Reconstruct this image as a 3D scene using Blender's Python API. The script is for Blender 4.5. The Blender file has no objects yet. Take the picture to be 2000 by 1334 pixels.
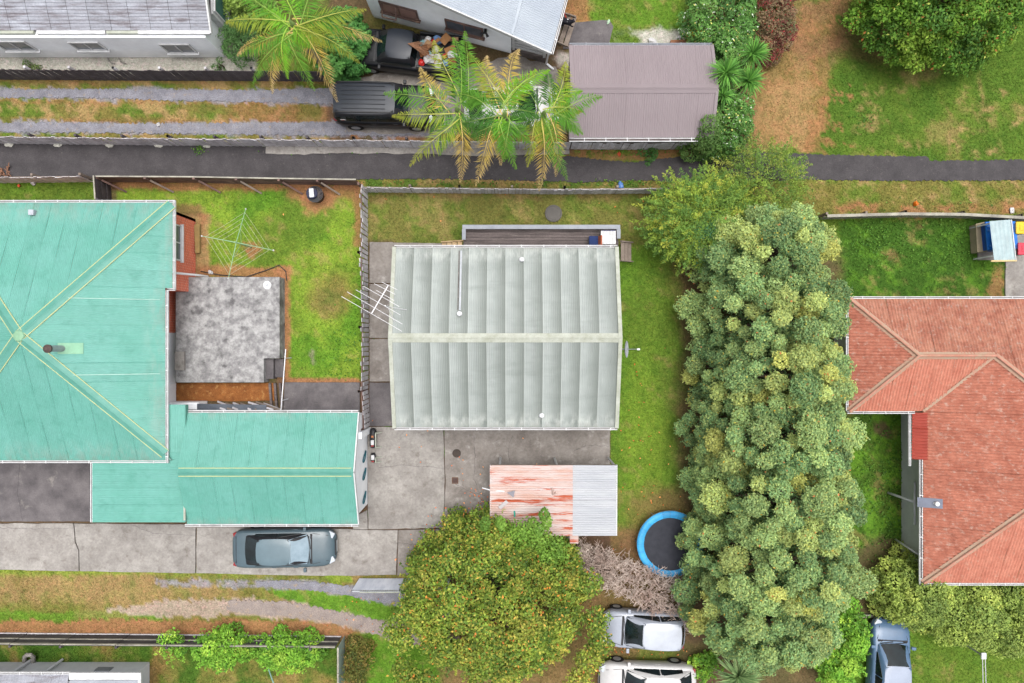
import bpy, math, random
import numpy as np
from mathutils import Vector, Matrix

# ------------------------------------------------------------------ camera, sky, sun, exposure
scene = bpy.context.scene
H, F = 32.0, 1333.0                      # drone height (m) and focal length in source pixels
cam_d = bpy.data.cameras.new("camera"); cam = bpy.data.objects.new("camera", cam_d)
scene.collection.objects.link(cam); scene.camera = cam
cam.location = (0, 0, H); cam.rotation_euler = (0, 0, 0)
cam_d.sensor_width = 36.0; cam_d.lens = 36.0 * F / 2000.0; cam_d.clip_end = 2000.0
SUN_EL, SUN_AZ = math.radians(80), math.radians(40)
world = bpy.data.worlds.new("World"); scene.world = world; world.use_nodes = True
wn = world.node_tree; wn.nodes.clear()
sky = wn.nodes.new('ShaderNodeTexSky'); sky.sky_type = 'NISHITA'; sky.sun_disc = False
sky.sun_elevation = SUN_EL; sky.sun_rotation = SUN_AZ; sky.air_density = 1.0; sky.dust_density = 7.0
hs = wn.nodes.new('ShaderNodeHueSaturation'); hs.inputs['Saturation'].default_value = 0.22
bg = wn.nodes.new('ShaderNodeBackground'); bg.inputs[1].default_value = 0.15
wo = wn.nodes.new('ShaderNodeOutputWorld')
wn.links.new(sky.outputs[0], hs.inputs['Color']); wn.links.new(hs.outputs[0], bg.inputs[0]); wn.links.new(bg.outputs[0], wo.inputs[0])
sun_d = bpy.data.lights.new("sun", 'SUN'); sun_d.energy = 0.8; sun_d.angle = math.radians(50); sun_d.color = (1.0, 0.965, 0.91)
sun = bpy.data.objects.new("sun", sun_d); scene.collection.objects.link(sun)
sun.rotation_euler = (math.radians(90) - SUN_EL, 0, math.pi - SUN_AZ)
sun.location = (0, 0, 60)
scene.view_settings.view_transform = 'Standard'; scene.view_settings.look = 'None'
scene.view_settings.gamma = 1.0; scene.view_settings.use_curve_mapping = False
scene.view_settings.exposure = 0.8

# ------------------------------------------------------------------ helpers
rng = np.random.default_rng(7); random.seed(7)
COL = scene.collection
def P(px, py, h=0.0):
    s = (H - h) / F
    return Vector(((px - 1000) * s, (667 - py) * s, h))
def XY(px, py, h=0.0):
    v = P(px, py, h); return (v.x, v.y)
KA = 0.62
def lin(c):
    c = c / 255.0
    return c / 12.92 if c <= 0.04045 else ((c + 0.055) / 1.055) ** 2.4
def C(r, g, b, k=KA):
    return (lin(r) * k, lin(g) * k, lin(b) * k)

def tag(o, label=None, cat=None, group=None, kind=None):
    if label: o['label'] = label
    if cat: o['category'] = cat
    if group: o['group'] = group
    if kind: o['kind'] = kind
    return o
def empty(name, loc, label=None, cat=None, group=None, kind=None, rz=0.0):
    o = bpy.data.objects.new(name, None); COL.objects.link(o)
    o.location = loc; o.rotation_euler = (0, 0, rz); o.empty_display_size = 0.2
    return tag(o, label, cat, group, kind)
def link(o, parent=None):
    """parts are authored in world space: keep their world position under the parent"""
    COL.objects.link(o)
    if parent is not None:
        o.parent = parent
        root = parent
        m = Matrix.Identity(4)
        chain = []
        while root is not None:
            chain.append(root); root = root.parent
        for r in reversed(chain):
            m = m @ r.matrix_parent_inverse @ r.matrix_basis
        o.matrix_parent_inverse = m.inverted()
    return o
def lnk_local(o, parent):
    COL.objects.link(o); o.parent = parent; return o

def np_mesh(name, V, Q, mat=None, col=None, uv=None, smooth=False):
    """V (n,3), Q (m,k) face indices all with k corners, col per vertex (n,3)"""
    V = np.asarray(V, dtype=np.float32); Q = np.asarray(Q, dtype=np.int32)
    me = bpy.data.meshes.new(name)
    m, k = Q.shape
    me.vertices.add(len(V)); me.vertices.foreach_set('co', V.ravel())
    me.loops.add(m * k); me.loops.foreach_set('vertex_index', Q.ravel())
    me.polygons.add(m)
    me.polygons.foreach_set('loop_start', np.arange(0, m * k, k, dtype=np.int32))
    me.polygons.foreach_set('loop_total', np.full(m, k, dtype=np.int32))
    if smooth: me.polygons.foreach_set('use_smooth', np.ones(m, dtype=bool))
    if col is not None:
        a = me.color_attributes.new('Col', 'FLOAT_COLOR', 'POINT')
        c4 = np.ones((len(V), 4), dtype=np.float32); c4[:, :3] = col
        a.data.foreach_set('color', c4.ravel())
    if uv is not None:
        l = me.uv_layers.new(name='UVMap')
        l.data.foreach_set('uv', np.asarray(uv, dtype=np.float32)[Q.ravel()].ravel())
    me.update(calc_edges=True)
    if mat: me.materials.append(mat)
    return me

class MB:
    def __init__(s): s.v = []; s.f = []
    def add(s, vs, fs):
        n = len(s.v); s.v += [tuple(v) for v in vs]; s.f += [tuple(i + n for i in f) for f in fs]; return s
    def box(s, c, d, rz=0.0, tilt=None):
        x, y, z = (q / 2 for q in d)
        pts = [Vector((i * x, j * y, k * z)) for k in (-1, 1) for j in (-1, 1) for i in (-1, 1)]
        m = Matrix.Rotation(rz, 3, 'Z')
        if tilt: m = m @ Matrix.Rotation(tilt[1], 3, tilt[0])
        c = Vector(c)
        return s.add([m @ p + c for p in pts], [(0, 2, 3, 1), (4, 5, 7, 6), (0, 1, 5, 4), (2, 6, 7, 3), (0, 4, 6, 2), (1, 3, 7, 5)])
    def beam(s, a, b, w, h):
        """box section from a to b, w across (horizontal), h high"""
        a = Vector(a); b = Vector(b); d = (b - a).normalized()
        up = Vector((0, 0, 1)) if abs(d.z) < 0.95 else Vector((0, 1, 0))
        n = d.cross(up).normalized(); u = n.cross(d).normalized()
        vs = [p + n * (i * w / 2) + u * (k * h / 2) for p in (a, b) for i, k in ((-1, -1), (1, -1), (1, 1), (-1, 1))]
        return s.add(vs, [(0, 1, 2, 3), (7, 6, 5, 4), (0, 4, 5, 1), (1, 5, 6, 2), (2, 6, 7, 3), (3, 7, 4, 0)])
    def tube(s, pts, rad, n=8, cap=True):
        pts = [Vector(p) for p in pts]
        if not isinstance(rad, (list, tuple)): rad = [rad] * len(pts)
        vs = []; fs = []
        for i, p in enumerate(pts):
            d = (pts[min(i + 1, len(pts) - 1)] - pts[max(i - 1, 0)]).normalized()
            up = Vector((0, 0, 1)) if abs(d.z) < 0.9 else Vector((1, 0, 0))
            a = d.cross(up).normalized(); b = a.cross(d).normalized()
            for j in range(n):
                t = 2 * math.pi * j / n
                vs.append(p + (a * math.cos(t) + b * math.sin(t)) * rad[i])
        for i in range(len(pts) - 1):
            for j in range(n):
                k = (j + 1) % n
                fs.append((i * n + j, i * n + k, (i + 1) * n + k, (i + 1) * n + j))
        if cap:
            fs.append(tuple(range(n - 1, -1, -1))); fs.append(tuple((len(pts) - 1) * n + j for j in range(n)))
        return s.add(vs, fs)
    def lathe(s, c, prof, n=20):
        """prof: list of (r,z); around vertical axis at c"""
        c = Vector(c); vs = []; fs = []
        for r, z in prof:
            for j in range(n):
                t = 2 * math.pi * j / n
                vs.append(c + Vector((r * math.cos(t), r * math.sin(t), z)))
        for i in range(len(prof) - 1):
            for j in range(n):
                k = (j + 1) % n
                fs.append((i * n + j, i * n + k, (i + 1) * n + k, (i + 1) * n + j))
        fs.append(tuple(range(n - 1, -1, -1))); fs.append(tuple((len(prof) - 1) * n + j for j in range(n)))
        return s.add(vs, fs)
    def prism(s, poly, z0, z1):
        """poly: (x,y) list counter-clockwise; z0,z1 numbers or functions of x,y"""
        a = sum(poly[i][0] * poly[(i + 1) % len(poly)][1] - poly[(i + 1) % len(poly)][0] * poly[i][1] for i in range(len(poly)))
        if a < 0: poly = poly[::-1]
        f0 = z0 if callable(z0) else (lambda x, y: z0); f1 = z1 if callable(z1) else (lambda x, y: z1)
        n = len(poly)
        vs = [(x, y, f0(x, y)) for x, y in poly] + [(x, y, f1(x, y)) for x, y in poly]
        fs = [tuple(range(n - 1, -1, -1)), tuple(range(n, 2 * n))] + [(i, (i + 1) % n, n + (i + 1) % n, n + i) for i in range(n)]
        return s.add(vs, fs)
    def mesh(s, name, mat, smooth=False, bevel=0):
        me = bpy.data.meshes.new(name); me.from_pydata(s.v, [], s.f); me.update()
        if mat: me.materials.append(mat)
        if smooth: me.polygons.foreach_set('use_smooth', [True] * len(me.polygons))
        return me
    def build(s, name, mat, parent=None, smooth=False, bevel=0.0):
        o = bpy.data.objects.new(name, s.mesh(name, mat, smooth)); link(o, parent)
        if bevel:
            b = o.modifiers.new('bevel', 'BEVEL'); b.width = bevel; b.segments = 2; b.limit_method = 'ANGLE'
        return o
    def local(s, name, mat, parent, smooth=False, bevel=0.0):
        o = bpy.data.objects.new(name, s.mesh(name, mat, smooth)); lnk_local(o, parent)
        if bevel:
            b = o.modifiers.new('bevel', 'BEVEL'); b.width = bevel; b.segments = 2; b.limit_method = 'ANGLE'
        return o

# ------------------------------------------------------------------ materials
def M(name, rgb, rough=0.75, rgb2=None, scale=2.0, detail=5.0, lo=0.35, hi=0.65, fine=0.12, fscale=30.0,
      bump=0.0, bscale=40.0, spec=0.3, metal=0.0, attr=False, rand=0.0, stretch=(1, 1, 1), uvtint_grime=None, rgb3=None,
      scale3=1.0, lo3=0.55, hi3=0.7, coat=0.0, transl=0.0, alpha=1.0, brick=None, stretch3=None, speckle=False):
    m = bpy.data.materials.new(name); m.use_nodes = True
    nt = m.node_tree; N = nt.nodes; L = nt.links; N.clear()
    out = N.new('ShaderNodeOutputMaterial'); b = N.new('ShaderNodeBsdfPrincipled')
    b.inputs['Roughness'].default_value = rough; b.inputs['Metallic'].default_value = metal
    b.inputs['Specular IOR Level'].default_value = spec; b.inputs['Coat Weight'].default_value = coat
    b.inputs['Coat Roughness'].default_value = 0.08
    geo = N.new('ShaderNodeNewGeometry')
    def pos(st):
        mp = N.new('ShaderNodeMapping'); mp.inputs['Scale'].default_value = st
        L.new(geo.outputs['Position'], mp.inputs['Vector']); return mp.outputs[0]
    def noise(sc, det=5.0, st=(1, 1, 1), rgh=0.68):
        n = N.new('ShaderNodeTexNoise'); n.inputs['Scale'].default_value = sc; n.inputs['Detail'].default_value = det
        n.inputs['Roughness'].default_value = rgh
        L.new(pos(st), n.inputs['Vector']); return n.outputs[0]
    def ramp(v, a, c):
        r = N.new('ShaderNodeMapRange'); r.inputs[1].default_value = a; r.inputs[2].default_value = c; r.clamp = True
        L.new(v, r.inputs[0]); return r.outputs[0]
    def mix(f, a, c, mode='MIX'):
        x = N.new('ShaderNodeMix'); x.data_type = 'RGBA'; x.blend_type = mode
        if isinstance(f, float): x.inputs[0].default_value = f
        else: L.new(f, x.inputs[0])
        for i, q in ((6, a), (7, c)):
            if isinstance(q, tuple): x.inputs[i].default_value = (*q, 1)
            else: L.new(q, x.inputs[i])
        return x.outputs[2]
    if brick:
        bt = N.new('ShaderNodeTexBrick'); bt.inputs['Scale'].default_value = 1.0
        bt.inputs['Brick Width'].default_value = 0.23; bt.inputs['Row Height'].default_value = 0.085; bt.inputs['Mortar Size'].default_value = 0.01
        bt.inputs['Color1'].default_value = (*rgb, 1); bt.inputs['Color2'].default_value = (*brick[0], 1); bt.inputs['Mortar'].default_value = (*brick[1], 1)
        sw = N.new('ShaderNodeSeparateXYZ'); cb = N.new('ShaderNodeCombineXYZ'); ad = N.new('ShaderNodeMath')
        L.new(geo.outputs['Position'], sw.inputs[0]); L.new(sw.outputs[0], ad.inputs[0]); L.new(sw.outputs[1], ad.inputs[1])
        L.new(ad.outputs[0], cb.inputs[0]); L.new(sw.outputs[2], cb.inputs[1]); L.new(cb.outputs[0], bt.inputs['Vector'])
        col = bt.outputs[0]
    elif attr:
        at = N.new('ShaderNodeAttribute'); at.attribute_name = 'Col'; col = at.outputs[0]
    else:
        rg = N.new('ShaderNodeRGB'); rg.outputs[0].default_value = (*rgb, 1); col = rg.outputs[0]
    if rgb2 is not None:
        col = mix(ramp(noise(scale, detail, stretch), lo, hi), col, rgb2)
    if rgb3 is not None:
        col = mix(ramp(noise(scale3, 7.0, stretch3 or stretch, 0.7), lo3, hi3), col, rgb3)
    if speckle:      # dry stalks and darker tufts at hand size
        vm = N.new('ShaderNodeVectorMath'); vm.operation = 'MULTIPLY'; L.new(col, vm.inputs[0]); vm.inputs[1].default_value = (1.35, 1.12, 1.25)
        col = mix(ramp(noise(5.5, 8.0, (1, 1, 1), 0.75), 0.50, 0.66), col, vm.outputs[0])
        vm = N.new('ShaderNodeVectorMath'); vm.operation = 'MULTIPLY'; L.new(col, vm.inputs[0]); vm.inputs[1].default_value = (0.66, 0.74, 0.66)
        col = mix(ramp(noise(3.2, 8.0, (1, 1, 1), 0.75), 0.52, 0.70), col, vm.outputs[0])
    if uvtint_grime is not None:
        uv = N.new('ShaderNodeUVMap'); sp = N.new('ShaderNodeSeparateXYZ'); L.new(uv.outputs[0], sp.inputs[0])
        for ax, a, c, rgbg, amt in uvtint_grime:
            r = ramp(sp.outputs[ax], a, c); mm = N.new('ShaderNodeMath'); mm.operation = 'MULTIPLY'
            L.new(r, mm.inputs[0]); mm.inputs[1].default_value = amt
            if ax == 1:
                m2 = N.new('ShaderNodeMath'); m2.operation = 'MULTIPLY'; L.new(mm.outputs[0], m2.inputs[0])
                L.new(ramp(noise(3.0, 6, (1, 0.35, 1)), 0.42, 0.62), m2.inputs[1]); mm = m2
            col = mix(mm.outputs[0], col, rgbg)
    if fine:
        r = ramp(noise(fscale, 3.0), 0.25, 0.75); mr = N.new('ShaderNodeMapRange')
        mr.inputs[3].default_value = 1 - fine; mr.inputs[4].default_value = 1 + fine; L.new(r, mr.inputs[0])
        vm = N.new('ShaderNodeVectorMath'); vm.operation = 'SCALE'; L.new(col, vm.inputs[0]); L.new(mr.outputs[0], vm.inputs['Scale']); col = vm.outputs[0]
    if rand:
        oi = N.new('ShaderNodeObjectInfo'); mr = N.new('ShaderNodeMapRange')
        mr.inputs[3].default_value = 1 - rand; mr.inputs[4].default_value = 1 + rand; L.new(oi.outputs['Random'], mr.inputs[0])
        vm = N.new('ShaderNodeVectorMath'); vm.operation = 'SCALE'; L.new(col, vm.inputs[0]); L.new(mr.outputs[0], vm.inputs['Scale']); col = vm.outputs[0]
    L.new(col, b.inputs['Base Color'])
    if bump:
        bp = N.new('ShaderNodeBump'); bp.inputs['Strength'].default_value = bump; bp.inputs['Distance'].default_value = 0.02
        L.new(noise(bscale, 4.0, stretch), bp.inputs['Height']); L.new(bp.outputs[0], b.inputs['Normal'])
    sh = b.outputs[0]
    if transl:
        t = N.new('ShaderNodeBsdfTranslucent'); L.new(col, t.inputs[0]); ms = N.new('ShaderNodeMixShader'); ms.inputs[0].default_value = transl
        L.new(sh, ms.inputs[1]); L.new(t.outputs[0], ms.inputs[2]); sh = ms.outputs[0]
    if alpha < 1:
        t = N.new('ShaderNodeBsdfTransparent'); ms = N.new('ShaderNodeMixShader'); ms.inputs[0].default_value = alpha
        L.new(t.outputs[0], ms.inputs[1]); L.new(sh, ms.inputs[2]); sh = ms.outputs[0]
    L.new(sh, out.inputs[0])
    return m

W = {}
W['ground'] = M('ground_cover', (0, 0, 0), 0.95, attr=True, fine=0.42, fscale=16, bump=0.6, bscale=26, spec=0.1, rgb2=None, speckle=True)
W['leaf'] = M('foliage', (0, 0, 0), 0.6, attr=True, fine=0, transl=0.36, spec=0.2)
W['blade'] = M('grass_blades', (0, 0, 0), 0.8, attr=True, fine=0, transl=0.25, spec=0.1)
W['asphalt'] = M('asphalt', C(88, 84, 86), 0.95, C(71, 68, 70), 1.3, detail=9.0, fine=0.32, fscale=26, bump=0.5, bscale=60, rgb3=C(128, 120, 116), scale3=5.0, lo3=0.60, hi3=0.78)
W['concrete'] = M('concrete', C(184, 179, 173, 0.58), 0.9, C(152, 146, 141, 0.58), 0.8, detail=10.0, lo=0.36, hi=0.62, fine=0.2, fscale=10, rgb3=C(124, 115, 107, 0.58), scale3=2.4, lo3=0.54, hi3=0.76, rand=0.06, bump=0.15)
W['concrete_dark'] = M('stained_concrete', C(160, 153, 147, 0.62), 0.9, C(126, 118, 112, 0.62), 0.9, detail=10.0, lo=0.36, hi=0.66, fine=0.2, fscale=10, rgb3=C(184, 179, 174, 0.64), scale3=2.2, lo3=0.55, hi3=0.75, bump=0.15)
W['concrete_black'] = M('blackened_concrete', C(108, 103, 104, 0.868), 0.9, C(78, 74, 76, 0.868), 0.8, fine=0.16, fscale=18, rgb3=C(146, 140, 134, 0.868), scale3=1.5, lo3=0.6, hi3=0.8, bump=0.15)
W['terrace'] = M('lichen_stained_terrace', C(182, 181, 180, 0.62), 0.9, C(138, 136, 137, 0.62), 2.6, detail=10.0, lo=0.42, hi=0.60, fine=0.28, fscale=8, rgb3=C(98, 96, 97, 0.62), scale3=2.0, lo3=0.53, hi3=0.66, bump=0.2)
W['gravel'] = M('gravel', C(158, 157, 166), 0.95, C(126, 125, 134), 2.2, detail=9.0, fine=0.5, fscale=24, bump=0.8, bscale=60, rgb3=C(172, 152, 128), scale3=4.0, lo3=0.56, hi3=0.72)
W['gravel_brown'] = M('dusty_gravel', C(172, 158, 150), 0.95, C(146, 134, 130), 2.2, detail=9.0, fine=0.45, fscale=24, bump=0.8, bscale=60, rgb3=C(186, 160, 134), scale3=4.0, lo3=0.55, hi3=0.7)
W['white'] = M('white_paint', C(232, 232, 234, 0.640), 0.55, C(196, 197, 196, 0.640), 2.6, detail=8.0, lo=0.45, hi=0.72, fine=0.06)
W['whitewall'] = M('white_wall_paint', C(226, 228, 232, 1.194), 0.7, C(208, 210, 214, 1.194), 0.6, fine=0.04)
W['greywall'] = M('grey_wall_paint', C(192, 194, 198, 1.007), 0.8, C(172, 174, 178, 1.007), 0.7, fine=0.05)
W['cream'] = M('cream_paint', C(196, 199, 188, 0.643), 0.7, C(168, 172, 156, 0.643), 2.5, detail=8.0, fine=0.10, rgb3=C(140, 142, 126, 0.643), scale3=4.0, lo3=0.6, hi3=0.8)
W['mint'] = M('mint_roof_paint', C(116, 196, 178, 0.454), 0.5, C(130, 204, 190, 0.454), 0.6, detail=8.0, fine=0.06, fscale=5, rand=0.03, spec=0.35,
              uvtint_grime=[(1, 0.2, 0.0, C(168, 200, 188, 0.473), 0.85), (1, 0.10, 0.0, C(84, 140, 124, 0.473), 0.6), (0, 0.90, 1.0, C(86, 164, 146, 0.473), 0.3)], rgb3=C(98, 178, 160, 0.454), scale3=1.6, lo3=0.52, hi3=0.8)
W['mintcap'] = M('mint_flashing', C(106, 184, 166, 0.460), 0.5, C(124, 196, 180, 0.460), 2.0, fine=0.08)
W['sealant'] = M('yellowed_sealant', C(214, 216, 158), 0.8, C(190, 206, 160), 3.0, fine=0.05)
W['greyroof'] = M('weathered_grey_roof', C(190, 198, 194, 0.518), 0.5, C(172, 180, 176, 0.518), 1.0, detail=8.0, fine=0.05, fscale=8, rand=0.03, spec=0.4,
                  uvtint_grime=[(0, 0.25, 1.0, C(110, 118, 110, 0.518), 0.74), (0, 0.12, 0.0, C(206, 212, 208, 0.518), 0.5), (1, 0.22, 0.0, C(228, 232, 226, 0.565), 0.9), (1, 0.10, 0.0, C(92, 98, 84, 0.471), 0.8)],  # each sheet palest at one edge, darkening across its width; blotchy lichen at eaves
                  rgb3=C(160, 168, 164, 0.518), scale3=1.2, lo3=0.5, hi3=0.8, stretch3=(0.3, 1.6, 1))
W['brownroof'] = M('brown_roof_paint', C(172, 158, 162, 0.484), 0.5, C(166, 152, 156, 0.484), 0.5, fine=0.03, rand=0.012, spec=0.3)
W['whiteroof'] = M('pale_roof', C(216, 226, 238, 0.443), 0.5, C(204, 214, 228, 0.443), 0.6, fine=0.04, rand=0.015)
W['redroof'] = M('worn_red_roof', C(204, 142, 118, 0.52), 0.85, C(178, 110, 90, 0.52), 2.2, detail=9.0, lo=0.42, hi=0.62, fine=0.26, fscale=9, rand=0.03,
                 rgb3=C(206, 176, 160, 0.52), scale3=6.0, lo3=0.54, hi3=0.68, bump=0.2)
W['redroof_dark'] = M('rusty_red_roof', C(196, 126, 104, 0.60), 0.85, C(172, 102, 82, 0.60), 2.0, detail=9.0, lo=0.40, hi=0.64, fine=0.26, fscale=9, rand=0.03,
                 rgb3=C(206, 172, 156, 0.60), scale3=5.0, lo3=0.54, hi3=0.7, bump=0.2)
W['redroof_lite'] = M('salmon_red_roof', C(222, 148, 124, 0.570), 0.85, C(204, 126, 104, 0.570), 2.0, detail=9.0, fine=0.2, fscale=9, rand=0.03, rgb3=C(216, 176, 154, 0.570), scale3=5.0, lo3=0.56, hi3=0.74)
W['redbright'] = M('red_roof_paint', C(206, 88, 70, 0.46), 0.6, C(186, 74, 58, 0.46), 1.5, fine=0.1)
W['redcap'] = M('faded_red_ridge_cap', C(214, 156, 136, 0.6), 0.85, C(196, 136, 114, 0.6), 2.0, fine=0.10, rgb3=C(190, 172, 146, 0.6), scale3=1.4, lo3=0.5, hi3=0.7)
W['lichen'] = M('lichen_flashing', C(186, 168, 146, 0.6), 0.9, C(196, 150, 128, 0.6), 2.5, fine=0.15)
W['slate'] = M('weathered_grey_tile', C(176, 178, 188, 0.533), 0.8, C(138, 132, 138, 0.533), 1.5, lo=0.46, hi=0.64, fine=0.18, fscale=12, rand=0.06, stretch=(0.5, 3.0, 1), rgb3=C(204, 208, 220, 0.533), scale3=2.0, lo3=0.52, hi3=0.7)
W['pinkiron'] = M('rusting_pink_iron', C(232, 214, 210, 0.52), 0.6, C(224, 182, 166, 0.52), 0.9, lo=0.42, hi=0.62, stretch=(0.5, 3.2, 1), fine=0.06,
                  rgb3=C(198, 88, 48, 0.56), scale3=0.8, lo3=0.54, hi3=0.61, stretch3=(0.45, 4.6, 1))
W['whiteiron'] = M('pale_iron', C(222, 224, 230, 0.480), 0.5, C(202, 206, 214, 0.480), 0.9, stretch=(0.4, 2.5, 1), fine=0.05, rgb3=C(150, 154, 164, 0.480), scale3=2.5, lo3=0.66, hi3=0.75)
W['wood_grey'] = M('weathered_timber', C(172, 170, 174, 1.398), 0.9, C(140, 136, 138, 1.398), 3.0, fine=0.15, fscale=20, rand=0.14, rgb3=C(186, 176, 150, 1.398), scale3=1.2, lo3=0.6, hi3=0.8)
W['wood_dark'] = M('dark_stained_timber', C(84, 78, 82, 0.837), 0.9, C(66, 60, 64, 0.837), 3.0, fine=0.2, fscale=14, rand=0.12, rgb3=C(120, 114, 116, 0.837), scale3=2.5, lo3=0.62, hi3=0.8)
W['wood_brown'] = M('brown_old_timber', C(104, 82, 76, 1.212), 0.9, C(78, 62, 58, 1.212), 2.5, fine=0.2, rand=0.16, rgb3=C(148, 122, 104, 1.212), scale3=2.0, lo3=0.58, hi3=0.76)
W['wood_deck'] = M('grey_brown_decking', C(112, 102, 100, 0.775), 0.9, C(84, 76, 75, 0.775), 1.6, stretch=(0.5, 5, 1), fine=0.22, fscale=16, rand=0.10, rgb3=C(144, 134, 128, 0.775), scale3=1.6, lo3=0.56, hi3=0.72, stretch3=(0.5, 4, 1))
W['wood_new'] = M('new_pale_timber', C(214, 186, 146), 0.8, C(196, 166, 126), 3, fine=0.1, rand=0.06)
W['wood_mid'] = M('step_timber', C(158, 144, 132), 0.9, C(136, 122, 112), 3, fine=0.15, rand=0.08)
W['bench_grey'] = M('grey_painted_timber', C(164, 168, 176, 0.713), 0.8, C(148, 152, 160, 0.713), 2, fine=0.08)
W['brick'] = M('red_brick', C(184, 86, 60, 1.423), 0.9, None, fine=0.12, brick=(C(160, 70, 50, 1.423), C(176, 134, 118, 1.423)))
W['board_black'] = M('blackened_board', C(82, 80, 80, 0.775), 0.9, C(60, 58, 60, 0.775), 1.5, fine=0.25, fscale=14, rand=0.08, rgb3=C(118, 116, 112, 0.775), scale3=3, lo3=0.6, hi3=0.75)
W['rail_pale'] = M('pale_old_rail', C(176, 172, 158, 0.775), 0.9, C(132, 128, 120, 0.775), 2.2, fine=0.15, rand=0.06)
W['board_green'] = M('green_grey_board', C(150, 166, 158, 0.930), 0.85, C(130, 148, 140, 0.930), 2, fine=0.1)
W['glass'] = M('dark_glass', C(40, 46, 52, 0.6), 0.06, None, fine=0, spec=0.6)
W['gateiron'] = M('bright_gate_iron', C(226, 230, 240, 1.0), 0.5, C(196, 202, 216, 1.0), 1.2, stretch=(2.5, 1, 0.6), fine=0.06)
W['glass_green'] = M('green_tinted_glass', C(84, 128, 124), 0.08, C(66, 104, 104), 0.8, fine=0, spec=0.6)
W['glass_grey'] = M('window_glass', C(120, 126, 136), 0.08, C(92, 98, 108), 1.2, fine=0, spec=0.6)
W['steel'] = M('galvanised_steel', C(196, 200, 206), 0.4, C(176, 180, 186), 4, fine=0.06, metal=0.3)
W['black'] = M('black_plastic', C(34, 34, 38), 0.5, C(46, 46, 50), 4, fine=0.08)
W['rubber'] = M('tyre_rubber', C(36, 35, 36), 0.85, None, fine=0.1)
W['pvc'] = M('white_plastic_pipe', C(236, 236, 240, 0.694), 0.4, None, fine=0.02)
W['bark'] = M('bark', C(112, 96, 82), 0.95, C(84, 70, 60), 6, fine=0.25, bump=0.4)
W['deadwood'] = M('bare_grey_twigs', C(196, 182, 172, 1.0), 0.9, C(162, 140, 130, 1.0), 1.2, fine=0.2, fscale=8)
W['palmtrunk'] = M('palm_trunk', C(146, 140, 122), 0.9, C(118, 110, 96), 3, stretch=(1, 1, 6), fine=0.15)
W['alu'] = M('antenna_aluminium', C(232, 230, 234), 0.35, None, fine=0.02, metal=0.2)
W['greenpipe'] = M('pale_green_metal', C(152, 190, 146), 0.5, None, fine=0.05)
W['linewire'] = M('clothes_line', C(200, 200, 170), 0.7, None, fine=0.05)
def plain(n, r, g, b, rough=0.6, **k):
    if n not in W: W[n] = M(n, C(r, g, b), rough, C(r * 0.9, g * 0.9, b * 0.9), 3.0, fine=0.04, **k)
    return W[n]
# ------------------------------------------------------------------ ground colour map (what grows or lies where)
GX0, GX1, GY0, GY1, GS = -260, 2260, -200, 1534, 5
gx = np.arange(GX0, GX1 + 1, GS, dtype=np.float64); gy = np.arange(GY0, GY1 + 1, GS, dtype=np.float64)
PX, PY = np.meshgrid(gx, gy)                       # source pixel coordinates at ground level
def vnoise(x, y, cell, seed):
    r = np.random.default_rng(seed); n = 256; T = r.random((n, n))
    u = x / cell; v = y / cell; i = np.floor(u).astype(int); j = np.floor(v).astype(int)
    fu = u - i; fv = v - j; fu = fu * fu * (3 - 2 * fu); fv = fv * fv * (3 - 2 * fv)
    a = T[j % n, i % n]; b = T[j % n, (i + 1) % n]; c = T[(j + 1) % n, i % n]; d = T[(j + 1) % n, (i + 1) % n]
    return a * (1 - fu) * (1 - fv) + b * fu * (1 - fv) + c * (1 - fu) * fv + d * fu * fv
def fbm(x, y, cell, seed, oct=5, g=0.55):
    s = 0; a = 1; t = 0
    for o in range(oct):
        th = 0.6 + 1.1 * o + seed * 0.37; s = s + a * vnoise(x * math.cos(th) - y * math.sin(th) + 5037 * (o + 1), x * math.sin(th) + y * math.cos(th) + 7091 * (o + 1), cell / 2 ** o, seed + o); t += a; a *= g
    return s / t
n_big = fbm(PX, PY, 170, 1); n_mid = fbm(PX, PY, 60, 11); n_fin = fbm(PX, PY, 22, 21, 4, 0.7)
WXn = (fbm(PX, PY, 48, 31, 5, 0.85) - 0.5) * 3.2; WYn = (fbm(PX, PY, 48, 41, 5, 0.85) - 0.5) * 3.2
n_vf = fbm(PX, PY, 14, 61, 2, 0.8)
def sst(x, a, b):
    t = np.clip((x - a) / (b - a), 0, 1); return t * t * (3 - 2 * t)
def mrect(x0, y0, x1, y1, soft=8, warp=14):
    x = PX + WXn * warp; y = PY + WYn * warp
    return sst(x, x0 - soft, x0 + soft) * (1 - sst(x, x1 - soft, x1 + soft)) * sst(y, y0 - soft, y0 + soft) * (1 - sst(y, y1 - soft, y1 + soft))
def mell(cx, cy, rx, ry, soft=0.3, warp=14):
    x = PX + WXn * warp; y = PY + WYn * warp
    d = np.sqrt(((x - cx) / rx) ** 2 + ((y - cy) / ry) ** 2)
    return 1 - sst(d, 1 - soft, 1 + soft)
def inpoly(x, y, poly):
    r = np.zeros(x.shape, bool); n = len(poly)
    for i in range(n):
        x0, y0 = poly[i]; x1, y1 = poly[(i + 1) % n]
        if y0 == y1: continue
        c = ((y0 > y) != (y1 > y)) & (x < (x1 - x0) * (y - y0) / (y1 - y0) + x0); r ^= c
    return r
def mpoly(poly, warp=14):
    return inpoly(PX + WXn * warp, PY + WYn * warp, poly).astype(float)
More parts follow.
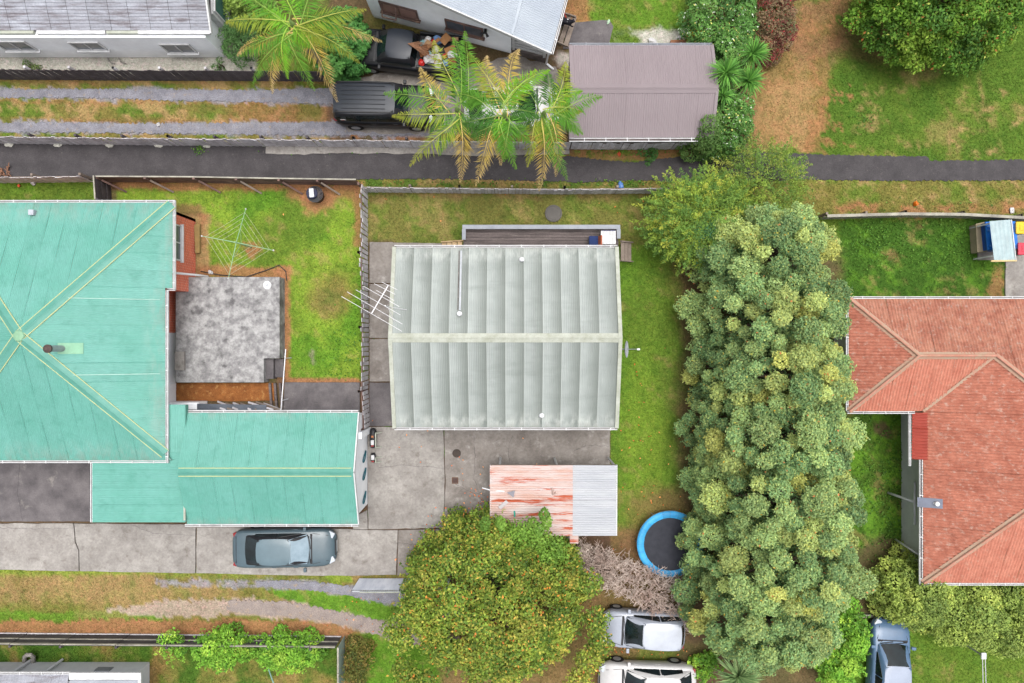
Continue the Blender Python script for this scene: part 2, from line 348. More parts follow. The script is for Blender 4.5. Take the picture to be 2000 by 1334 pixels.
G = {'green': C(92, 122, 42), 'lush': C(92, 140, 40), 'lime': C(134, 160, 56), 'deep': C(64, 104, 34), 'olive': C(124, 120, 62),
     'straw': C(184, 154, 106), 'rust': C(178, 128, 90), 'brown': C(128, 98, 70), 'soil': C(98, 78, 62), 'mulch': C(186, 128, 78), 'dust': C(178, 160, 146), 'pale': C(204, 200, 190), 'stone': C(150, 149, 158), 'dull': C(112, 116, 58)}
for k_ in ('green', 'lush', 'deep', 'olive', 'dull'): G[k_] = (G[k_][0] * 1.30, G[k_][1] * 1.15, G[k_][2] * 1.28)
G['lime'] = tuple(v * 1.08 for v in G['lime']); G['deep'] = tuple(v * 0.95 for v in G['deep'])
for k_ in ('brown', 'soil'): G[k_] = tuple(v * 1.12 for v in G[k_])
G['straw'] = tuple(v * 0.86 for v in G['straw']); G['rust'] = tuple(v * 0.88 for v in G['rust'])
gcol = np.zeros(PX.shape + (3,)); gcol[:] = G['green']
grassy = np.ones(PX.shape)
def paint(mask, col, k=1.0, grass=None):
    global gcol, grassy
    m = np.clip(mask * k, 0, 1)
    gcol = gcol * (1 - m[..., None]) + np.array(G[col])[None, None] * m[..., None]
    if grass is not None: grassy = grassy * (1 - m) + grass * m
def patch(th, w=0.08, n=None): return sst(n_mid if n is None else n, th - w, th + w)
# general variety
paint(patch(0.55, 0.15, n_big), 'deep', 0.6); paint(patch(0.60, 0.1), 'olive', 0.5)
# top right lawn
m = mrect(1380, -220, 2300, 306, 10); paint(m, 'deep', 0.45); paint(m * patch(0.5, 0.12), 'green', 0.7)
paint(m * patch(0.66, 0.05), 'straw', 0.4, 0.6)
paint(mpoly([(1440, 60), (1560, 40), (1640, -40), (1660, 60), (1600, 160), (1640, 250), (1610, 300), (1440, 300)], 40), 'rust', 0.55, 0.35)
paint(mpoly([(1440, 60), (1560, 40), (1640, -40), (1680, 60), (1620, 160), (1660, 250), (1630, 300), (1440, 300)], 70) * sst(n_fin, 0.40, 0.58), 'rust', 0.7, 0.3)
paint(mpoly([(1440, 120), (1560, 90), (1590, 200), (1570, 305), (1440, 305)], 30) * patch(0.45, 0.2), 'straw', 0.5)
paint(mell(1600, 60, 70, 70) * patch(0.5, 0.1), 'brown', 0.7)
paint(mell(1700, 80, 60, 45), 'brown', 0.5)
for c in [(1912, 185, 7, 30), (1930, 222, 28, 8), (1890, 255, 22, 6), (1858, 286, 4, 14), (1895, 292, 14, 5), (1940, 290, 14, 5), (1955, 183, 9, 6), (1720, 235, 12, 7), (1700, 248, 16, 9), (1692, 190, 6, 14), (1690, 220, 14, 6), (1775, 290, 6, 8), (1985, 240, 14, 9)]:
    paint(mell(*c, 0.8, 22) * sst(n_vf, 0.3, 0.55), 'straw', 0.85, 0.4)
# verge south of the path, right
m = mrect(1300, 350, 2300, 418, 5); paint(m, 'olive', 0.8); paint(m * patch(0.52), 'green', 0.8); paint(m * patch(0.62, 0.06, n_fin), 'straw', 0.8)
paint(mrect(1600, 398, 2300, 420, 5) * patch(0.42), 'rust', 0.85, 0.4)
# fenced lawn right
m = mrect(1640, 428, 1975, 590, 5); paint(m, 'deep', 0.95); paint(m * patch(0.58, 0.05, n_fin), 'lush', 0.5); paint(m * patch(0.68, 0.05), 'brown', 0.6)
paint(mell(1945, 560, 14, 40), 'rust', 0.7, 0.4)
# lawn by red house
m = mrect(1600, 805, 1800, 1140, 8); paint(m, 'deep', 0.7); paint(m * patch(0.5, 0.06, n_fin), 'lush', 0.8); paint(mell(1730, 1090, 60, 40), 'soil', 0.8, 0.2); paint(mell(1722, 838, 18, 11), 'soil', 0.85, 0.1)
# bottom right lawn
m = mrect(1600, 1180, 2300, 1560, 8); paint(m, 'green', 0.7); paint(m * patch(0.5, 0.15, n_big), 'lush', 0.6)
# centre back lawn
m = mrect(716, 372, 1330, 500, 6); paint(m, 'dull', 0.9); paint(m * patch(0.54, 0.1), 'green', 0.85); paint(m * patch(0.62, 0.06), 'straw', 0.45)
paint(mrect(716, 372, 1330, 384, 5) * patch(0.4), 'brown', 0.5)
# east lawn
m = mrect(1190, 480, 1420, 1120, 8); paint(m, 'green', 0.9); paint(m * patch(0.40, 0.2, n_big), 'lush', 0.6)
paint(mell(1258, 880, 40, 190, 0.5), 'lime', 0.45); paint(mell(1355, 545, 30, 70, 0.5), 'brown', 0.75, 0.4); paint(mrect(1300, 500, 1420, 1000, 30) * patch(0.5), 'dull', 0.45)
paint(mell(1290, 985, 60, 40, 0.5), 'brown', 0.75, 0.5); paint(mell(1265, 1065, 60, 70, 0.5), 'olive', 0.8); paint(mell(1215, 1090, 50, 40, 0.4), 'soil', 0.6, 0.4)
paint(mrect(1330, 480, 1640, 1400, 20), 'soil', 0.8, 0.15)
# left lawn
m = mrect(180, 350, 706, 760, 4); paint(m, 'lush', 0.9); paint(m * patch(0.47, 0.12), 'lime', 0.75); paint(m * patch(0.62, 0.08, n_big), 'green', 0.8)
paint(mell(645, 575, 44, 46, 0.35), 'olive', 0.95); paint(mell(642, 585, 26, 26, 0.5), 'dull', 0.9); paint(mell(600, 520, 60, 40, 0.5), 'lime', 0.5)
paint(mrect(200, 350, 712, 371, 4, 8), 'rust', 0.9, 0.15); paint(mrect(560, 350, 706, 392, 8, 12), 'rust', 0.8, 0.2); paint(mrect(692, 350, 706, 480, 3, 6), 'rust', 0.8, 0.2)
paint(mell(620, 388, 34, 26, 0.3), 'rust', 0.9, 0.1); paint(mell(491, 482, 20, 14, 0.3), 'rust', 0.9, 0.1)
paint(mrect(340, 420, 412, 545, 4, 8), 'straw', 0.95, 0.1); paint(mrect(340, 420, 404, 545, 4, 10) * patch(0.55), 'rust', 0.8)
paint(mrect(385, 520, 572, 548, 4, 8), 'rust', 0.9, 0.1); paint(mrect(540, 520, 566, 760, 4, 6), 'rust', 0.95, 0.1); paint(mrect(340, 398, 390, 425, 4, 8), 'brown', 0.8, 0.1)
paint(mrect(330, 740, 720, 850, 3, 4), 'soil', 0.9, 0); paint(mrect(560, 738, 702, 748, 2, 4), 'rust', 0.9, 0.2)
paint(mell(612, 695, 5, 16, 0.4, 8), 'dust', 0.7)
paint(mrect(-260, 352, 183, 400, 3, 4), 'green', 0.9); paint(mrect(-260, 352, 183, 400, 3, 4) * patch(0.5), 'lush', 0.6)
paint(mrect(185, 350, 226, 400, 4, 6), 'soil', 0.8, 0.1)
# path margins
paint(mrect(706, 344, 1300, 372, 4, 8), 'olive', 0.9); paint(mrect(706, 344, 1300, 372, 4, 8) * patch(0.5, 0.05, n_fin), 'deep', 0.8); paint(mrect(750, 342, 1120, 356, 4, 10) * patch(0.5), 'straw', 0.8)
paint(mrect(1080, 284, 1420, 312, 4, 10), 'rust', 0.85, 0.4); paint(mrect(1080, 284, 1420, 306, 4, 10) * patch(0.5, 0.05, n_fin), 'green', 0.85)
# drive beside the top houses
m = mrect(-260, 150, 700, 276, 3, 6); paint(m, 'olive', 0.9); paint(m * patch(0.48, 0.1), 'green', 0.9); paint(m * patch(0.58, 0.07, n_fin), 'straw', 0.85)
paint(mrect(-260, 195, 660, 202, 4, 8), 'rust', 0.6); paint(mrect(-260, 232, 660, 242, 4, 8), 'rust', 0.5); paint(mrect(440, 195, 660, 242, 15, 20) * patch(0.45), 'rust', 0.7)
paint(mrect(-260, 152, 640, 162, 4, 8) * patch(0.4), 'rust', 0.6)
m = mrect(640, -220, 1120, 290, 6, 8); paint(m, 'soil', 0.9, 0.1); paint(mrect(650, 130, 760, 170, 8, 10) * patch(0.45), 'olive', 0.8, 0.6); paint(mrect(640, 30, 1000, 70, 10, 14), 'dull', 0.7, 0.7)
paint(mrect(650, 258, 1110, 275, 4, 8) * patch(0.4), 'rust', 0.8)
paint(mrect(-260, -220, 500, 150, 4, 4), 'pale', 0.9, 0); paint(mrect(400, -220, 640, 110, 6, 10), 'soil', 0.5, 0.3)
# top middle yard
m = mrect(1100, -220, 1380, 100, 4, 8); paint(m, 'green', 0.9); paint(m * patch(0.5), 'lush', 0.6); paint(mrect(1100, -220, 1150, 45, 8, 14), 'rust', 0.85, 0.3)
paint(mrect(1195, 62, 1345, 92, 6, 12) * patch(0.42), 'pale', 0.9, 0.1); paint(mrect(1080, 80, 1118, 300, 4, 8), 'soil', 0.8, 0.2); paint(mrect(1085, 100, 1112, 130, 5, 10), 'pale', 0.7, 0)
paint(mrect(1340, -220, 1470, 310, 10, 10), 'soil', 0.7, 0.3)
# bottom left verge
m = mrect(-260, 1106, 800, 1250, 4, 8); paint(m, 'olive', 0.85); paint(m * patch(0.5, 0.1), 'straw', 0.55); paint(m * patch(0.56, 0.06, n_fin), 'green', 0.5)
paint(mrect(-260, 1108, 680, 1124, 3, 8) * patch(0.45, 0.1), 'lime', 0.8)
paint(mrect(-260, 1128, 420, 1180, 10, 14) * patch(0.4, 0.15), 'straw', 0.55)
paint(mrect(-260, 1195, 330, 1214, 4, 8), 'lush', 0.8); paint(mrect(140, 1196, 260, 1212, 4, 14), 'straw', 0.4)
paint(mpoly([(-260, 1214), (420, 1212), (640, 1216), (700, 1230), (720, 1250), (-260, 1250)], 8), 'rust', 0.85, 0.25)
paint(mpoly([(200, 1192), (310, 1175), (450, 1165), (560, 1175), (700, 1195), (800, 1220), (800, 1240), (640, 1216), (450, 1205), (260, 1205)], 10), 'dust', 0.85, 0.1)
paint(mpoly([(520, 1152), (620, 1152), (780, 1180), (790, 1214), (640, 1200), (560, 1172)], 6), 'lush', 0.95); paint(mpoly([(630, 1118), (680, 1120), (690, 1136), (650, 1142)], 5), 'lime', 0.8)
paint(mrect(690, 1235, 860, 1560, 6, 8), 'lush', 0.9); paint(mrect(664, 1240, 712, 1400, 5, 8), 'brown', 0.8, 0.3)
# bottom left yard
m = mrect(-260, 1256, 660, 1560, 4, 6); paint(m, 'deep', 0.8); paint(m * patch(0.5), 'green', 0.8); paint(m * patch(0.6, 0.06), 'rust', 0.6); paint(mrect(320, 1290, 660, 1400, 10) * patch(0.45), 'olive', 0.7)
# parking below the dead hedge and under trees
paint(mrect(860, 1030, 1330, 1560, 12), 'brown', 0.8, 0.3); paint(mrect(1165, 1255, 1400, 1300, 8) * patch(0.45), 'green', 0.7); paint(mrect(1320, 1180, 1420, 1400, 10), 'soil', 0.7, 0.1)
paint(mell(1120, 1110, 45, 50), 'green', 0.7); paint(mrect(1640, 1130, 1740, 1220, 10), 'soil', 0.8, 0.2)
paint(mrect(560, 748, 1192, 1120, 2, 0), 'soil', 0.95, 0); paint(mrect(-260, 905, 1100, 1108, 2, 0), 'soil', 0.95, 0); paint(mrect(716, 470, 770, 1030, 2, 0), 'soil', 0.95, 0)
for cx_, cy_, r_ in ((868, 845, 4), (867, 884, 6), (870, 996, 4), (868, 1003, 5), (757, 833, 6), (718, 1004, 4)): paint(mell(cx_, cy_, r_, r_ * 1.5, 0.4, 3), 'lush', 0.95, 1)
for poly_, c_ in (([(-260, 172), (330, 172), (520, 174), (700, 168), (700, 207), (560, 202), (330, 198), (150, 192), (-260, 194)], 'stone'), ([(-260, 236), (330, 239), (500, 238), (680, 236), (860, 244), (860, 268), (560, 266), (200, 261), (-260, 258)], 'stone'), ([(560, 1134), (650, 1140), (700, 1148), (900, 1160), (900, 1212), (780, 1186), (640, 1154), (540, 1150), (300, 1142), (300, 1130)], 'stone'), ([(430, 1170), (560, 1174), (660, 1192), (790, 1220), (900, 1248), (900, 1282), (760, 1248), (640, 1214), (520, 1204), (430, 1194)], 'dust')):
    paint(mpoly(poly_, 9) * sst(n_vf, 0.25, 0.5), c_, 0.8, 0.25)
paint(sst(n_vf, 0.60, 0.74) * sst(n_mid, 0.42, 0.56) * np.clip(grassy, 0, 1), 'straw', 0.38); paint(sst(1 - n_vf, 0.62, 0.75) * np.clip(grassy, 0, 1), 'deep', 0.35)
gcol *= (0.80 + 0.40 * n_fin)[..., None]

def gsample(px, py):
    i = np.clip(((px - GX0) / GS), 0, len(gx) - 1.001); j = np.clip(((py - GY0) / GS), 0, len(gy) - 1.001)
    return gcol[j.astype(int), i.astype(int)], grassy[j.astype(int), i.astype(int)]
def ground_sheet():
    s = H / F
    V = np.stack([(PX - 1000) * s, (667 - PY) * s, (n_mid - 0.5) * 0.03 - 0.03], -1).reshape(-1, 3)
    ny, nx = PX.shape; idx = np.arange(ny * nx).reshape(ny, nx)
    Q = np.stack([idx[:-1, :-1], idx[1:, :-1], idx[1:, 1:], idx[:-1, 1:]], -1).reshape(-1, 4)
    col = gcol.reshape(-1, 3)
    # skirt out to the horizon, joined to the border of the detailed grid
    b = np.concatenate([idx[0, :-1], idx[:-1, -1], idx[-1, :0:-1], idx[:0:-1, 0]])
    rings = []; cols = []
    for k_ in (1.03, 1.3, 40.0):
        o = V[b].copy(); o[:, :2] *= k_; o[:, 2] = -0.03; rings.append(o); cols.append(np.tile(np.array(G['green']) * 0.95, (len(b), 1)))
    nb = len(b); k = np.arange(nb); k2 = (k + 1) % nb; prev = b; Qs = [Q]; n0 = len(V)
    for ri in range(3):
        cur = n0 + ri * nb + k; Qs.append(np.stack([prev[k], cur[k], cur[k2], prev[k2]], -1)[:, ::-1]); prev = cur
    me = np_mesh('ground', np.vstack([V] + rings), np.vstack(Qs), W['ground'], np.vstack([col] + cols), smooth=True)
    g = bpy.data.objects.new('ground', me); COL.objects.link(g); tag(g, kind='structure'); return g
ground_sheet()

HARD = []        # pixel polygons (at ground) where no grass grows
def wiggle(poly, amp, step=10, seed=0, h=0.0):
    r = random.Random(seed); out = []
    n = len(poly)
    for i in range(n):
        a = Vector(poly[i]); b = Vector(poly[(i + 1) % n]); L_ = (b - a).length; k = max(1, int(L_ / step))
        nn = Vector((-(b - a).y, (b - a).x)); nn = nn / max(L_, 1e-6)
        for j in range(k):
            p = a + (b - a) * (j / k)
            if j: p += nn * (r.random() - 0.5) * 2 * amp
            out.append((p.x, p.y))
    return out
def sheet(name, poly, z, mat, amp=2.5, step=9, kind='structure', thick=0.05, parent=None, seed=1):
    pp = wiggle(poly, amp, step, seed) if amp else poly
    HARD.append(pp)
    o = MB().prism([XY(*p) for p in pp], z - thick, z).build(name, mat, parent)
    if kind: o['kind'] = kind
    return o
# asphalt footpath
sheet('footpath', [(-260, 276), (180, 279), (520, 286), (800, 294), (1120, 306), (1240, 318), (1300, 308), (1440, 300), (1480, 296), (1600, 302), (1810, 306), (1815, 314), (2300, 310), (2300, 352), (1700, 353), (1560, 350), (1400, 362), (1260, 352), (1150, 356), (900, 350), (706, 350), (400, 354), (183, 352), (-260, 348)], 0.012, W['asphalt'], 1.8, 3.2)
sheet('concrete_footing', [(520, 284), (700, 287), (1112, 292), (1112, 301), (930, 305), (820, 300), (610, 300), (595, 303), (519, 300)], 0.035, W['concrete'], 1.5, 12)
# gravel wheel tracks and yard
sheet('gravel_track', [(-260, 174), (330, 174), (520, 176), (700, 170), (700, 205), (560, 200), (330, 196), (150, 190), (-260, 192)], 0.004, W['gravel'], 2.4, 3.2, seed=3)
sheet('gravel_track', [(-260, 238), (330, 241), (500, 240), (680, 238), (860, 246), (860, 266), (560, 264), (200, 259), (-260, 256)], 0.004, W['gravel'], 2.4, 3.2, seed=4)
sheet('parking_apron', [(650, 160), (760, 140), (920, 130), (1000, 108), (1085, 130), (1100, 150), (1108, 262), (860, 262), (680, 258), (650, 220)], 0.008, W['concrete_dark'], 3, 12, seed=5)
sheet('paved_pad', [(1108, 44), (1190, 40), (1198, 52), (1188, 92), (1100, 96)], 0.02, W['concrete_black'], 1.2, 12, seed=6)
sheet('gravel_path', [(560, 1134), (650, 1140), (700, 1148), (800, 1156), (900, 1162), (900, 1210), (780, 1184), (640, 1156), (560, 1150), (500, 1145), (500, 1135)], 0.004, W['gravel'], 2.4, 3.2, seed=8)
sheet('gravel_path', [(450, 1172), (560, 1176), (660, 1194), (790, 1222), (900, 1250), (900, 1280), (760, 1246), (640, 1212), (520, 1202), (440, 1192)], 0.004, W['gravel_brown'], 2.8, 3.2, seed=9)
# concrete driveway and yard: separate slabs with open joints
def crack(parent, pts, w=0.012, seed=0):
    r = random.Random(seed); out = []
    for a, b in zip(pts[:-1], pts[1:]):
        a = P(*a); b = P(*b); k = max(2, int((b - a).length / 0.14)); n = Vector((-(b - a).y, (b - a).x, 0)).normalized()
        out += [a.lerp(b, i / k) + n * r.uniform(-0.03, 0.03) for i in range(k)]
    out.append(P(*pts[-1])); mb = MB()
    for a, b in zip(out[:-1], out[1:]):
        n = Vector((-(b - a).y, (b - a).x, 0)).normalized() * w * r.uniform(0.5, 1.4); z = Vector((0, 0, 0.0595))
        mb.add([a - n + z, b - n + z, b + n + z, a + n + z], [(0, 1, 2, 3)])
    mb.build('crack', W['wood_dark'], parent)
dw = empty('driveway', P(400, 1070), kind='structure')
def slab(parent, poly, z, mat, amp=0.6, seed=0, thick=0.10):
    pp = wiggle(poly, amp, 14, seed); HARD.append(pp)
    o = MB().prism([XY(*p) for p in pp], z - thick, z).build('slab', mat, parent, bevel=0.008)
    return o
slab(dw, [(-260, 1022), (144, 1022), (147, 1058), (154, 1075), (155, 1115), (-260, 1107)], 0.05, W['concrete'], 0.8, 1)
slab(dw, [(146, 1022), (383, 1024), (382, 1119), (157, 1115), (156, 1074), (149, 1057)], 0.05, W['concrete'], 0.5, 2)
slab(dw, [(385, 1024), (680, 1033), (720, 1035), (777, 1035), (774, 1122), (690, 1124), (560, 1123), (384, 1119)], 0.05, W['concrete'], 0.5, 3)
slab(dw, [(778.5, 1035), (868, 1033.5), (960, 1044), (1080, 1060), (1060, 1125), (776, 1123)], 0.05, W['concrete_dark'], 0.5, 4)
slab(yd0 := dw, [(690, 1010), (717.6, 996), (718.6, 1033.6), (690, 1032.6)], 0.052, W['concrete'], 0.4, 41); slab(dw, [(0, 903), (176, 903), (177, 1018), (-260, 1018), (-260, 903)], 0.05, W['concrete_black'], 0.4, 5)
slab(dw, [(372, 1024), (680, 1031), (376, 1030)], 0.058, W['concrete_dark'], 0.4, 6, 0.09)
yd = empty('yard', P(950, 930), kind='structure')
slab(yd, [(719, 834), (866, 834), (867, 898), (869, 935), (866, 1031), (720, 1033), (719, 1000)], 0.055, W['concrete'], 0.8, 7)
slab(yd, [(867.6, 834), (1191, 834), (1190, 1030), (1100, 1057), (962, 1041), (867.5, 1032), (870.6, 935), (868.6, 898)], 0.05, W['concrete_dark'], 0.6, 8)
for i, (a, b) in enumerate([(473, 553), (555, 660), (662, 745), (747, 832)]):
    slab(yd, [(722, a), (768, a), (768, b), (722, b)], 0.05, W['concrete_dark'] if i < 3 else W['concrete_black'], 0.4, 20 + i)
slab(yd, [(768, 474), (900, 476), (900, 500), (768, 500)], 0.05, W['concrete_dark'], 0.4, 30)
slab(yd, [(556, 747), (703, 747), (703, 815), (553, 815)], 0.04, W['concrete_black'], 0.4, 31)
for i, c_ in enumerate([[(925, 850), (928, 890), (926, 935)], [(926, 935), (935, 960), (948, 965)], [(1000, 850), (992, 880), (996, 905)], [(1120, 880), (1150, 868), (1188, 872)], [(740, 912), (790, 908), (866, 914)], [(889, 945), (912, 958), (948, 968)]]): crack(yd, c_, 0.006, i)
for i, c_ in enumerate([[(560, 1036), (557, 1080), (562, 1122)], [(40, 905), (36, 960), (46, 1016)], [(0, 1030), (80, 1033), (144, 1031)], [(260, 1026), (300, 1040), (383, 1046)], [(777, 1060), (830, 1064), (900, 1058)]]): crack(dw, c_, 0.005, 20 + i)
pd = empty('house_paving', P(1990, 545), kind='structure')
slab(pd, [(1963, 508), (2300, 506), (2300, 640), (1963, 640)], 0.04, W['concrete'], 0.4, 32)
slab(pd, [(1906, 440), (2300, 436), (2300, 506), (1910, 508)], 0.03, W['concrete'], 0.4, 33)

# ------------------------------------------------------------------ generic roof, fence, foliage builders
def col_range(poly, u, ax):
    """interval of the other coordinate where the line coord[ax]=u crosses poly"""
    vs = []; n = len(poly)
    for i in range(n):
        a, b = poly[i], poly[(i + 1) % n]
        if (a[ax] - u) * (b[ax] - u) <= 0 and a[ax] != b[ax]:
            t = (u - a[ax]) / (b[ax] - a[ax]); vs.append(a[1 - ax] + t * (b[1 - ax] - a[1 - ax]))
    return (min(vs), max(vs)) if len(vs) >= 2 else None
def corrugate(parent, poly, zf, ax, mat, sheet_w=0.76, pitch=0.076, amp=0.010, seg=4, name='roof_sheet', eave_low=True, nv=6, wob=0.004, seed=0):
    """corrugated sheets over plan polygon; ax = axis across the ribs (0: ribs run north-south, 1: east-west)"""
    r = random.Random(seed)
    lo = min(p[ax] for p in poly) + 1e-4; hi = max(p[ax] for p in poly) - 1e-4
    n_s = max(1, round((hi - lo) / sheet_w)); w = (hi - lo) / n_s
    for s in range(n_s):
        u0 = lo + s * w; k = max(2, int(round(w / pitch * seg)))
        V = []; U = []; lift = 0.004
        cols = 0
        for j in range(k + 1):
            u = u0 + w * j / k
            rg = col_range(poly, min(max(u, lo), hi), ax)
            if rg is None: continue
            a, b = rg
            for q in range(nv + 1):
                v = a + (b - a) * q / nv
                x, y = (u, v) if ax == 0 else (v, u)
                ph = u / pitch * 2 * math.pi
                z = zf(x, y) + 0.03 + amp * math.cos(ph) + lift * j / k + wob * math.sin(v * 2.1 + s * 1.7) * (0.5 + j / k)
                V.append((x, y, z)); U.append((j / k, 0.5))
            cols += 1
        if cols < 2: continue
        zs = np.array([v[2] for v in V]); low = min(zf(*p) for p in poly); high = max(zf(*p) for p in poly)
        U = [(u[0], (z - low) / max(1e-3, high - low)) for u, z in zip(U, zs)]
        Q = []
        for j in range(cols - 1):
            for q in range(nv):
                a = j * (nv + 1) + q; b = a + nv + 1
                Q.append((a, b, b + 1, a + 1) if ax == 0 else (a, a + 1, b + 1, b))
        me = np_mesh(name, V, Q, mat, uv=U, smooth=True)
        link(bpy.data.objects.new(name, me), parent)
def plane3(a, b, c):
    a, b, c = Vector(a), Vector(b), Vector(c); n = (b - a).cross(c - a)
    return lambda x, y: a.z - (n.x * (x - a.x) + n.y * (y - a.y)) / n.z
def cap_strip(parent, A, B, w, zf, mat, bead=None, name='ridge_cap', lift=0.055, bead_r=0.022):
    A = Vector(A[:2]); B = Vector(B[:2]); d = (B - A).normalized(); n = Vector((-d.y, d.x)); L_ = (B - A).length; k = 12
    mb = MB(); vs = []; fs = []
    for i in range(k + 1):
        p = A + d * (L_ * i / k)
        for j, (o, l) in enumerate(((-1, 0.0), (-0.35, 0.012), (0, 0.03), (0.35, 0.012), (1, 0.0))):
            q = p + n * (o * w); vs.append((q.x, q.y, zf(q.x, q.y) + lift + l))
    for i in range(k):
        for j in range(4): a = i * 5 + j; fs.append((a, a + 1, a + 6, a + 5))
    mb.add(vs, [f[::-1] for f in fs]); o = mb.build(name, mat, parent, smooth=False)
    if bead:
        for sgn in (-1, 1):
            pts = [];
            for i in range(k + 1):
                q = A + d * (L_ * i / k) + n * (sgn * w * 1.0); pts.append((q.x, q.y, zf(q.x, q.y) + lift))
            MB().tube(pts, bead_r, 5).build('sealant_line', bead, o)
    return o
def gutter(parent, pts, mat=None, w=0.10, h=0.09, every=0.9, name='gutter', out=None):
    mat = mat or W['white']
    for a, b in zip(pts[:-1], pts[1:]):
        a = Vector(a); b = Vector(b); d = (b - a).normalized(); n = d.cross(Vector((0, 0, 1)))
        mb = MB(); t = 0.03
        mb.beam(a + n * (w / 2 - t / 2), b + n * (w / 2 - t / 2), t, h); mb.beam(a - n * (w / 2 - t / 2), b - n * (w / 2 - t / 2), t, h)
        o = mb.build(name, mat, parent); MB().beam(a - Vector((0, 0, h / 2 - 0.01)), b - Vector((0, 0, h / 2 - 0.01)), w - 0.03, 0.012).build('gutter_channel', W['wood_deck'], o)
        L_ = (b - a).length; k = int(L_ / every)
        base = None
        for i in range(1, k + 1):
            p = a + d * (L_ * (i - 0.3) / max(1, k)); p.z += h / 2 + 0.006
            bk = MB().box(p, (w + 0.02, 0.035, 0.012), math.atan2(n.y, n.x)).build('gutter_bracket', mat, o)
def wallbox(parent, poly, z0, z1, mat, name='wall'):
    return MB().prism(poly, z0, z1).build(name, mat, parent)

def fence(name, label, pts, height, mat, pitch=0.15, width=0.14, rail=None, post_every=2.4, group='boundary fences', side=1, piece='paling', jitter=0.03, cap=None, rails=(0.3, 0.8), postmat=None, lean=0.0):
    """pts: pixel base points at ground; side: +1 rails on the left of the walking direction"""
    W_ = [P(*p) for p in pts]
    root = empty(name, W_[0], label, 'fence', group)
    rail = rail or W['wood_mid']; r = random.Random(len(label)); mid = P(0, 0)
    proto = [MB().prism([(-width / 2, -0.009), (width / 2, -0.009), (width / 2, 0.009), (-width / 2, 0.009)], 0, lambda x, y, k=k: height + k * x).mesh(piece, mat) for k in (0.0, 0.15, -0.15)]
    first = True
    for a, b in zip(W_[:-1], W_[1:]):
        d = (b - a); L_ = d.length; d.normalize(); n = Vector((-d.y, d.x, 0)) * side; ang = math.atan2(d.y, d.x)
        k = max(1, int(L_ / pitch))
        for i in range(k):
            o = bpy.data.objects.new(piece, r.choice(proto)); p = a + d * ((i + 0.5) * L_ / k)
            COL.objects.link(o); o.parent = root
            o.location = p - W_[0] - n * 0.012 * (i % 2); o.rotation_euler = (lean + r.uniform(-jitter, jitter), r.uniform(-jitter, jitter) * 0.5, ang)
            o.scale = (r.uniform(0.92, 1.04), 1, 1 + r.uniform(-0.03, 0.03))
        for f in rails:
            z = Vector((0, 0, height * f)); MB().beam(a + n * 0.045 + z, b + n * 0.045 + z, 0.05, 0.09).build('rail', rail, root)
        if cap: MB().beam(a + Vector((0, 0, height + 0.02)), b + Vector((0, 0, height + 0.02)), 0.13, 0.03).build('cap_rail', cap, root)
        np_ = max(1, int(round(L_ / post_every)))
        for i in range(np_ + 1):
            p = a + d * (L_ * i / np_) + n * 0.12
            MB().beam(p, p + Vector((0, 0, height * 1.02)), 0.1, 0.1).build('post', postmat or rail, root)
    return root

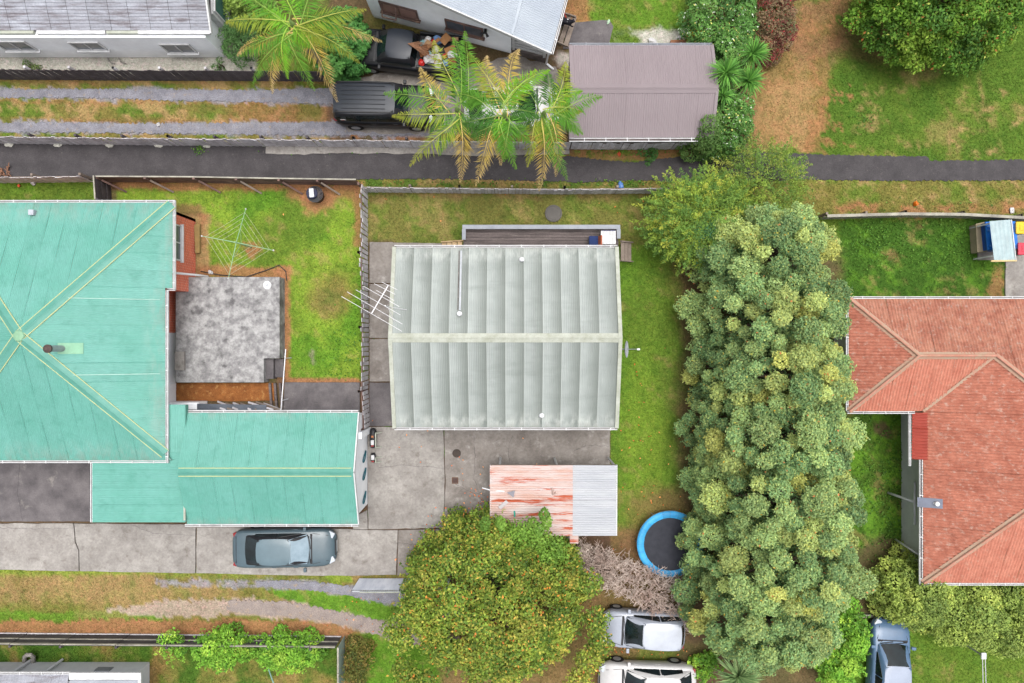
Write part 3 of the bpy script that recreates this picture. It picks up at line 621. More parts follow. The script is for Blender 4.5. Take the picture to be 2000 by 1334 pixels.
def frames(nrm):
    t = np.cross(nrm, rng.normal(size=nrm.shape)); t /= np.linalg.norm(t, axis=1, keepdims=True) + 1e-9
    return t, np.cross(nrm, t)
def leaf_mesh(name, pos, nrm, ln, wd, col):
    """rhombic leaves folded a little along the midrib"""
    n = len(pos); t, b = frames(nrm)
    ln = np.asarray(ln).reshape(-1, 1) * np.ones((n, 1)); wd = np.asarray(wd).reshape(-1, 1) * np.ones((n, 1))
    V = np.empty((n, 4, 3)); V[:, 0] = pos - t * ln * 0.5; V[:, 1] = pos + b * wd * 0.5 + nrm * wd * 0.18; V[:, 2] = pos + t * ln * 0.5; V[:, 3] = pos - b * wd * 0.5 + nrm * wd * 0.18
    Q = np.arange(n * 4).reshape(n, 4)
    return np_mesh(name, V.reshape(-1, 3), Q, W['leaf'], np.repeat(col, 4, axis=0))
def foliage(parent, clumps, dens, leaf, cols, name='crown', up=0.8, rnd=0.55, jit=0.22, shell=(0.8, 1.06), cl_jit=0.14, wd=0.55, low=-0.45, tuft=0.0, accents=None, clw=0.6):
    """clumps (k,6): centre + radii; dens leaves per m2 of clump surface; cols: list of (rgb,weight)"""
    cl = np.asarray(clumps, float); P_, N_, C_ = [], [], []
    cc = np.array([c for c, w in cols]); ww = np.array([w for c, w in cols], float); ww /= ww.sum()
    for c in cl:
        r = c[3:]; n = int(dens * 4 * math.pi * (r.prod()) ** (2 / 3) * 0.75)
        if n < 4: n = 4
        d = rng.normal(size=(int(n * 1.6) + 4, 3)); d /= np.linalg.norm(d, axis=1, keepdims=True); d = d[d[:, 2] > low][:n]
        rad = rng.uniform(shell[0], shell[1], (len(d), 1))
        lump = 1 + 0.16 * np.sin(d[:, :1] * 7 + c[0] * 5) * np.sin(d[:, 1:2] * 7 + c[1] * 5) + 0.08 * np.sin(d[:, 2:3] * 11 + c[0])
        p = c[:3] + d * r * rad * lump
        nn = d * 0.6 + np.array([0, 0, up]) + rng.normal(size=d.shape) * rnd; nn /= np.linalg.norm(nn, axis=1, keepdims=True)
        base = cc[rng.choice(len(cc), p=ww)]
        mixc = cc[rng.choice(len(cc), size=len(d), p=ww)]
        col = (clw * base + (1 - clw) * mixc) * (1 + rng.uniform(-cl_jit, cl_jit)) * (1 + rng.uniform(-jit, jit, (len(d), 1)))
        if accents is not None:
            ac, prob = accents; m = rng.random(len(d)) < prob; col[m] = np.array(ac)[rng.integers(0, len(ac), m.sum())]
        P_.append(p); N_.append(nn); C_.append(col)
    P_ = np.vstack(P_); N_ = np.vstack(N_); C_ = np.clip(np.vstack(C_), 0.002, 1)
    me = leaf_mesh(name, P_, N_, leaf * rng.uniform(0.7, 1.3, len(P_)), leaf * wd * rng.uniform(0.7, 1.3, len(P_)), C_)
    return link(bpy.data.objects.new(name, me), parent)
def trunk(parent, base, top, r0, limbs, mat=None, name='trunk'):
    base = Vector(base); top = Vector(top); mb = MB(); mid = base.lerp(top, 0.5) + Vector((0.1, -0.08, 0))
    mb.tube([base, mid, top], [r0, r0 * 0.8, r0 * 0.5], 8)
    o = mb.build(name, mat or W['bark'], parent, smooth=True)
    for i, l in enumerate(limbs):
        lb = MB()
        l = Vector(l); s = base.lerp(top, 0.45 + 0.5 * (i % 4) / 4); m = s.lerp(l, 0.5) + Vector((0, 0, 0.25))
        lb.tube([s, m, l], [r0 * 0.4, r0 * 0.25, r0 * 0.08], 6)
        lb.build('limb', mat or W['bark'], parent, smooth=True)
    return o
# ------------------------------------------------------------------ buildings
def window(parent, c, w, h, axis, depth=0.06, frame=None, glass=None, panes=2, tall=False):
    """window on a vertical wall; axis = horizontal unit vector along the wall, outward normal to its right"""
    frame = frame or W['white']; glass = glass or W['glass_grey']; c = Vector(c); a = Vector(axis).normalized(); n = Vector((a.y, -a.x, 0)); up = Vector((0, 0, 1)); t = 0.07
    fr = MB()
    for sg in (-1, 1):
        fr.beam(c + a * (sg * (w / 2 - t / 2)) - up * (h / 2) + n * depth / 2, c + a * (sg * (w / 2 - t / 2)) + up * (h / 2) + n * depth / 2, t, depth)
        fr.beam(c - a * (w / 2 - t) + up * (sg * (h / 2 - t / 2)) + n * depth / 2, c + a * (w / 2 - t) + up * (sg * (h / 2 - t / 2)) + n * depth / 2, depth, t)
    for i in range(1, panes):
        x = -w / 2 + w * i / panes
        fr.beam(c + a * x - up * (h / 2 - t) + n * depth / 2, c + a * x + up * (h / 2 - t) + n * depth / 2, t * 0.8, depth * 0.9)
    o = fr.build('window', frame, parent)
    for i in range(panes):
        x = -w / 2 + w * (i + 0.5) / panes
        MB().beam(c + a * (x - w / panes / 2 + 0.03) + n * 0.02, c + a * (x + w / panes / 2 - 0.03) + n * 0.02, 0.02, h - 0.1).build('pane', glass, o)
    MB().beam(c - a * (w / 2 + 0.06) - up * (h / 2 + 0.02) + n * 0.06, c + a * (w / 2 + 0.06) - up * (h / 2 + 0.02) + n * 0.06, 0.16, 0.04).build('sill', frame, o)
    return o
def gablewall(parent, poly_pts, mat, name='gable_wall', thick=0.12):
    """poly_pts: list of 3D points in a vertical plane"""
    p = [Vector(q) for q in poly_pts]; n = (p[1] - p[0]).cross(p[2] - p[0]).normalized() * thick; k = len(p)
    mb = MB(); mb.add(p + [q - n for q in p], [tuple(range(k)), tuple(range(2 * k - 1, k - 1, -1))] + [(i, k + i, k + (i + 1) % k, (i + 1) % k) for i in range(k)])
    return mb.build(name, mat, parent)

# ---- grey house in the middle
he, hr = 2.9, 3.9
gh = empty('grey_roofed_house', P(985, 660), 'grey corrugated gable roofed house with timber deck in the centre', 'house', 'houses')
GW, GE, GN, GSo, GR = -5.06, 4.52, 3.99, -3.65, 0.15
zN = lambda x, y: hr + (he - hr) * (y - GR) / (GN - GR)
zS = lambda x, y: hr + (he - hr) * (GR - y) / (GR - GSo)
zG = lambda x, y: min(zN(x, y), zS(x, y))
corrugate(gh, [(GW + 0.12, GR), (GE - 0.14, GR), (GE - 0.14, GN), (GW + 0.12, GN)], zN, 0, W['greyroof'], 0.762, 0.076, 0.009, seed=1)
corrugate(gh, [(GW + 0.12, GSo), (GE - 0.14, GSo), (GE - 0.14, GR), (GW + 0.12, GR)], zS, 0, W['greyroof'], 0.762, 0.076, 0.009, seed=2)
cap_strip(gh, (GW - 0.03, GR), (GE + 0.02, GR), 0.19, zG, W['cream'], None, lift=0.06)
for x in (GW + 0.05, GE - 0.06):
    for y0, y1, z in ((GN + 0.02, GR, zN), (GSo - 0.02, GR, zS)):
        MB().beam((x, y0, z(x, y0) - 0.02), (x, y1, z(x, y1) - 0.02), 0.16, 0.2).build('barge_board', W['cream'], gh)
gutter(gh, [(GW + 0.05, GN + 0.07, he - 0.02), (GE - 0.03, GN + 0.07, he - 0.02)]); gutter(gh, [(GW + 0.05, GSo - 0.07, he - 0.02), (GE - 0.03, GSo - 0.07, he - 0.02)])
wallbox(gh, [(GW + 0.3, GSo + 0.45), (GE - 0.25, GSo + 0.45), (GE - 0.25, GN - 0.45), (GW + 0.3, GN - 0.45)], 0, 2.85, W['greywall'])
for x in (GW + 0.3, GE - 0.25):
    s = 1 if x < 0 else -1
    gablewall(gh, [(x, GSo + 0.45, 2.85), (x, GR, 3.8), (x, GN - 0.45, 2.85)][::s], W['greywall'])
for y in (1.8, -1.9):       # casements standing open on the east wall
    window(gh, (GE - 0.245, y, 1.6), 1.6, 1.1, (0, 1, 0))
    MB().beam((GE - 0.2, y, 2.1), (GE + 0.12, y, 1.75), 1.3, 0.03).build('open_sash', W['glass'], gh)
window(gh, (-1.0, GN - 0.445, 1.6), 1.8, 1.2, (-1, 0, 0)); window(gh, (2.0, GSo + 0.445, 1.6), 1.8, 1.2, (1, 0, 0))
def roofvent(parent, p, mat, r=0.06, h=0.24, name='roof_vent'):
    p = Vector(p); o = MB().lathe(p, [(r * 2.0, 0.0), (r * 1.9, 0.03), (r * 1.1, 0.08), (r, h * 0.7), (r * 1.5, h * 0.72), (r * 1.3, h * 0.92), (r * 0.4, h)], 14).build(name, mat, parent, smooth=False)
    return o
v = P(1019, 507, 3.1); roofvent(gh, (v.x, v.y, zG(v.x, v.y)), W['pvc'])
v = P(1058, 811, 3.1); roofvent(gh, (v.x, v.y, zG(v.x, v.y)), W['pvc'])
v = P(897, 613, 3.8); roofvent(gh, (v.x, v.y, zG(v.x, v.y)), W['pvc'], 0.06, 0.26)
a = P(901, 490, 3.0); b = P(898, 606, 3.75)
MB().beam((a.x, a.y, zG(a.x, a.y) + 0.07), (b.x, b.y, zG(b.x, b.y) + 0.07), 0.07, 0.05).build('roof_conduit', W['steel'], gh)
MB().beam((a.x - 0.09, a.y, zG(a.x, a.y) + 0.05), (b.x - 0.09, b.y, zG(b.x, b.y) + 0.05), 0.03, 0.03).build('roof_conduit', W['wood_deck'], gh)
# deck and its bench edge
dk = empty('deck', P(1055, 468), 'weathered brown board deck along the grey house with pale bench edge', 'deck')
d0 = P(905, 447, 0.6); d1 = P(1208, 490, 0.6); dy0, dy1 = d1.y - 0.45, d0.y
nb = 11; bw = (dy1 - dy0) / nb
dm = MB().box((0, 0, 0), (d1.x - d0.x, bw - 0.012, 0.04)).mesh('deck_board', W['wood_deck'])
for i in range(nb):
    o = bpy.data.objects.new('deck_board', dm); o.location = ((d0.x + d1.x) / 2, dy0 + bw * (i + 0.5), 0.55 + 0.004 * (i % 3)); link(o, dk)
MB().prism([(d0.x, dy0), (d1.x, dy0), (d1.x, dy1), (d0.x, dy1)], 0.0, 0.50).build('deck_frame', W['wood_dark'], dk)
MB().beam((d0.x - 0.02, d0.y + 0.03, 0.95), (d1.x + 0.02, d0.y + 0.03, 0.95), 0.19, 0.05).build('rail_top', W['bench_grey'], dk)
MB().beam((d0.x + 0.05, d0.y - 0.07, 0.952), (d0.x + 0.05, d0.y - 0.55, 0.952), 0.17, 0.05).build('rail_top', W['bench_grey'], dk)
MB().beam((d1.x - 0.05, d0.y - 0.07, 0.952), (d1.x - 0.05, d0.y - 0.50, 0.952), 0.17, 0.05).build('rail_top', W['bench_grey'], dk)
for i in range(9):
    x = d0.x + 0.06 + (d1.x - d0.x - 0.12) * i / 8
    MB().beam((x, d0.y + 0.03, 0.02), (x, d0.y + 0.03, 0.925), 0.09, 0.09).build('post', W['bench_grey'], dk)
def steps(name, label, px, ax, n, mat, h0=0.55, wid=None):
    x0, y0, x1, y1 = px; st = empty(name, P((x0 + x1) / 2, (y0 + y1) / 2), label, 'steps', 'garden steps')
    a = P(x0, y1, 0.4); b = P(x1, y0, 0.4)
    for i in range(n):
        f0 = i / n; f1 = (i + 0.82) / n; z = h0 * (i + 1) / (n + 0.5) if ax > 0 else h0 * (n - i) / (n + 0.5)
        xa = a.x + (b.x - a.x) * f0; xb = a.x + (b.x - a.x) * f1
        MB().box(((xa + xb) / 2, (a.y + b.y) / 2, z), (xb - xa, b.y - a.y, 0.045)).build('tread', mat, st)
        MB().box(((xa + xb) / 2, b.y - 0.05, z / 2 - 0.02), (0.06, 0.05, max(0.03, z - 0.05))).build('stringer', mat, st)
    zt = (0.1, h0) if ax > 0 else (h0, 0.1)
    MB().beam((a.x - 0.02, b.y + 0.02, zt[0] + 0.05), (b.x + 0.02, b.y + 0.02, zt[1] + 0.05), 0.05, 0.14).build('stringer', mat, st)
    MB().beam((a.x - 0.02, a.y - 0.02, zt[0] + 0.05), (b.x + 0.02, a.y - 0.02, zt[1] + 0.05), 0.05, 0.14).build('stringer', mat, st)
    return st
steps('timber_steps', 'pale new timber steps at the left end of the deck', (862, 472, 905, 495), 1, 4, W['wood_new'])
steps('timber_steps', 'grey weathered timber steps at the right end of the deck', (1212, 473, 1236, 509), -1, 3, W['wood_mid'])

# ---- mint green hip roofed house on the left
e0, ap = 2.7, 4.7
lh = empty('green_roofed_house', P(60, 650), 'house with mint green hipped iron roof and brick wall at left', 'house', 'houses')
AX, AY = P(37, 656, ap).x, P(37, 656, ap).y
LE = P(338, 400, e0).x; LE2 = P(326, 700, e0).x; LN = P(300, 396, e0).y; LS = P(200, 899, e0).y; LW = AX - (LE - AX); ST = P(338, 563, e0).y
fN = lambda x, y: ap - (ap - e0) * (y - AY) / (LN - AY); fS = lambda x, y: ap - (ap - e0) * (AY - y) / (AY - LS)
fE = lambda x, y: ap - (ap - e0) * (x - AX) / (LE - AX); fW = lambda x, y: ap - (ap - e0) * (AX - x) / (AX - LW)
fH = lambda x, y: min(fN(x, y), fS(x, y), fE(x, y), fW(x, y))
corrugate(lh, [(LW, LN), (AX, AY), (LE, LN)], fN, 0, W['mint'], 0.762, seed=3); corrugate(lh, [(LW, LS), (LE, LS), (AX, AY)], fS, 0, W['mint'], 0.762, seed=4)
tS = AX + (LE - AX) * (AY - ST) / (AY - LN)
corrugate(lh, [(LE, LN), (AX + (LE - AX) * (ST - AY) / (LN - AY), ST), (LE, ST)], fE, 1, W['mint'], 0.762, seed=5)
corrugate(lh, [(AX + (LE - AX) * (ST - AY) / (LN - AY), ST), (AX, AY), (AX + (LE2 - AX) * 1.0, AY + (LS - AY) * (LE2 - AX) / (LE - AX)), (LE2, ST)], fE, 1, W['mint'], 0.762, seed=6)
corrugate(lh, [(LW, LN), (LW, LS), (AX, AY)], fW, 1, W['mint'], 0.762, seed=7)
for cx, cy in ((LE, LN), (LE, LS), (LW, LN), (LW, LS)):
    k = 0.945 if cx == LE and cy == LS else 0.99
    cap_strip(lh, (AX, AY), (AX + (cx - AX) * k, AY + (cy - AY) * k), 0.21, fH, W['mintcap'], W['sealant'])
MB().lathe((AX, AY, ap - 0.02), [(0.26, 0.02), (0.22, 0.07), (0.08, 0.11)], 6).build('ridge_cap', plain('cap_mint', 150, 196, 160), lh)
gutter(lh, [(LW, LN + 0.06, e0 - 0.02), (LE + 0.1, LN + 0.06, e0 - 0.02)]); gutter(lh, [(LE + 0.05, LN + 0.1, e0 - 0.03), (LE + 0.05, ST - 0.05, e0 - 0.03)])
gutter(lh, [(LE + 0.09, ST - 0.05, e0 - 0.025), (LE2, ST - 0.05, e0 - 0.025)], every=5); gutter(lh, [(LE2 + 0.05, ST - 0.1, e0 + 0.06), (LE2 + 0.05, LS - 0.1, e0 + 0.06)]); gutter(lh, [(LE2 + 0.1, LS - 0.06, e0 - 0.02), (LW, LS - 0.06, e0 - 0.02)])
bx = P(382, 500).x; bx2 = P(343, 600).x
wallbox(lh, [(LW + 0.4, LS + 0.4), (bx2, LS + 0.4), (bx2, ST), (LW + 0.4, ST)], 0, 2.66, W['whitewall'])
wallbox(lh, [(LW + 0.4, ST), (bx2, ST), (bx, ST - 0.0), (bx, P(0, 428).y), (bx, LN - 0.35), (LW + 0.4, LN - 0.35)], 0, 2.64, W['brick'])
wallbox(lh, [(bx2 + 0.0, P(0, 650).y), (bx2 + 0.02, P(0, 650).y), (bx2 + 0.02, ST), (bx2, ST)], 0, 2.63, W['brick'])
window(lh, (bx + 0.005, P(0, 473, 1.9).y, 1.95), 1.6, 0.95, (0, 1, 0), panes=2)
for py in (662, 690, 712, 735): window(lh, (bx2 + 0.005, P(0, py, 1.7).y, 1.75), 0.6, 1.0, (0, 1, 0), panes=1, glass=W['glass'])
a = P(344, 530, 2.4); b = P(392, 537, 0.9)
MB().tube([(bx + 0.05, a.y, 2.55), (bx + 0.12, a.y - 0.05, 2.2), (bx + 0.5, b.y, 0.8), (bx + 0.62, b.y, 0.1)], 0.05, 8).build('downpipe', W['pvc'], lh)
v = P(92, 681, 5.0); fl = MB().tube([(v.x + 0.05, v.y, fH(v.x, v.y) - 0.1), (v.x + 0.05, v.y, fH(v.x, v.y) + 0.75)], 0.13, 14).build('flue', W['steel'], lh, smooth=False)
MB().lathe((v.x + 0.05, v.y, fH(v.x, v.y) + 0.75), [(0.09, 0), (0.17, 0.06), (0.17, 0.14), (0.06, 0.22)], 14).build('flue_cowl', plain('cowl_brown', 96, 78, 74), fl)
MB().box((v.x + 0.35, v.y, fH(v.x + 0.35, v.y) + 0.05), (0.9, 0.45, 0.02), 0, ('Y', math.atan(2 / 5.2))).build('flashing', plain('flash_green', 150, 204, 170), lh)
v = P(66, 416, 2.9); MB().box((v.x, v.y, fH(v.x, v.y) + 0.12), (0.22, 0.22, 0.2)).build('roof_vent', plain('ventbox', 200, 204, 214), lh)
for px, py, L_ in ((245, 584, 2.0), (245, 731, 2.0)):
    v = P(px, py, 3.4); MB().beam((v.x - L_, v.y, fE(v.x - L_, v.y) + 0.05), (v.x + 1.2, v.y, fE(v.x + 1.2, v.y) + 0.05), 0.03, 0.02).build('lap_line', plain('pale_mint', 178, 220, 208), lh)
# concrete terrace beside it
te = empty('terrace', P(443, 640), 'raised lichen stained concrete terrace with two steps beside green house', 'terrace')
t0 = P(343, 541, 0.7); t1 = P(546, 747, 0.7)
MB().prism([(t0.x, t1.y), (P(515, 0, .7).x, t1.y), (P(515, 0, .7).x, P(0, 700, .7).y), (t1.x, P(0, 700, .7).y), (t1.x, t0.y), (t0.x, t0.y)], -0.05, 0.7).build('slab', W['terrace'], te, bevel=0.01)
MB().prism([XY(517, 701, .45), XY(534, 701, .45), XY(534, 740, .45), XY(517, 740, .45)], 0, 0.45).build('step', W['concrete_black'], te)
MB().prism([XY(536, 701, .22), XY(553, 701, .22), XY(553, 737, .22), XY(536, 737, .22)], 0, 0.22).build('step', W['concrete_black'], te)
v = P(355, 705, 0.8); MB().box((v.x - 0.08, v.y, 0.78), (0.42, 0.85, 0.16)).build('door_step', W['concrete'], te)
# planting strip with straw mulch and low white wall
wl = empty('low_white_wall', P(345, 785), 'low white plastered wall around the mulch strip below terrace', 'wall')
MB().prism([XY(330, 748), XY(344, 748), XY(344, 792), XY(330, 792)], 0, 0.9).build('wall_section', W['whitewall'], wl)
MB().prism([XY(344, 783), XY(405, 783), XY(405, 796), XY(344, 796)], 0, 0.9).build('wall_section', W['whitewall'], wl)
mulch = MB().prism([XY(*p) for p in wiggle([(345, 748), (536, 748), (536, 783), (345, 783)], 0.8, 12, 2)], -0.02, 0.03).build('mulch_bed', M('straw_mulch', C(170, 110, 58), 0.95, C(136, 82, 42), 3.0, fine=0.35, fscale=25, bump=0.8, bscale=30, rgb3=C(196, 150, 92), scale3=4, lo3=0.55, hi3=0.7))
tag(mulch, 'orange brown straw mulch strip between terrace and garage', 'mulch', kind='stuff')
HARD.append([(340, 540), (556, 540), (556, 830), (340, 830)])
tp = empty('timber_pile', P(480, 793), 'old timber frames and boards leaning in the gap behind garage', 'timber pile')
r = random.Random(5)
for i in range(9):
    x = 395 + i * 15; MB().beam(P(x, 784 + r.random() * 6, 0.05), P(x + 30 + r.random() * 20, 800, 0.9 + r.random() * 0.3), 0.08, 0.03).build('board', W['wood_mid'] if i % 2 else W['wood_grey'], tp)
MB().beam(P(385, 796, 0.9), P(520, 798, 0.9), 0.35, 0.03).build('board', W['glass_grey'], tp)
for x in (527, 537, 547): MB().beam(P(x, 748, 0.1), P(x + 4, 800, 0.1), 0.1, 0.12).build('board', W['wood_deck'], tp)
pole = tag(MB().tube([P(558, 682, 0.9), P(549, 800, 0.9)], 0.025, 6).build('rail_pole', W['pvc']), 'thin white pole beside the terrace steps', 'pole')
for t in (0.15, 0.85): MB().tube([P(558, 682, 0.9).lerp(P(549, 800, 0.9), t), P(558, 682, 0.9).lerp(P(549, 800, 0.9), t) * 1 - Vector((0, 0, 0.92))], 0.02, 6).build('upright', W['pvc'], pole)

# ---- mint garage with lean-to
ga = empty('green_garage', P(530, 915), 'mint green gable roofed garage with white end wall and flat wing', 'garage')
ge, gr = 2.4, 3.3
BW_, BE_, BN_, BS_ = P(366, 0, ge).x, P(700, 0, ge).x, P(0, 806, ge).y, P(0, 1023, ge).y; BR = (BN_ + BS_) / 2
qN = lambda x, y: gr + (ge - gr) * (y - BR) / (BN_ - BR); qS = lambda x, y: gr + (ge - gr) * (BR - y) / (BR - BS_); qG = lambda x, y: min(qN(x, y), qS(x, y))
corrugate(ga, [(BW_, BR), (BE_, BR), (BE_, BN_), (BW_, BN_)], qN, 0, W['mint'], 0.762, seed=8); corrugate(ga, [(BW_, BS_), (BE_, BS_), (BE_, BR), (BW_, BR)], qS, 0, W['mint'], 0.762, seed=9)
cap_strip(ga, (BW_ + 0.05, BR), (BE_ - 0.1, BR), 0.17, qG, W['mintcap'], W['sealant'])
gutter(ga, [(BW_, BN_ + 0.06, ge - 0.02), (BE_, BN_ + 0.06, ge - 0.02)]); gutter(ga, [(BW_ - 0.1, BS_ - 0.06, ge - 0.02), (BE_, BS_ - 0.06, ge - 0.02)])
wx = P(718, 0).x
wallbox(ga, [(BW_ + 0.1, BS_ + 0.3), (wx, BS_ + 0.3), (wx, BN_ - 0.25), (BW_ + 0.1, BN_ - 0.25)], 0, ge, W['whitewall'])
gablewall(ga, [(wx + 0.001, BS_ + 0.3, ge), (wx + 0.001, BN_ - 0.25, ge), (wx + 0.001, BR, gr - 0.1)], W['whitewall'])
for y0, z in ((BN_, qN), (BS_, qS)): MB().beam((BE_ + 0.02, y0, z(BE_, y0) - 0.02), (BE_ + 0.02, BR, gr - 0.02), 0.05, 0.16).build('barge_board', W['white'], ga)
MB().prism([XY(703, 834), XY(724, 834), XY(724, 846), XY(703, 846)], 0, 1.9).build('wall_return', W['whitewall'], ga)
fz = 2.62; zf = lambda x, y: fz
FW, FE = P(181, 0, fz).x, P(364, 0, fz).x; FS = P(0, 1020, fz).y
corrugate(ga, [(FW, FS), (FE - 0.02, FS), (FE - 0.02, P(0, 882, fz).y), (FW, P(0, 882, fz).y)], lambda x, y: fz, 1, W['mint'], 0.762, seed=10)
lx = P(330, 0, fz).x
corrugate(ga, [(lx, P(0, 882, fz).y), (FE - 0.02, P(0, 882, fz).y), (FE - 0.02, P(0, 790, fz).y), (lx, P(0, 790, fz).y)], lambda x, y: fz + 0.01, 0, W['mint'], 0.762, seed=11)
MB().prism([(FW + 0.05, FS + 0.05), (FE - 0.03, FS + 0.05), (FE - 0.03, P(0, 790, fz).y - 0.03), (lx + 0.02, P(0, 790, fz).y - 0.03), (lx + 0.02, P(0, 885, fz).y), (FW + 0.05, P(0, 885, fz).y)], fz - 0.25, fz - 0.0).build('roof_edge', W['mintcap'], ga)
gutter(ga, [(FW - 0.04, FS, fz - 0.02), (FW - 0.04, LS, fz - 0.02)], every=9)
for py in (915, 960):
    for px in (268, 350):
        v = P(px, py, 0); MB().beam(v, v + Vector((0, 0, fz - 0.2)), 0.09, 0.09).build('post', W['white'], ga)
MB().tube([(FE - 0.05, FS + 0.1, fz + 0.06), (FE - 0.05, BR - 1.6, fz + 0.06), (FE - 0.03, BR + 1.5, fz + 0.06)], 0.05, 6).build('flashing', W['cream'], ga)
# wall ornaments on garage end
for i, py in enumerate((892, 926, 972)):
    o = MB(); yc = P(0, py, 0.9).y; pts = []
    for k in range(17):
        t = 2 * math.pi * k / 16; u = 0.36 * math.cos(t); w_ = 0.10 * math.sin(t) * (1.25 - 0.6 * math.cos(t))
        pts.append((wx + 0.045, yc + u * 0.62 + w_ * 0.3, 0.85 - u * 0.75 + w_ * 1.1))
    o.tube(pts, 0.028, 6, False); ob = o.build('wall_ornament', plain('teal_metal', 40, 112, 128))
    tag(ob, ['teal leaf shaped wall ornament nearest the black canisters', 'teal leaf shaped wall ornament, middle of the three', 'teal leaf shaped wall ornament nearest the driveway'][i], 'ornament', 'ornaments on the garage wall')
    MB().tube([pts[8], (wx + 0.02, pts[8][1], pts[8][2])], 0.02, 6).build('bracket', plain('teal_metal', 40, 112, 128), ob)

# ---- rusty carport
cp = empty('rusty_carport', P(1080, 980), 'open carport with half rust pink and half pale corrugated iron roof', 'carport')
ch = 2.15
c0 = P(957, 1047, ch); c1 = P(1205, 908, ch); cm = P(1116, 0, ch).x; zc = lambda x, y: ch - 0.03 * (c1.y - y)
corrugate(cp, [(c0.x, c0.y), (cm + 0.06, c0.y), (cm + 0.06, c1.y), (c0.x, c1.y)], lambda x, y: zc(x, y) + 0.02, 1, W['pinkiron'], 0.76, 0.10, 0.018, seed=12, wob=0.012)
corrugate(cp, [(cm, c0.y), (c1.x, c0.y), (c1.x, c1.y), (cm, c1.y)], lambda x, y: zc(x, y), 1, W['whiteiron'], 0.76, 0.10, 0.018, seed=13, wob=0.012)
for x in (c0.x + 0.02, c1.x - 0.01): MB().beam((x, c0.y, zc(x, c0.y) - 0.03), (x, c1.y, zc(x, c1.y) - 0.03), 0.05, 0.14).build('fascia', W['white'], cp)
for y in (c0.y + 0.03, (c0.y + c1.y) / 2, c1.y - 0.03): MB().beam((c0.x + 0.05, y, zc(0, y) - 0.08), (c1.x - 0.05, y, zc(0, y) - 0.08), 0.06, 0.12).build('beam', W['wood_mid'], cp)
for px in (977, 1085, 1193):
    v = P(px, 899, 0); v.x = P(px, 0, 0.9).x
    MB().tube([(v.x, c1.y - 0.05, 0), (v.x, c1.y - 0.05, zc(0, c1.y) - 0.1)], 0.055, 8).build('post', W['white'], cp)
for px in (970, 1195):
    x = P(px, 0, 1.5).x; MB().tube([(x, c0.y + 0.1, 0), (x, c0.y + 0.1, zc(0, c0.y) - 0.1)], 0.055, 8).build('post', W['white'], cp)
a = P(1121, 1049, 1.9); MB().box((a.x, a.y, zc(0, c0.y) - 0.06), (0.38, 0.5, 0.02)).build('roof_offcut', W['pinkiron'], cp)
def scrap(name, label, cat, px, py, z, d, rz, mat):
    v = P(px, py, z); o = MB().box((v.x, v.y, zc(0, v.y) + 0.06 + d[2] / 2), d, rz, ('X', 0.06)).build(name, mat, bevel=min(d) * 0.2); return tag(o, label, cat, 'scraps on the carport roof')
o = MB().add([P(990, 962, 2.22), P(1006, 958, 2.22), P(1003, 972, 2.24), P(990, 962, 2.25), P(1006, 958, 2.26), P(1003, 972, 2.3)], [(0, 2, 1), (3, 4, 5), (0, 1, 4, 3), (1, 2, 5, 4), (2, 0, 3, 5)]).build('metal_offcut', plain('dull_metal', 150, 148, 158)); tag(o, 'grey triangular metal offcut lying on the rusty roof', 'scrap', 'scraps on the carport roof')
scrap('plank_scrap', 'short whitewashed plank lying on the rusty carport roof', 'plank', 983, 986, 2.2, (0.46, 0.16, 0.05), 0.7, plain('wash', 206, 200, 202))
scrap('teal_plastic_scrap', 'small teal plastic scrap on the rusty carport roof', 'scrap', 1005, 1004, 2.2, (0.07, 0.26, 0.06), 0.05, plain('teal_pl', 46, 178, 160))
o = MB().tube([P(1078, 953, 2.25), P(1081, 966, 2.25), P(1086, 962, 2.27)], 0.035, 6).build('pipe_scrap', plain('tanp', 206, 176, 164)); tag(o, 'bent pale pipe piece lying on the rusty carport roof', 'pipe', 'scraps on the carport roof')
o = MB().tube([P(942, 953, 1.9), P(957, 957, 2.1), P(985, 960, 2.22)], 0.03, 6).build('loose_pole', W['pvc']); tag(o, 'thin white pole poking past the rusty roof edge', 'pole')

# ---- brown shed
sh = empty('brown_shed', P(1250, 180), 'garage shed with brown ribbed iron gable roof and white gutter', 'shed')
se, sr = 2.2, 2.95
SW_, SE_, SN, SS = P(1112, 0, se).x, P(1390, 0, se).x, P(0, 89, se).y, P(0, 269, se).y; SR = P(0, 173, sr).y
uN = lambda x, y: sr + (se - sr) * (y - SR) / (SN - SR); uS = lambda x, y: sr + (se - sr) * (SR - y) / (SR - SS); uH = lambda x, y: min(uN(x, y), uS(x, y))
corrugate(sh, [(SW_ + 0.1, SR), (SE_, SR), (SE_, SN), (SW_ + 0.1, SN)], uN, 0, W['brownroof'], 0.76, 0.10, 0.014, seed=14, wob=0.001); corrugate(sh, [(SW_ + 0.1, SS), (SE_, SS), (SE_, SR), (SW_ + 0.1, SR)], uS, 0, W['brownroof'], 0.76, 0.10, 0.014, seed=15, wob=0.001)
cap_strip(sh, (SW_ + 0.06, SR), (SE_ + 0.03, SR), 0.19, uH, W['brownroof'])
for y0, z in ((SN, uN), (SS, uS)):
    for x in (SW_ + 0.05, SE_ + 0.01): MB().beam((x, y0, se), (x, SR, sr), 0.13, 0.12).build('barge_flashing', W['brownroof'], sh)
gutter(sh, [(SW_, SN + 0.06, se - 0.03), (SE_, SN + 0.06, se - 0.03)], W['bench_grey']); gutter(sh, [(SW_, SS - 0.09, se - 0.03), (SE_ - 0.6, SS - 0.09, se - 0.03)], W['white'], 0.16)
wallbox(sh, [(SW_ + 0.12, SS + 0.36), (SE_ - 0.1, SS + 0.36), (SE_ - 0.1, SN - 0.1), (SW_ + 0.12, SN - 0.1)], 0, se, W['brownroof'])
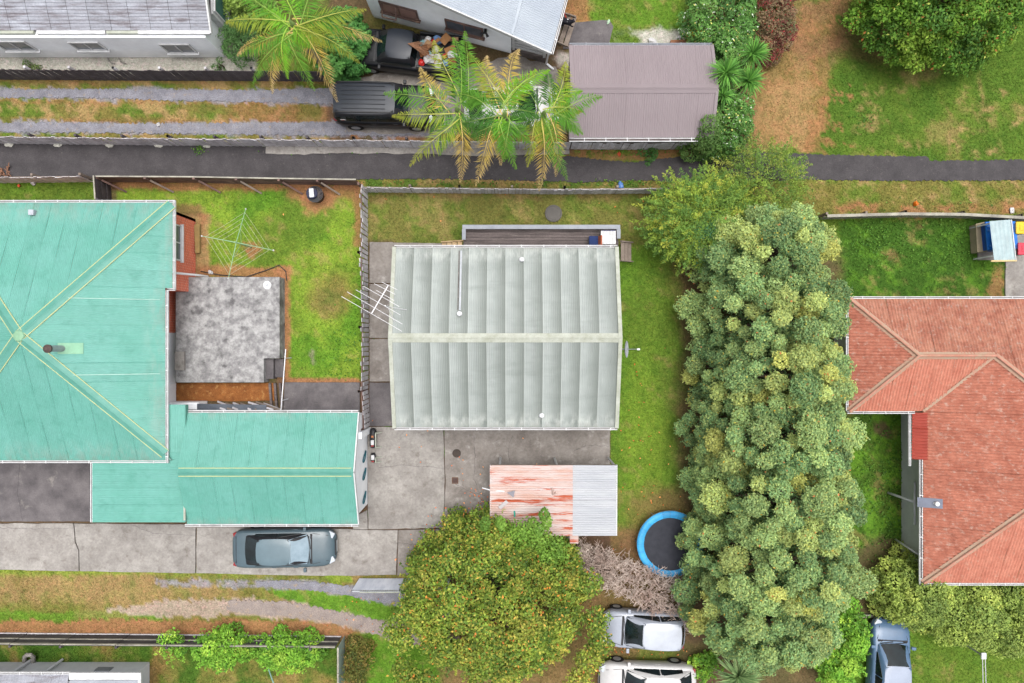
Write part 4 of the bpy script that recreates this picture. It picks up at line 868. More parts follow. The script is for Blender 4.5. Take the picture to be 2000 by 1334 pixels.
for x in (SW_ + 0.12, SE_ - 0.1): gablewall(sh, [(x, SS + 0.36, se), (x, SR, sr - 0.05), (x, SN - 0.1, se)][::(1 if x < 5 else -1)], W['brownroof'])

# ---- red roofed house
rh = empty('red_roofed_house', P(1880, 860), 'house with worn red ribbed hipped roof and white gutters at right', 'house', 'houses')
re_, rt = 2.4, 0.40
xWW, yN_, yS1, xW, yS2 = P(1657, 0, re_).x, P(0, 584, re_).y, P(0, 803, re_).y, P(1802, 0, re_).x, P(0, 1138, re_).y
hw = (yN_ - yS1) / 2; rdy = (yN_ + yS1) / 2; hwM = 4.4; xE = xW + 2 * hwM; rx = xW + hwM
kN = lambda x, y: re_ + rt * (yN_ - y); kS1 = lambda x, y: re_ + rt * (y - yS1); kWW = lambda x, y: re_ + rt * (x - xWW); kW = lambda x, y: re_ + rt * (x - xW); kS = lambda x, y: re_ + rt * (y - yS2); kE = lambda x, y: re_ + rt * (xE - x)
zR = lambda x, y: max(min(kN(x, y), kWW(x, y), kS1(x, y)), min(kN(x, y), kW(x, y), kS(x, y), kE(x, y)))
RP = dict(sheet_w=0.8, pitch=0.13, amp=0.036, wob=0.012)
vx = xW + hw
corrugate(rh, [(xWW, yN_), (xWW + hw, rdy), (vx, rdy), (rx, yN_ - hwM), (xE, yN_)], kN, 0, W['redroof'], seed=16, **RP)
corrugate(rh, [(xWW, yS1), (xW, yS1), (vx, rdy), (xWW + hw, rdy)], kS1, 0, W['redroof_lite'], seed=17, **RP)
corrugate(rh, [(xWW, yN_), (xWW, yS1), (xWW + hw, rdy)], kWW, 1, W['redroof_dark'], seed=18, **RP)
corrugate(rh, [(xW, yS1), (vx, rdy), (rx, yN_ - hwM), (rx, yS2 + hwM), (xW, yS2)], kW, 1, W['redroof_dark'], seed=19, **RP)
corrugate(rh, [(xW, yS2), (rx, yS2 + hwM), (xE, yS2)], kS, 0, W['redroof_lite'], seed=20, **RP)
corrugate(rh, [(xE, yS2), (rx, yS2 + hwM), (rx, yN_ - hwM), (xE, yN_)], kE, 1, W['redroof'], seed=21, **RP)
for A, B in (((xWW, yN_), (xWW + hw, rdy)), ((xWW, yS1), (xWW + hw, rdy)), ((xWW + hw, rdy), (vx, rdy)), ((vx, rdy), (rx, yN_ - hwM)), ((xW, yS2), (rx, yS2 + hwM)), ((rx, yN_ - hwM), (rx, yS2 + hwM))):
    cap_strip(rh, A, B, 0.15, zR, W['lichen'], None, lift=0.06)
    A_ = Vector((*A, zR(*A) + 0.11)); B_ = Vector((*B, zR(*B) + 0.11)); MB().tube([A_, B_], 0.055, 8).build('ridge_roll', W['redcap'], rh)
A_ = Vector((xW, yS1, zR(xW, yS1) + 0.06)); B_ = Vector((vx, rdy, zR(vx, rdy) + 0.06)); MB().beam(A_, B_, 0.12, 0.02).build('valley_flashing', W['lichen'], rh)
gutter(rh, [(xWW - 0.05, yN_ + 0.06, re_ - 0.02), (xE, yN_ + 0.06, re_ - 0.02)]); gutter(rh, [(xWW - 0.05, yS1 - 0.06, re_ - 0.02), (xW - 0.35, yS1 - 0.06, re_ - 0.02)]); gutter(rh, [(xWW - 0.06, yN_, re_ - 0.02), (xWW - 0.06, yS1, re_ - 0.02)])
py0, py1 = P(0, 806, re_).y, P(0, 898, re_).y; xP = P(1784, 0, re_).x
corrugate(rh, [(xP, py1), (xW + 0.15, py1), (xW + 0.15, py0), (xP, py0)], lambda x, y: kW(x, y) + 0.02, 1, W['redbright'], seed=22, **RP)
gutter(rh, [(xP - 0.06, py0, re_ - 0.2), (xP - 0.06, py1 - 0.3, re_ - 0.2)]); gutter(rh, [(xW - 0.07, py1, re_ - 0.03), (xW - 0.07, yS2 - 0.1, re_ - 0.03)], w=0.14); gutter(rh, [(xW - 0.1, yS2 - 0.06, re_ - 0.02), (xE, yS2 - 0.06, re_ - 0.02)])
wallbox(rh, [(xWW + 0.5, yS1 + 0.4), (xW + 0.6, yS1 + 0.4), (xW + 0.6, yN_ - 0.4), (xWW + 0.5, yN_ - 0.4)], 0, re_ + 0.05, W['whitewall'])
wallbox(rh, [(xW + 0.45, yS2 + 0.5), (xE - 0.5, yS2 + 0.5), (xE - 0.5, yN_ - 0.42), (xW + 0.45, yN_ - 0.42)], 0, re_ + 0.06, W['greywall'])
wallbox(rh, [(P(1760, 0).x, P(0, 872).y), (xW + 0.46, P(0, 872).y), (xW + 0.46, yS1 + 0.3), (P(1760, 0).x, yS1 + 0.3)], 0, 2.0, W['greywall'], 'porch_wall')
mb = MB(); x = xW + 0.3
mb.tube([(x, P(0, 930).y, 1.3), (x, P(0, 1010).y, 1.3)], 0.055, 8); mb.build('waste_pipe', W['greywall'], rh, smooth=True)
MB().tube([(x, P(0, 968).y, 1.3), (x - 0.15, P(0, 966).y, 0.8), (x - 0.5, P(0, 962).y, 0.05)], 0.06, 8).build('waste_pipe', W['greywall'], rh, smooth=True)
MB().tube([(x, P(0, 1062).y, 1.6), (x - 0.3, P(0, 1050).y, 0.3)], 0.05, 8).build('waste_pipe', W['white'], rh, smooth=True)
v = P(1828, 986, 2.9); vz = zR(v.x, v.y); MB().box((v.x - 0.05, v.y, vz + 0.06), (0.95, 0.42, 0.02), 0, ('Y', -math.atan(rt))).build('vent_flashing', plain('grey_flash', 132, 138, 156), rh)
o = roofvent(rh, (v.x + 0.15, v.y, vz + 0.05), W['pvc'], 0.07, 0.25)
gp = tag(MB().lathe(P(1776, 969, 0), [(0.17, 0), (0.17, 0.22), (0.12, 0.24), (0.11, 0.2)], 14).build('gully_trap', W['concrete']), 'small round concrete gully trap beside the red house wall', 'drain')

# ---- grey tiled house top left
tl = empty('grey_tiled_house', P(200, 40), 'white walled house with weathered grey tiled roof in corner', 'house', 'houses')
wy = P(0, 112).y; wxr = P(440, 0).x; th = 2.1
ty0 = P(0, 60, th + .1).y; tx1 = P(411, 0, th + .1).x
wallbox(tl, [(-31, wy), (wxr, wy), (wxr, wy + 9), (-31, wy + 9)], 0, th - 0.02, W['whitewall'])
slope = 0.36; nt = 20; tw = 0.87
def tilepanel(x0, x1, rows, r):
    mb = MB()
    for i in range(rows):
        y0 = ty0 + i * 0.128; y1 = y0 + 0.132; z0 = th + 0.12 + slope * (i * 0.128)
        mb.add([(x0, y0, z0 + 0.03), (x1, y0, z0 + 0.03 + r.uniform(-.004, .004)), (x1, y1, z0 + 0.128 * slope + 0.004), (x0, y1, z0 + 0.128 * slope + 0.004), (x0, y0, z0 - 0.01), (x1, y0, z0 - 0.01)], [(0, 1, 2, 3), (4, 5, 1, 0)])
    return mb
r = random.Random(3); x = tx1
while x > -30:
    w_ = tw * r.uniform(0.94, 1.06); tilepanel(x - w_ + 0.018, x, 36, r).build('tile_panel', W['slate'], tl); x -= w_
MB().prism([(-30.5, ty0 + 0.05), (tx1 - 0.05, ty0 + 0.05), (tx1 - 0.05, ty0 + 4.5), (-30.5, ty0 + 4.5)], th - 0.03, lambda x, y: th + 0.05 + slope * (y - ty0)).build('roof_body', W['wood_dark'], tl)
for x0, x1, dz in ((-31, P(66, 0, 2.2).x, 0), (P(72, 0, 2.2).x, P(206, 0, 2.2).x, 0.01), (P(208, 0, 2.2).x, P(278, 0, 2.2).x, 0), (P(270, 0, 2.2).x, tx1, 0.012)):
    MB().beam((x0, ty0 - 0.06, th + 0.06 + dz), (x1, ty0 - 0.06, th + 0.06 + dz), 0.14 + dz * 3, 0.13).build('gutter', W['white'] if dz else W['cream'], tl)
MB().beam((tx1 + 0.03, ty0 - 0.1, th + 0.08), (tx1 + 0.03, ty0 + 4.5, th + 0.12 + slope * 4.5), 0.07, 0.18).build('barge_board', W['white'], tl)
for (xa, xb, za, zb) in ((-23.07, -21.6, .85, 1.8), (-19.75, -18.4, .9, 1.7), (-15.8, -14.45, .6, 1.5)): window(tl, ((xa + xb) / 2, wy - 0.005, (za + zb) / 2), xb - xa, zb - za, (1, 0, 0))
bay = MB().box((wxr + 0.15, P(0, 30).y + 0.6, 1.2), (0.3, 3.0, 1.7)).build('bay_window', W['white'], tl)
window(tl, (wxr + 0.305, P(0, 30).y + 0.6, 1.3), 2.7, 1.3, (0, 1, 0), panes=2, glass=W['glass_green'])
for px in (210, 232): MB().tube([P(px, 113, .05), P(px + 4, 121, .12), P(px + 14, 124, .1)], 0.03, 6).build('drain_pipe', W['concrete'], tl)

# ---- pale weatherboard house top middle
wh = empty('weatherboard_house', P(900, 40), 'pale weatherboard house set askew with white ribbed iron roof', 'house', 'houses')
A0 = P(730, 35); B0 = P(998, 106); dd = (B0 - A0).normalized(); nn_ = Vector((-dd.y, dd.x, 0)); Ce = P(1076, 103, 2.3); Ce.z = 0
eav, kk, TR = 2.3, 0.39, 5.5
def LH(t, w, z): return Ce - dd * t + nn_ * w + Vector((0, 0, z))
def zroof(t): return eav + kk * t if t <= TR else eav + kk * TR - 0.5 * (t - TR)
wall_w = (A0 - Ce).dot(nn_); tA = (Ce - A0).dot(dd); tB = (Ce - B0).dot(dd); tC = 0.0
# weatherboards, each its own course, cut under the rake
z = 0.25; nbd = 0
while z < 4.3:
    z1 = z + 0.17; t_lo = max(tB, (z1 - eav + 0.12) / kk); t_hi = min(tA, TR + (eav + kk * TR - 0.1 - z1) / 0.5)
    if t_hi > t_lo + 0.2:
        MB().add([LH(t_lo, wall_w, z), LH(t_hi, wall_w, z), LH(t_hi, wall_w + 0.018, z1), LH(t_lo, wall_w + 0.018, z1), LH(t_lo, wall_w + 0.03, z), LH(t_hi, wall_w + 0.03, z), LH(t_hi, wall_w + 0.03, z1), LH(t_lo, wall_w + 0.03, z1)],
                 [(0, 1, 2, 3), (4, 7, 6, 5), (0, 4, 5, 1), (3, 2, 6, 7), (0, 3, 7, 4), (1, 5, 6, 2)]).build('weatherboard', W['whitewall'], wh)
    z = z1
pl = [LH(tA, wall_w + 0.04, 0), LH(tB, wall_w + 0.04, 0), LH(tB, wall_w + 9, 0), LH(tA, wall_w + 9, 0)]
wallbox(wh, [(p.x, p.y) for p in pl], 0, 2.28, W['whitewall'])
pl = [LH(tB - 0.01, wall_w + 1.5, 0), LH(0.35, wall_w + 1.5, 0), LH(0.35, wall_w + 9, 0), LH(tB - 0.01, wall_w + 9, 0)]
wallbox(wh, [(p.x, p.y) for p in pl], 0, 2.25, W['greywall'])
gablewall(wh, [LH(0.3, wall_w + 0.06, 2.28), LH(0.3, wall_w + 0.06, 2.32), LH(TR, wall_w + 0.06, zroof(TR) - 0.12), LH(tA, wall_w + 0.06, zroof(tA) - 0.1), LH(tA, wall_w + 0.06, 2.28)][::-1], W['whitewall'])
# roof sheets: ribs run along dd
def strip_sheets(t0, t1, w0, w1, zfun, n):
    for i in range(n):
        a = w0 + (w1 - w0) * i / n; b = w0 + (w1 - w0) * (i + 1) / n; V = []; U = []; k = 40; ts = [t0 + (t1 - t0) * q / 4 for q in range(5)]
        for j in range(k + 1):
            w_ = a + (b - a) * j / k
            for q in ts:
                V.append(LH(q, w_, zfun(q) + 0.05 + 0.028 * math.cos(w_ / 0.19 * 2 * math.pi) ** 8 + 0.004 * j / k)); U.append((j / k, 0.5))
        Q = [(j * 5 + q, j * 5 + 5 + q, j * 5 + 6 + q, j * 5 + 1 + q) for j in range(k) for q in range(4)]
        link(bpy.data.objects.new('roof_sheet', np_mesh('roof_sheet', V, Q, W['whiteroof'], uv=U)), wh)
strip_sheets(0.0, TR, -0.02, 9.0, zroof, 12); strip_sheets(TR, tA + 0.4, -0.02, 9.0, zroof, 12)
MB().beam(LH(0, -0.04, zroof(0) - 0.02), LH(TR, -0.04, zroof(TR) - 0.02), 0.05, 0.2).build('barge_board', W['white'], wh); MB().beam(LH(TR, -0.04, zroof(TR) - 0.02), LH(tA + 0.4, -0.04, zroof(tA + 0.4) - 0.02), 0.05, 0.2).build('barge_board', W['white'], wh)
a, b = LH(-0.07, -0.05, eav), LH(-0.07, 9, eav); gutter(wh, [a, b])
MB().beam(LH(1.75, 0.03, zroof(1.75) + 0.075), LH(1.75, 9, zroof(1.75) + 0.075), 0.10, 0.012).build('roof_lap', W['whiteroof'], wh)
for t, w_, z_ in ((6.95, 1.55, 1.75), (4.1, 1.7, 1.75)): pass
window(wh, LH(tA - 0.95 - 0.55, wall_w - 0.01, 1.55), 1.75, 0.9, dd, frame=W['wood_brown'], glass=plain('curtain_glass', 190, 150, 140, 0.3)); window(wh, LH((Ce - P(905, 72, 1.2)).dot(dd), wall_w - 0.01, 1.5), 1.75, 0.9, dd, frame=W['wood_brown'])
for dt in (-0.32, 0.32): MB().beam(LH(tA - 1.1 + dt, wall_w - 0.05, 1.9), LH(tA - 1.1 + dt, wall_w - 0.4, 1.35), 0.05, 0.04).build('open_sash', W['wood_brown'], wh)
MB().beam(LH(tA - 1.1 - 0.32, wall_w - 0.4, 1.35), LH(tA - 1.1 + 0.32, wall_w - 0.4, 1.35), 0.05, 0.04).build('open_sash', W['wood_brown'], wh)
# porch
pl = [LH(tB - 0.02, wall_w + 0.02, 0), LH(0.3, wall_w + 0.02, 0), LH(0.3, wall_w + 1.5, 0), LH(tB - 0.02, wall_w + 1.5, 0)]
MB().prism([(p.x, p.y) for p in pl], 0, 0.5).build('porch_floor', W['wood_deck'], wh)
for t in (0.35, tB - 0.1): MB().beam(LH(t, wall_w + 0.08, 0.5), LH(t, wall_w + 0.08, zroof(t) - 0.05), 0.12, 0.12).build('porch_post', W['white'], wh)
for z_ in (0.72, 1.0, 1.28): MB().beam(LH(0.4, wall_w + 0.08, z_), LH(tB - 0.15, wall_w + 0.08, z_), 0.04, 0.16).build('porch_rail', W['white'], wh)
MB().tube([LH(0.12, wall_w - 0.05, 2.2), LH(0.2, wall_w - 0.02, 0.1), LH(-0.2, wall_w - 0.2, 0.05)], 0.05, 8).build('downpipe', W['pvc'], wh)
lt = MB().box(LH((Ce - P(948, 62, 1.9)).dot(dd), wall_w - 0.08, 1.9), (0.12, 0.16, 0.2)).build('wall_lamp', W['black'], wh)
for s in (-1, 1): MB().tube([LH((Ce - P(948, 62, 1.9)).dot(dd), wall_w - 0.1, 1.95), LH((Ce - P(948, 62, 1.9)).dot(dd) + s * 0.16, wall_w - 0.28, 1.85)], [0.03, 0.07], 8).build('lamp_head', W['black'], lt)
# plank steps beside it
ps = empty('plank_steps', P(1105, 60), 'broad grey plank steps beside the pale weatherboard house', 'steps', 'garden steps')
for i in range(4):
    a = P(1124 - i * 10 - 2, 34 - i * 3, 0.12 + 0.13 * i); b = P(1109 - i * 10 - 4, 88 - i * 5, 0.12 + 0.13 * i)
    MB().beam(a, b, 0.21, 0.05).build('tread', W['wood_mid'], ps)
MB().beam(P(1124, 33, 0.2), P(1096, 24, 0.65), 0.06, 0.12).build('stringer', W['wood_mid'], ps); MB().beam(P(1109, 91, 0.2), P(1086, 81, 0.65), 0.06, 0.12).build('stringer', W['wood_mid'], ps)

# ---- house bottom left
bl = empty('pale_grey_house', P(130, 1330), 'pale grey walled house showing at the bottom left edge', 'house', 'houses')
bh = 1.8; by = P(0, 1293).y; ry = P(0, 1314, bh).y
wallbox(bl, [(-31, by - 8), (P(292, 0).x, by - 8), (P(292, 0).x, by), (-31, by)], 0, bh - 0.02, W['greywall'])
xs = P(137, 0, bh).x; xe = P(272, 0, bh).x
corrugate(bl, [(-30, ry - 4), (xs - 0.03, ry - 4), (xs - 0.03, ry - 0.06), (-30, ry - 0.06)], lambda x, y: bh + 0.3 * (ry - y), 0, W['slate'], 0.76, 0.15, 0.015, seed=30)
corrugate(bl, [(xs + 0.03, ry - 4), (xe, ry - 4), (xe, ry - 0.3), (xs + 0.03, ry - 0.3)], lambda x, y: bh + 0.05 * (ry - y), 1, plain('flatroof', 178, 182, 192), 0.76, 0.3, 0.006, seed=31)
gutter(bl, [(-30, ry, bh), (xs, ry, bh)]); MB().beam((xs, ry - 0.12, bh + 0.03), (xe + 0.1, ry - 0.12, bh + 0.03), 0.30, 0.10).build('fascia', W['white'], bl); MB().beam((xe + 0.05, ry - 0.1, bh + 0.02), (xe + 0.05, ry - 4, bh + 0.2), 0.12, 0.12).build('fascia', W['white'], bl)
for px in (62, 122): MB().tube([P(px, 1293, 0.05) + Vector((0, 0.12, 0)), (P(px, 1293, 0).x, by + 0.10, bh - 0.15)], 0.06, 8).build('downpipe', W['greywall'], bl)
MB().box((P(206, 0, .6).x, by + 0.02, 0.75), (0.7, 0.05, 0.35)).build('vent_grille', plain('grille', 150, 154, 160), bl)
ar = tag(MB().tube([P(48, 1293, 0.05), P(48, 1283, 0.3), P(53, 1279, 0.45), P(60, 1279, 0.45), P(65, 1283, 0.3), P(65, 1293, 0.05)], 0.09, 8).build('concrete_arch', W['concrete']), 'small rounded concrete arch against the pale grey house', 'arch')
# ------------------------------------------------------------------ fences
fence('paling_fence', 'long weathered grey paling fence between gravel drive and asphalt path', [(-200, 279), (0, 280), (350, 284), (700, 287), (900, 289), (1112, 291)], 1.08, W['wood_grey'], 0.155, 0.148, side=1, post_every=2.2, postmat=W['wood_dark'])
fence('paling_fence', 'grey paling fence below the white gutter of the brown shed', [(1114, 291), (1250, 292), (1415, 290)], 1.0, W['wood_grey'], 0.155, 0.148, side=1)
fence('paling_fence', 'dark stained paling fence in front of the grey tiled house', [(-200, 154), (0, 155), (250, 157), (510, 158), (640, 159)], 1.2, W['wood_dark'], 0.155, 0.148, side=1, postmat=W['wood_grey'], jitter=0.01)
fence('paling_fence', 'low pale grey paling fence behind the lawn of the grey house', [(712, 375), (900, 377), (1100, 379), (1300, 377)], 0.95, W['wood_grey'], 0.16, 0.15, side=1, jitter=0.02)
fence('paling_fence', 'gappy grey paling fence dividing green house lawn from grey house', [(718, 372), (718, 500), (720, 640), (719, 760), (722, 832)], 1.4, W['wood_grey'], 0.21, 0.175, side=-1, rail=W['wood_brown'], jitter=0.06)
fence('paling_fence', 'thin pale paling fence left of the dark timber fence', [(-200, 356), (0, 357), (182, 355)], 1.0, W['wood_grey'], 0.16, 0.15, side=1)
fence('paling_fence', 'leaning pale paling fence above the deep green lawn at right', [(1600, 428), (1750, 424), (1860, 425), (1970, 431), (2150, 432)], 0.8, W['rail_pale'], 0.16, 0.15, side=1, rails=(0.9, 0.4), jitter=0.02, cap=W['rail_pale'])
# dark brown board fence: boards run lengthwise
bf = empty('board_fence', P(185, 352), 'dark brown board fence with braces round the green house lawn', 'fence', 'boundary fences')
def boardrun(root, pts, n, h, mat, capmat, seg=2.2, brace=1):
    r = random.Random(2)
    for a, b in zip(pts[:-1], pts[1:]):
        a = P(*a); b = P(*b); d = (b - a); L_ = d.length; d.normalize(); nrm = Vector((-d.y, d.x, 0)); k = max(1, round(L_ / seg))
        for i in range(k):
            p, q = a + d * (L_ * i / k), a + d * (L_ * (i + 1) / k - 0.015)
            for j in range(n):
                z = h * (j + 0.5) / n; MB().beam(p + Vector((0, 0, z)) + nrm * r.uniform(-.012, .012), q + Vector((0, 0, z)) + nrm * r.uniform(-.012, .012), 0.025, h / n - 0.012).build('board', mat, root)
            MB().beam(p - nrm * 0.06, p - nrm * 0.06 + Vector((0, 0, h)), 0.1, 0.1).build('post', mat, root)
            if brace: MB().beam(p - nrm * 0.1 + d * 0.1 + Vector((0, 0, h * 0.75)), p - nrm * 0.45 + d * 0.75, 0.08, 0.05).build('brace', W['wood_mid'] if i % 2 else mat, root)
        MB().beam(a + Vector((0, 0, h + 0.01)), b + Vector((0, 0, h + 0.01)), 0.06, 0.04).build('cap_rail', capmat, root)
boardrun(bf, [(216, 356), (400, 357), (560, 360), (706, 362)], 7, 1.15, W['wood_brown'], W['rail_pale'])
boardrun(bf, [(219, 400), (216, 356)], 7, 1.3, W['wood_dark'], W['rail_pale'], brace=0)
# black panel fence at the bottom
pf = empty('panel_fence', P(330, 1240), 'blackened panel fence with pale rails at the bottom left', 'fence', 'boundary fences')
xs_ = [-200, -60, 55, 150, 255, 350, 440, 540, 620, 668]
for i, (a, b) in enumerate(zip(xs_[:-1], xs_[1:])):
    a_ = P(a, 1236 + i * 0.9); b_ = P(b - 1.2, 1236.5 + i * 0.9); up = Vector((0, 0, 1)); nrm = Vector((0, 1, 0)) * 0.03
    MB().beam(a_ + up * 0.3, b_ + up * 0.3, 0.03, 0.58).build('panel', W['board_black'], pf); MB().beam(a_ + up * 0.9, b_ + up * 0.9, 0.03, 0.56).build('panel', W['board_black'], pf)
    MB().beam(a_ + up * 1.12 + nrm, b_ + up * 1.12 + nrm, 0.05, 0.12).build('rail', W['rail_pale'], pf); MB().beam(a_ + up * 0.58 + nrm, b_ + up * 0.58 + nrm, 0.03, 0.07).build('rail', W['rail_pale'], pf)
    MB().beam(a_ + up * 0.04 + nrm, b_ + up * 0.04 + nrm, 0.04, 0.06).build('rail', W['wood_grey'], pf)
    MB().beam(a_ - nrm * 2.2, a_ - nrm * 2.2 + up * 1.2, 0.1, 0.1).build('post', W['wood_dark'], pf)
gf = empty('green_panel_fence', P(672, 1290), 'grey green sheet fence running down beside the bottom hedge', 'fence', 'boundary fences')
for a, b in ((1242, 1290), (1291, 1345), (1346, 1400)):
    a_ = P(673, a); b_ = P(673, b); MB().beam(a_ + Vector((0, 0, 0.6)), b_ + Vector((0, 0, 0.6)), 0.03, 1.2).build('panel', W['board_green'], gf)
    MB().beam(a_ + Vector((0, 0, 1.22)), b_ + Vector((0, 0, 1.22)), 0.07, 0.04).build('cap_rail', W['rail_pale'], gf)
# corrugated gate with lattice top
gt = empty('iron_gate', P(760, 1128), 'pale corrugated iron gate with lattice trim beside the leafy tree', 'gate')
ga_, gb_ = P(703, 1128), P(880, 1128)
npn = 5
for s in range(npn):
    V = []; k = 32; xa = ga_.x + (gb_.x - ga_.x) * s / npn; xb = ga_.x + (gb_.x - ga_.x) * (s + 1) / npn
    for j in range(k + 1):
        x = xa + (xb - xa) * j / k; y = ga_.y + 0.009 * math.cos(x / 0.076 * 6.283) - 0.004 * j / k
        V += [(x, y, 0.1), (x, y, 1.6)]
    Q = [(2 * j, 2 * j + 1, 2 * j + 3, 2 * j + 2) for j in range(k)]
    link(bpy.data.objects.new('iron_sheet', np_mesh('iron_sheet', V, Q, W['gateiron'], smooth=True)), gt)
for z in (0.1, 0.85, 1.6): MB().beam((ga_.x, ga_.y - 0.05, z), (gb_.x, ga_.y - 0.05, z), 0.05, 0.06).build('gate_rail', W['steel'], gt)
for x in (ga_.x, (ga_.x + gb_.x) / 2, gb_.x): MB().beam((x, ga_.y - 0.06, 0), (x, ga_.y - 0.06, 1.62), 0.07, 0.07).build('gate_post', W['wood_dark'], gt)
MB().beam((ga_.x + 0.4, ga_.y - 0.02, 1.84), (gb_.x, ga_.y - 0.02, 1.84), 0.03, 0.04).build('lattice_rail', W['cream'], gt)
lm = MB().beam((0, 0, 0), (0, 0, 0.22), 0.03, 0.02).mesh('lattice_slat', W['cream'])
for i in range(36):
    o = bpy.data.objects.new('lattice_slat', lm); o.location = (ga_.x + 0.42 + i * 0.1, ga_.y - 0.02, 1.62); link(o, gt)

# ------------------------------------------------------------------ vehicles (local x = forward)
def paintmat(n, r, g, b):
    dk = r < 70
    return W.get(n) or W.setdefault(n, M(n, C(r, g, b), 0.35, C(r * 0.93, g * 0.93, b * 0.93), 1.5, fine=0.03, fscale=20, spec=0.25 if dk else 0.4, coat=0.06 if dk else 0.3))
W['carglass'] = M('car_glass', C(36, 50, 54), 0.04, C(14, 20, 22), 1.6, fine=0, spec=0.5); W['skyglass'] = M('painted_sky_glass', C(164, 186, 200), 0.06, C(136, 160, 174), 1.2, fine=0, spec=0.9, coat=0.5)  # the pale windscreen glass carries the sky's reflection in its base colour
W['lamp'] = M('headlamp', C(206, 214, 224), 0.15, None, fine=0, spec=0.6); W['taillamp'] = M('tail_lamp', C(150, 30, 34), 0.2, None, fine=0, spec=0.6)
def loft(stations, closed_ends=True):
    """stations: list of rings (same count) of points"""
    mb = MB(); n = len(stations[0]); vs = [p for s in stations for p in s]; fs = []
    for i in range(len(stations) - 1):
        for j in range(n):
            k = (j + 1) % n; fs.append((i * n + j, i * n + k, (i + 1) * n + k, (i + 1) * n + j))
    fs.append(tuple(range(n - 1, -1, -1))); fs.append(tuple((len(stations) - 1) * n + j for j in range(n)))
    return mb.add(vs, [f[::-1] for f in fs])
def interp(tab, x):
    for (x0, v0), (x1, v1) in zip(tab[:-1], tab[1:]):
        if x <= x1: t = (x - x0) / (x1 - x0) if x1 > x0 else 0; t = min(max(t, 0), 1); t = t * t * (3 - 2 * t); return v0 + (v1 - v0) * t
    return tab[-1][1]
def car(name, label, px, py, ang, L_, Wd, spec, mat, cat='car', group='parked cars', dark_trim=True, rack=None, roofmat=None, glass=None):
    """spec: deck = (x,z) table of bonnet/belt/boot height; cabin = (base rear, roof rear, roof front, base front); roof z; belt half width; roof half width"""
    v = P(px, py, 0.7); v.z = 0.0
    root = empty(name, v, label, cat, group, rz=math.radians(ang)); hw_ = Wd / 2; hl = L_ / 2
    xs = [-hl, -hl + 0.03, -hl + 0.10, -hl + 0.25, -hl + 0.5] + list(np.linspace(-hl + 0.8, hl - 0.8, 14)) + [hl - 0.5, hl - 0.28, hl - 0.12, hl - 0.04, hl]
    def hwid(x):
        d = min(x + hl, hl - x); fr = x > 0
        k = 0.52 if fr else 0.66; dd_ = 0.62 if fr else 0.42
        t = min(1, d / dd_); return hw_ * (k + (1 - k) * math.sqrt(max(0, 1 - (1 - t) ** 2))) * (1 - 0.03 * max(0, abs(x) / hl - 0.3))
    rings = []
    for x in xs:
        w = hwid(x); zt = interp(spec['deck'], x); d = min(x + hl, hl - x); zb = 0.22 + 0.16 * max(0, 1 - d / 0.4); e = min(1, d / 0.15)
        zt2 = zt - (1 - e) * 0.10
        half = [(w * 0.90, zb), (w * 0.985, zb + 0.14), (w, (zb + zt2) / 2 + 0.04), (w * 0.985, zt2 - 0.12), (w * 0.95, zt2 - 0.045), (w * 0.86, zt2 - 0.008), (w * 0.5, zt2 + 0.022)]
        ring = [(x, -a, z) for a, z in half] + [(x, a, z) for a, z in half[::-1]]; rings.append(ring)
    loft(rings).local('body', mat, root, smooth=True)
    b0, r0, r1, b1 = spec['cabin']; rz_ = spec['roof']; wb = hw_ * spec.get('wb', 0.90); wr = hw_ * spec.get('wr', 0.70)
    zb0 = interp(spec['deck'], b0) - 0.03; zb1 = interp(spec['deck'], b1) - 0.03
    # cabin shell: front/rear screens and sides as one smooth shape
    def sec(x, zlow, zhigh, wl, wh_):
        half = [(wl, zlow), (wl * 0.5 + wh_ * 0.5 + 0.015, (zlow + zhigh) / 2), (wh_ + 0.01, zhigh - 0.05), (wh_ - 0.06, zhigh - 0.005), (wh_ * 0.5, zhigh + 0.02)]
        return [(x, -a, z) for a, z in half] + [(x, a, z) for a, z in half[::-1]]
    cab = []; zl = 0.55
    N1 = 4
    for i in range(N1): t = i / N1; cab.append(sec(b0 + (r0 - b0) * t, zl, zb0 + (rz_ - 0.03 - zb0) * t ** 0.9, wb * (0.93 + 0.05 * t), wb * 0.86 + (wr - wb * 0.86) * t))
    for t in (0, 0.12, 0.3, 0.5, 0.7, 0.88, 1.0): x = r0 + (r1 - r0) * t; cab.append(sec(x, zl, rz_ - 0.03 * (abs(t - 0.45) / 0.55) ** 2, wb, wr + 0.03 * math.sin(math.pi * t)))
    for i in range(1, N1 + 1): t = i / N1; cab.append(sec(r1 + (b1 - r1) * t, zl, rz_ - 0.03 + (zb1 - rz_ + 0.03) * t ** 1.1, wb * (1 - 0.04 * t), wr + (wb * 0.88 - wr) * t))
    loft(cab).local('cabin', (W['black'] if dark_trim else mat), root, smooth=True)
    vs = []; nx_, ny_ = 12, 10
    for i in range(nx_ + 1):
        t = i / nx_; x = r0 - 0.04 + (r1 - r0 + 0.08) * t; tt = min(max((x - r0) / (r1 - r0), 0), 1); e = min(t, 1 - t); wd_ = (wr + 0.03 * math.sin(math.pi * tt)) * (0.90 + 0.08 * min(1, e / 0.12))
        for j in range(ny_ + 1):
            u = -1 + 2 * j / ny_; vs.append((x + 0.05 * (1 - u * u) * (1 if t > 0.5 else -1) * max(0, 1 - e / 0.15), wd_ * u, rz_ - 0.03 * (abs(tt - 0.45) / 0.55) ** 2 + 0.034 - 0.05 * abs(u) ** 4 - (0.012 if e < 0.01 else 0)))
